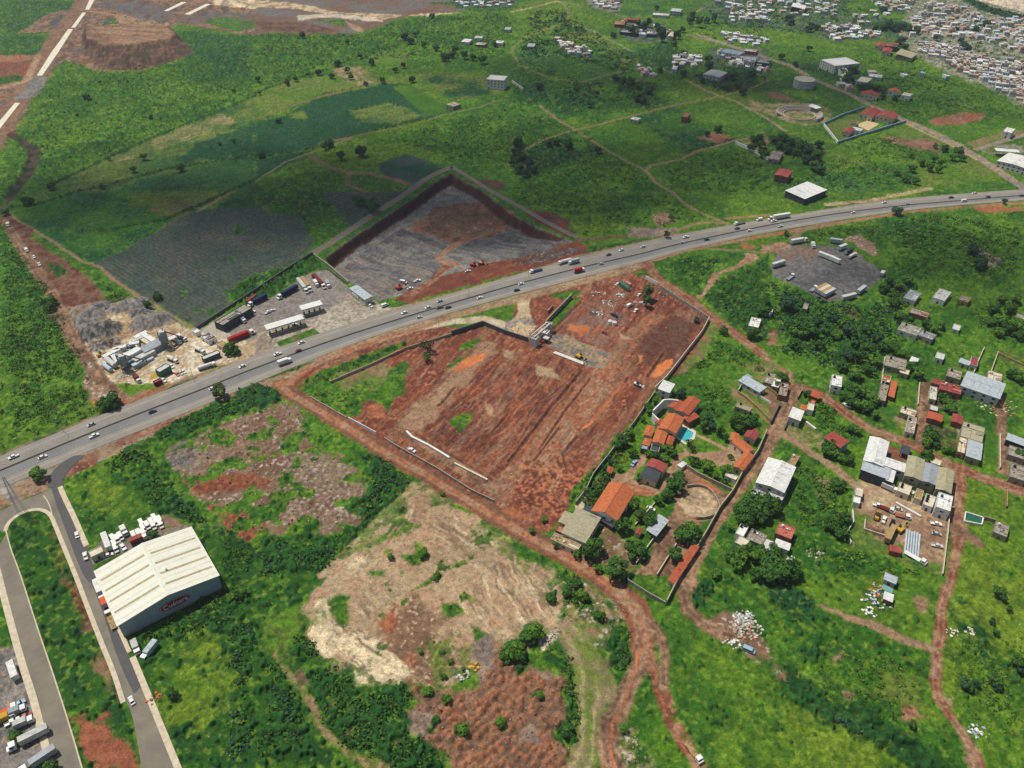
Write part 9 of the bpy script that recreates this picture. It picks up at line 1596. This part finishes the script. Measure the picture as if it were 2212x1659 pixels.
cps('shrubs',[T(2,0,[(150,100),(460,80),(900,420),(1200,560),(1000,640),(400,500),(60,500)]),T(2,0,[(830,640),(1260,720),(1300,940),(1000,900)]),T(2,0,[(500,720),(820,700),(700,940),(300,860)]),T(2,0,[(1500,640),(2200,600),(2200,760),(1800,830)])],1500,(1.4,3.6),['blue','dark'],'dark tree clumps and hedges of the upper middle plain',seed=57,leaf=7)
cps('shrubs',[T(3,0,[(500,480),(900,450),(1300,570),(1900,840),(2200,960),(2200,1080),(1700,940),(1250,1020),(950,900),(980,620)]),T(2,0,[(0,450),(600,700),(1200,930),(500,990),(0,880)]),T(2,0,[(1500,200),(2200,200),(2200,400),(1900,380),(1520,290)])],1860,(.9,2.4),['mid','dark','blue'],'bushes of the far plain before the town',seed=53,leaf=6)
cps('shrubs',[T(3,0,[(1690,-20),(1850,40),(2000,90),(2300,160),(2300,230),(2000,140),(1800,80)])],558,(2,4.5),['blue','dark'],'dark tree belt along the river at the top right',cat='tree belt',seed=54,leaf=8)
# ================================================================== THE TOWN, upper right
def town_mesh(k):
 r=random.Random(k);b=MB();h=r.uniform(.8,1.1)
 b.box(-.5,.5,-.5,.5,-.05,h);b.cur=1;b.box(-.47,.47,-.47,.47,h-.01,h+.012);b.cur=0
 t=.04;b.box(-.5,.5,-.5,-.5+t,h,h+.09);b.box(-.5,.5,.5-t,.5,h,h+.09);b.box(-.5,-.5+t,-.5+t,.5-t,h,h+.09);b.box(.5-t,.5,-.5+t,.5-t,h,h+.09)
 if k%3==0:b.box(-.1,.3,-.3,.2,h,h+.5)
 if k%4==1:b.cur=2;b.tube((.25,.25,h),(.25,.25,h+.28),.1,.1,8)
 b.cur=2
 for x in(-.25,.2):b.box(x,x+.18,-.51,-.5,h*.45,h*.75)
 o=b.build('town_house',[pm('white'),pm('pale'),pm('dgrey')]);me=o.data;bpy.data.objects.remove(o);return me
WALLC=[((222,216,200),(200,194,180),'pale'),((232,230,222),(230,228,222),'white'),((214,200,170),(196,186,164),'sand coloured'),((206,178,156),(190,160,136),'rose coloured'),((184,180,172),(164,160,152),'grey'),((206,214,216),(196,204,206),'bluish white')]
TM=[]
for k in range(18):
 me=town_mesh(k);w=WALLC[k%6];me.materials[0]=pm(w[0],var=.25,scale=.3);me.materials[1]=pm(w[1],var=.3,scale=.3);TM.append((me,w[2]))
rt=random.Random(21)
def inpoly(p,A):
 x,y=p;ins=False;n=len(A)
 for i in range(n):
  a,b=A[i],A[(i+1)%n]
  if(a[1]>y)!=(b[1]>y)and x<(b[0]-a[0])*(y-a[1])/(b[1]-a[1]+1e-9)+a[0]:ins=not ins
 return ins
spots=[]
def fill_rows(D,sx_,sy_,jit,dens_,ang,sz,where):
 P=[(p.x,p.y)for p in W(D)];xs_=[p[0]for p in P];ys_=[p[1]for p in P];ca,sa=math.cos(ang),math.sin(ang);cx,cy=sum(xs_)/len(P),sum(ys_)/len(P);R=max(max(xs_)-min(xs_),max(ys_)-min(ys_))*.75
 i=-int(R/sx_)
 while i*sx_<R:
  j=-int(R/sy_)
  while j*sy_<R:
   gx,gy=i*sx_+rt.uniform(-jit,jit),j*sy_+(0 if j%3 else sy_*.2)+rt.uniform(-jit,jit);x,y=cx+gx*ca-gy*sa,cy+gx*sa+gy*ca
   if rt.random()<dens_ and inpoly((x,y),P):
    spots.append((x,y,ang+rt.uniform(-.06,.06),rt.uniform(*sz),rt.uniform(*sz)*1.15,rt.choice((3.0,3.2,5.6)),where,rt.randrange(18)))
   j+=1
  i+=1
fill_rows(T(3,0,[(1260,440),(1450,500),(1650,620),(1900,730),(2300,960),(2300,560),(1900,520),(1500,380),(1300,360)]),7.2,10.0,.7,.93,-.45,(5.4,7.4),'in the near rows of the town')
fill_rows(T(3,0,[(1200,330),(1700,330),(2300,480),(2300,180),(1900,150),(1650,60),(1400,60),(1230,200)]),10,14,2.5,.62,-.2,(6,10),'in the far quarter of the town')
for D_,n_,wh in((T(2,0,[(700,10),(930,20),(900,90),(720,60)]),20,'in the small hamlet at the top centre'),(T(1,0,[(1640,0),(2200,-10),(2200,60),(1800,70)]),30,'on the horizon side of the far plain'),(T(2,0,[(1700,-10),(2212,-10),(2212,200),(1900,130)])+[],42,'in the loose hamlet at the top'),(T(3,0,[(0,-20),(600,-20),(620,150),(250,150),(0,120)]),46,'in the scattered hamlet left of the town'),(T(3,0,[(420,240),(640,230),(960,290),(900,330),(560,350)]),34,'in the hamlet behind the cube hall'),(T(2,0,[(1400,500),(1620,500),(1600,590),(1400,570)]),22,'in the little cluster near the works'),(T(2,0,[(1800,280),(1930,300),(2200,340),(2200,400),(1850,380)]),20,'beside the track above the works'),(T(3,0,[(900,10),(1260,20),(1180,120),(1000,80)]),24,'in the block at the top edge of the town'),(T(2,0,[(1930,100),(2212,110),(2200,200),(1830,190)]),16,'in the gardens above the works'),(T(3,0,[(640,640),(760,720),(700,790),(620,740)]),8,'beside the avenue crossing'),(T(2,0,[(1740,460),(2200,560),(2200,640),(1900,560)]),18,'in the works yard'),(T(2,0,[(380,340),(480,370),(690,460),(640,500),(500,470)]),14,'in the oblong bare plot of the far plain'),(T(2,0,[(1090,580),(1220,600),(1220,680),(1100,650)]),5,'in the far farm plot'),(T(2,0,[(900,200),(1450,230),(1450,340),(1000,330)]),9,'in the barracks grove'),(T(3,0,[(1640,20),(640,200),(900,220),(700,130)]),12,'between hamlet and town'),(T(3,0,[(2000,700),(1000,640),(960,620),(860,650)]),5,'beside the cream hall')):
 P=[(p.x,p.y)for p in W(D_)];k=0;tr=0
 while k<n_ and tr<4000:
  tr+=1;x=rt.uniform(min(p[0]for p in P),max(p[0]for p in P));y=rt.uniform(min(p[1]for p in P),max(p[1]for p in P))
  if inpoly((x,y),P)and all((x-s[0])**2+(y-s[1])**2>90 for s in spots[-70:]):
   spots.append((x,y,rt.uniform(-.6,.2),rt.uniform(5,10),rt.uniform(6,12),rt.choice((3,3.2,5)),wh,rt.choice((0,1,1,2,4,5,3,7))));k+=1
print('town houses',len(spots))
vis=[s for s in spots if-10<proj((s[0],s[1],2))[0]<2222 and-8<proj((s[0],s[1],4))[1]]
vis.sort(key=lambda s:-(s[3]*s[4]*(1+.0)/(s[0]**2+s[1]**2)))
keep=set(map(id,vis[:285]));rest=[]
for s in spots:
 x,y,a,l1,l2,h,wh,k=s;me,cname=TM[k]
 if id(s)in keep:
  o=bpy.data.objects.new('town_house',me);COL.objects.link(o);o.location=(x,y,0);o.rotation_euler=(0,0,a);o.scale=(l1,l2,h)
  tag(o,'%s %s %s house %s'%('tiny' if l1*l2<42 else 'small' if l1*l2<62 else 'broad' if l1>l2 else 'long',cname,'two storey' if h>4.5 else 'low flat',wh),'house','houses '+wh)
 else:rest.append(s)
vs,fs,mi=[],[],[];mats_=[]
for s in rest:
 x,y,a,l1,l2,h,wh,k=s;me,_=TM[k];b0=len(vs);ca,sa=math.cos(a),math.sin(a)
 for v in me.vertices:X_,Y_=v.co.x*l1,v.co.y*l2;vs.append((x+X_*ca-Y_*sa,y+X_*sa+Y_*ca,v.co.z*h))
 for m in me.materials:
  if m not in mats_:mats_.append(m)
 for f in me.polygons:fs.append(tuple(b0+i for i in f.vertices));mi.append(mats_.index(me.materials[f.material_index]))
if fs:o=mo('town_houses',vs,fs,mats_,None,mi);tag(o,'mass of tiny pale and grey houses of the distant town','houses',None,'stuff')
cps('shrubs',[T(3,0,[(1260,440),(1450,500),(1650,620),(1900,730),(2300,960),(2300,180),(1900,150),(1650,60),(1400,60),(1230,200)]),T(3,0,[(0,0),(640,0),(1150,180),(900,300),(560,340),(0,250)]),T(2,0,[(1500,100),(2212,60),(2212,260),(1900,220),(1500,200)]),T(2,0,[(1740,460),(2200,560),(2200,660),(1700,600)])],1054,(1.4,3.6),['blue','dark'],'dark garden greenery between the distant houses',cat='greenery',seed=55,leaf=7)
# loose stones and litter lying about on the heaps and meadows
def stones(D_list,n,rr,cols,label,seed):
 r=random.Random(seed);bs={c_:MB()for c_ in cols}
 Ps=[[(p.x,p.y)for p in W(D)]for D in D_list]
 for P in Ps:
  x0,x1,y0,y1=min(p[0]for p in P),max(p[0]for p in P),min(p[1]for p in P),max(p[1]for p in P);k=0;tr=0
  while k<n and tr<n*6:
   tr+=1;x,y=r.uniform(x0,x1),r.uniform(y0,y1)
   if not inpoly((x,y),P):continue
   k+=1;s=rr[0]+(rr[1]-rr[0])*r.random()**3;z=hz(x,y);m_=5;b=bs[r.choice(cols)]
   top=[(x+s*math.cos(i*1.257+r.uniform(-.4,.4))*r.uniform(.6,1),y+s*math.sin(i*1.257+r.uniform(-.4,.4))*r.uniform(.6,1))for i in range(m_)]
   b.add([(*t_,z-.2)for t_ in top]+[(x+(t_[0]-x)*.6,y+(t_[1]-y)*.6,z+s*.8)for t_ in top],[tuple(range(m_,2*m_))]+[(i,(i+1)%m_,m_+(i+1)%m_,m_+i)for i in range(m_)])
 mm=[];V,F,I=[],[],[]
 for j,(c_,b)in enumerate(bs.items()):k0=len(V);V+=b.v;F+=[tuple(k0+i for i in f)for f in b.f];I+=[j]*len(b.f);mm.append(pm(c_,tag='_stone'))
 o=mo('stones',V,F,mm,None,I);tag(o,label,'stones',None,'stuff')
stones([RUB],700,(.25,.9),['conc','oldc','brown'],'grey and whitish rubble stones on the tipping ground',61)
stones([HP],500,(.2,.7),['oldc','brown','brick'],'small stones strewn over the brown heaps',62)
stones([SITE],900,(.2,.8),['salmon','conc','brick'],'loose stones on the red earthworks',63)
stones([PLT],260,(.15,.6),['cream','conc'],'loose stones on the tan plateau',64)
stones([T(2,3,[(580,20),(880,160),(1000,300),(1030,430),(860,420),(640,400),(440,420),(400,300)]),T(2,3,[(240,600),(380,440),(430,490),(300,670)]),T(2,3,[(960,1350),(1100,1400),(1100,1600),(960,1640)])],70,(.3,.9),['ocre','oldc','conc'],'pale rubble stones beside the dirt road bend',65)
stones([T(0,3,[(1560,560),(2200,400),(2200,1600),(1600,1500),(1280,900)]),T(0,2,[(560,850),(760,1290),(1300,1190),(1100,800)]),T(3,3,[(1500,150),(2200,150),(2200,1500),(1800,1300)])],80,(.15,.4),['cream','oldc'],'tiny pale stones and litter dotting the meadows',66)
# ================================================================== CLOUDS and HAZE
# fair weather clouds high above the drone shade part of the plain
mc=bpy.data.materials.new('cloud_vapour');mc.use_nodes=True;nt=mc.node_tree;nt.nodes.clear();out=nt.nodes.new('ShaderNodeOutputMaterial')
tr=nt.nodes.new('ShaderNodeBsdfTransparent');df=nt.nodes.new('ShaderNodeBsdfDiffuse');df.inputs[0].default_value=(.9,.9,.92,1);mx=nt.nodes.new('ShaderNodeMixShader')
gg=nt.nodes.new('ShaderNodeNewGeometry');nn=nt.nodes.new('ShaderNodeTexNoise');nn.inputs['Scale'].default_value=.012;nn.inputs['Detail'].default_value=4;nt.links.new(gg.outputs['Position'],nn.inputs['Vector'])
mr=nt.nodes.new('ShaderNodeMapRange');mr.inputs[1].default_value=.3;mr.inputs[2].default_value=.7;mr.inputs[3].default_value=.02;mr.inputs[4].default_value=.17;nt.links.new(nn.outputs['Fac'],mr.inputs[0])
sx_=nt.nodes.new('ShaderNodeSeparateXYZ');nt.links.new(gg.outputs['True Normal'],sx_.inputs[0]);ab=nt.nodes.new('ShaderNodeMath');ab.operation='ABSOLUTE';nt.links.new(sx_.outputs[2],ab.inputs[0]);m3=nt.nodes.new('ShaderNodeMath');m3.operation='MULTIPLY';nt.links.new(ab.outputs[0],m3.inputs[0]);nt.links.new(mr.outputs[0],m3.inputs[1])
nt.links.new(m3.outputs[0],mx.inputs[0]);nt.links.new(tr.outputs[0],mx.inputs[1]);nt.links.new(df.outputs[0],mx.inputs[2]);nt.links.new(mx.outputs[0],out.inputs['Surface'])
def cloud(parts,label):
 zc=760;sh=zc/math.tan(SUN_EL);vs,fs=[],[];r=random.Random(8)
 P0=None
 for(x,y,rx,ry)in parts:
  g=at(x,y);c=Vector((g.x+SUNH.x*sh,g.y+SUNH.y*sh,zc))
  for k in range(5):
   f=1.25-.2*k;n,m=28,9;dz=k*4+r.uniform(0,5);k0=len(vs)
   for j in range(m+1):
    ph=math.pi*j/m
    for i in range(n):
     th=2*math.pi*i/n;w=1+.16*math.sin(3*th+k+x)+.1*math.sin(7*th+2*k+y);vs.append((c.x+rx*f*w*math.sin(ph)*math.cos(th),c.y+ry*f*w*math.sin(ph)*math.sin(th),zc+dz+rx*.28*f*math.cos(ph)))
   for j in range(m):
    for i in range(n):fs.append((k0+j*n+i,k0+j*n+(i+1)%n,k0+(j+1)*n+(i+1)%n,k0+(j+1)*n+i))
 o=mo('cloud',vs,fs,mc,None,None,True);o['kind']='structure';return o
cloud([(560,420,210,110),(250,430,130,60),(850,440,150,80),(950,340,170,90),(1180,450,150,80)],'a');cloud([(1420,330,170,100),(2080,560,120,60),(1350,170,240,110),(1750,190,190,110)],'b')
hz_v=MB();hz_v.box(-3200,3200,-700,5200,-16,330);ho=hz_v.build('haze',bpy.data.materials.new('haze_air'));hm=ho.data.materials[0];hm.use_nodes=True;nt=hm.node_tree;nt.nodes.clear();out=nt.nodes.new('ShaderNodeOutputMaterial');pv=nt.nodes.new('ShaderNodeVolumePrincipled')
pv.inputs['Color'].default_value=(.80,.88,1.0,1);pv.inputs['Density'].default_value=.00007;pv.inputs['Anisotropy'].default_value=.17;nt.links.new(pv.outputs[0],out.inputs['Volume']);ho['kind']='stuff';tag(ho,'thin bluish haze of the air over the whole plain','haze')
build_ground()
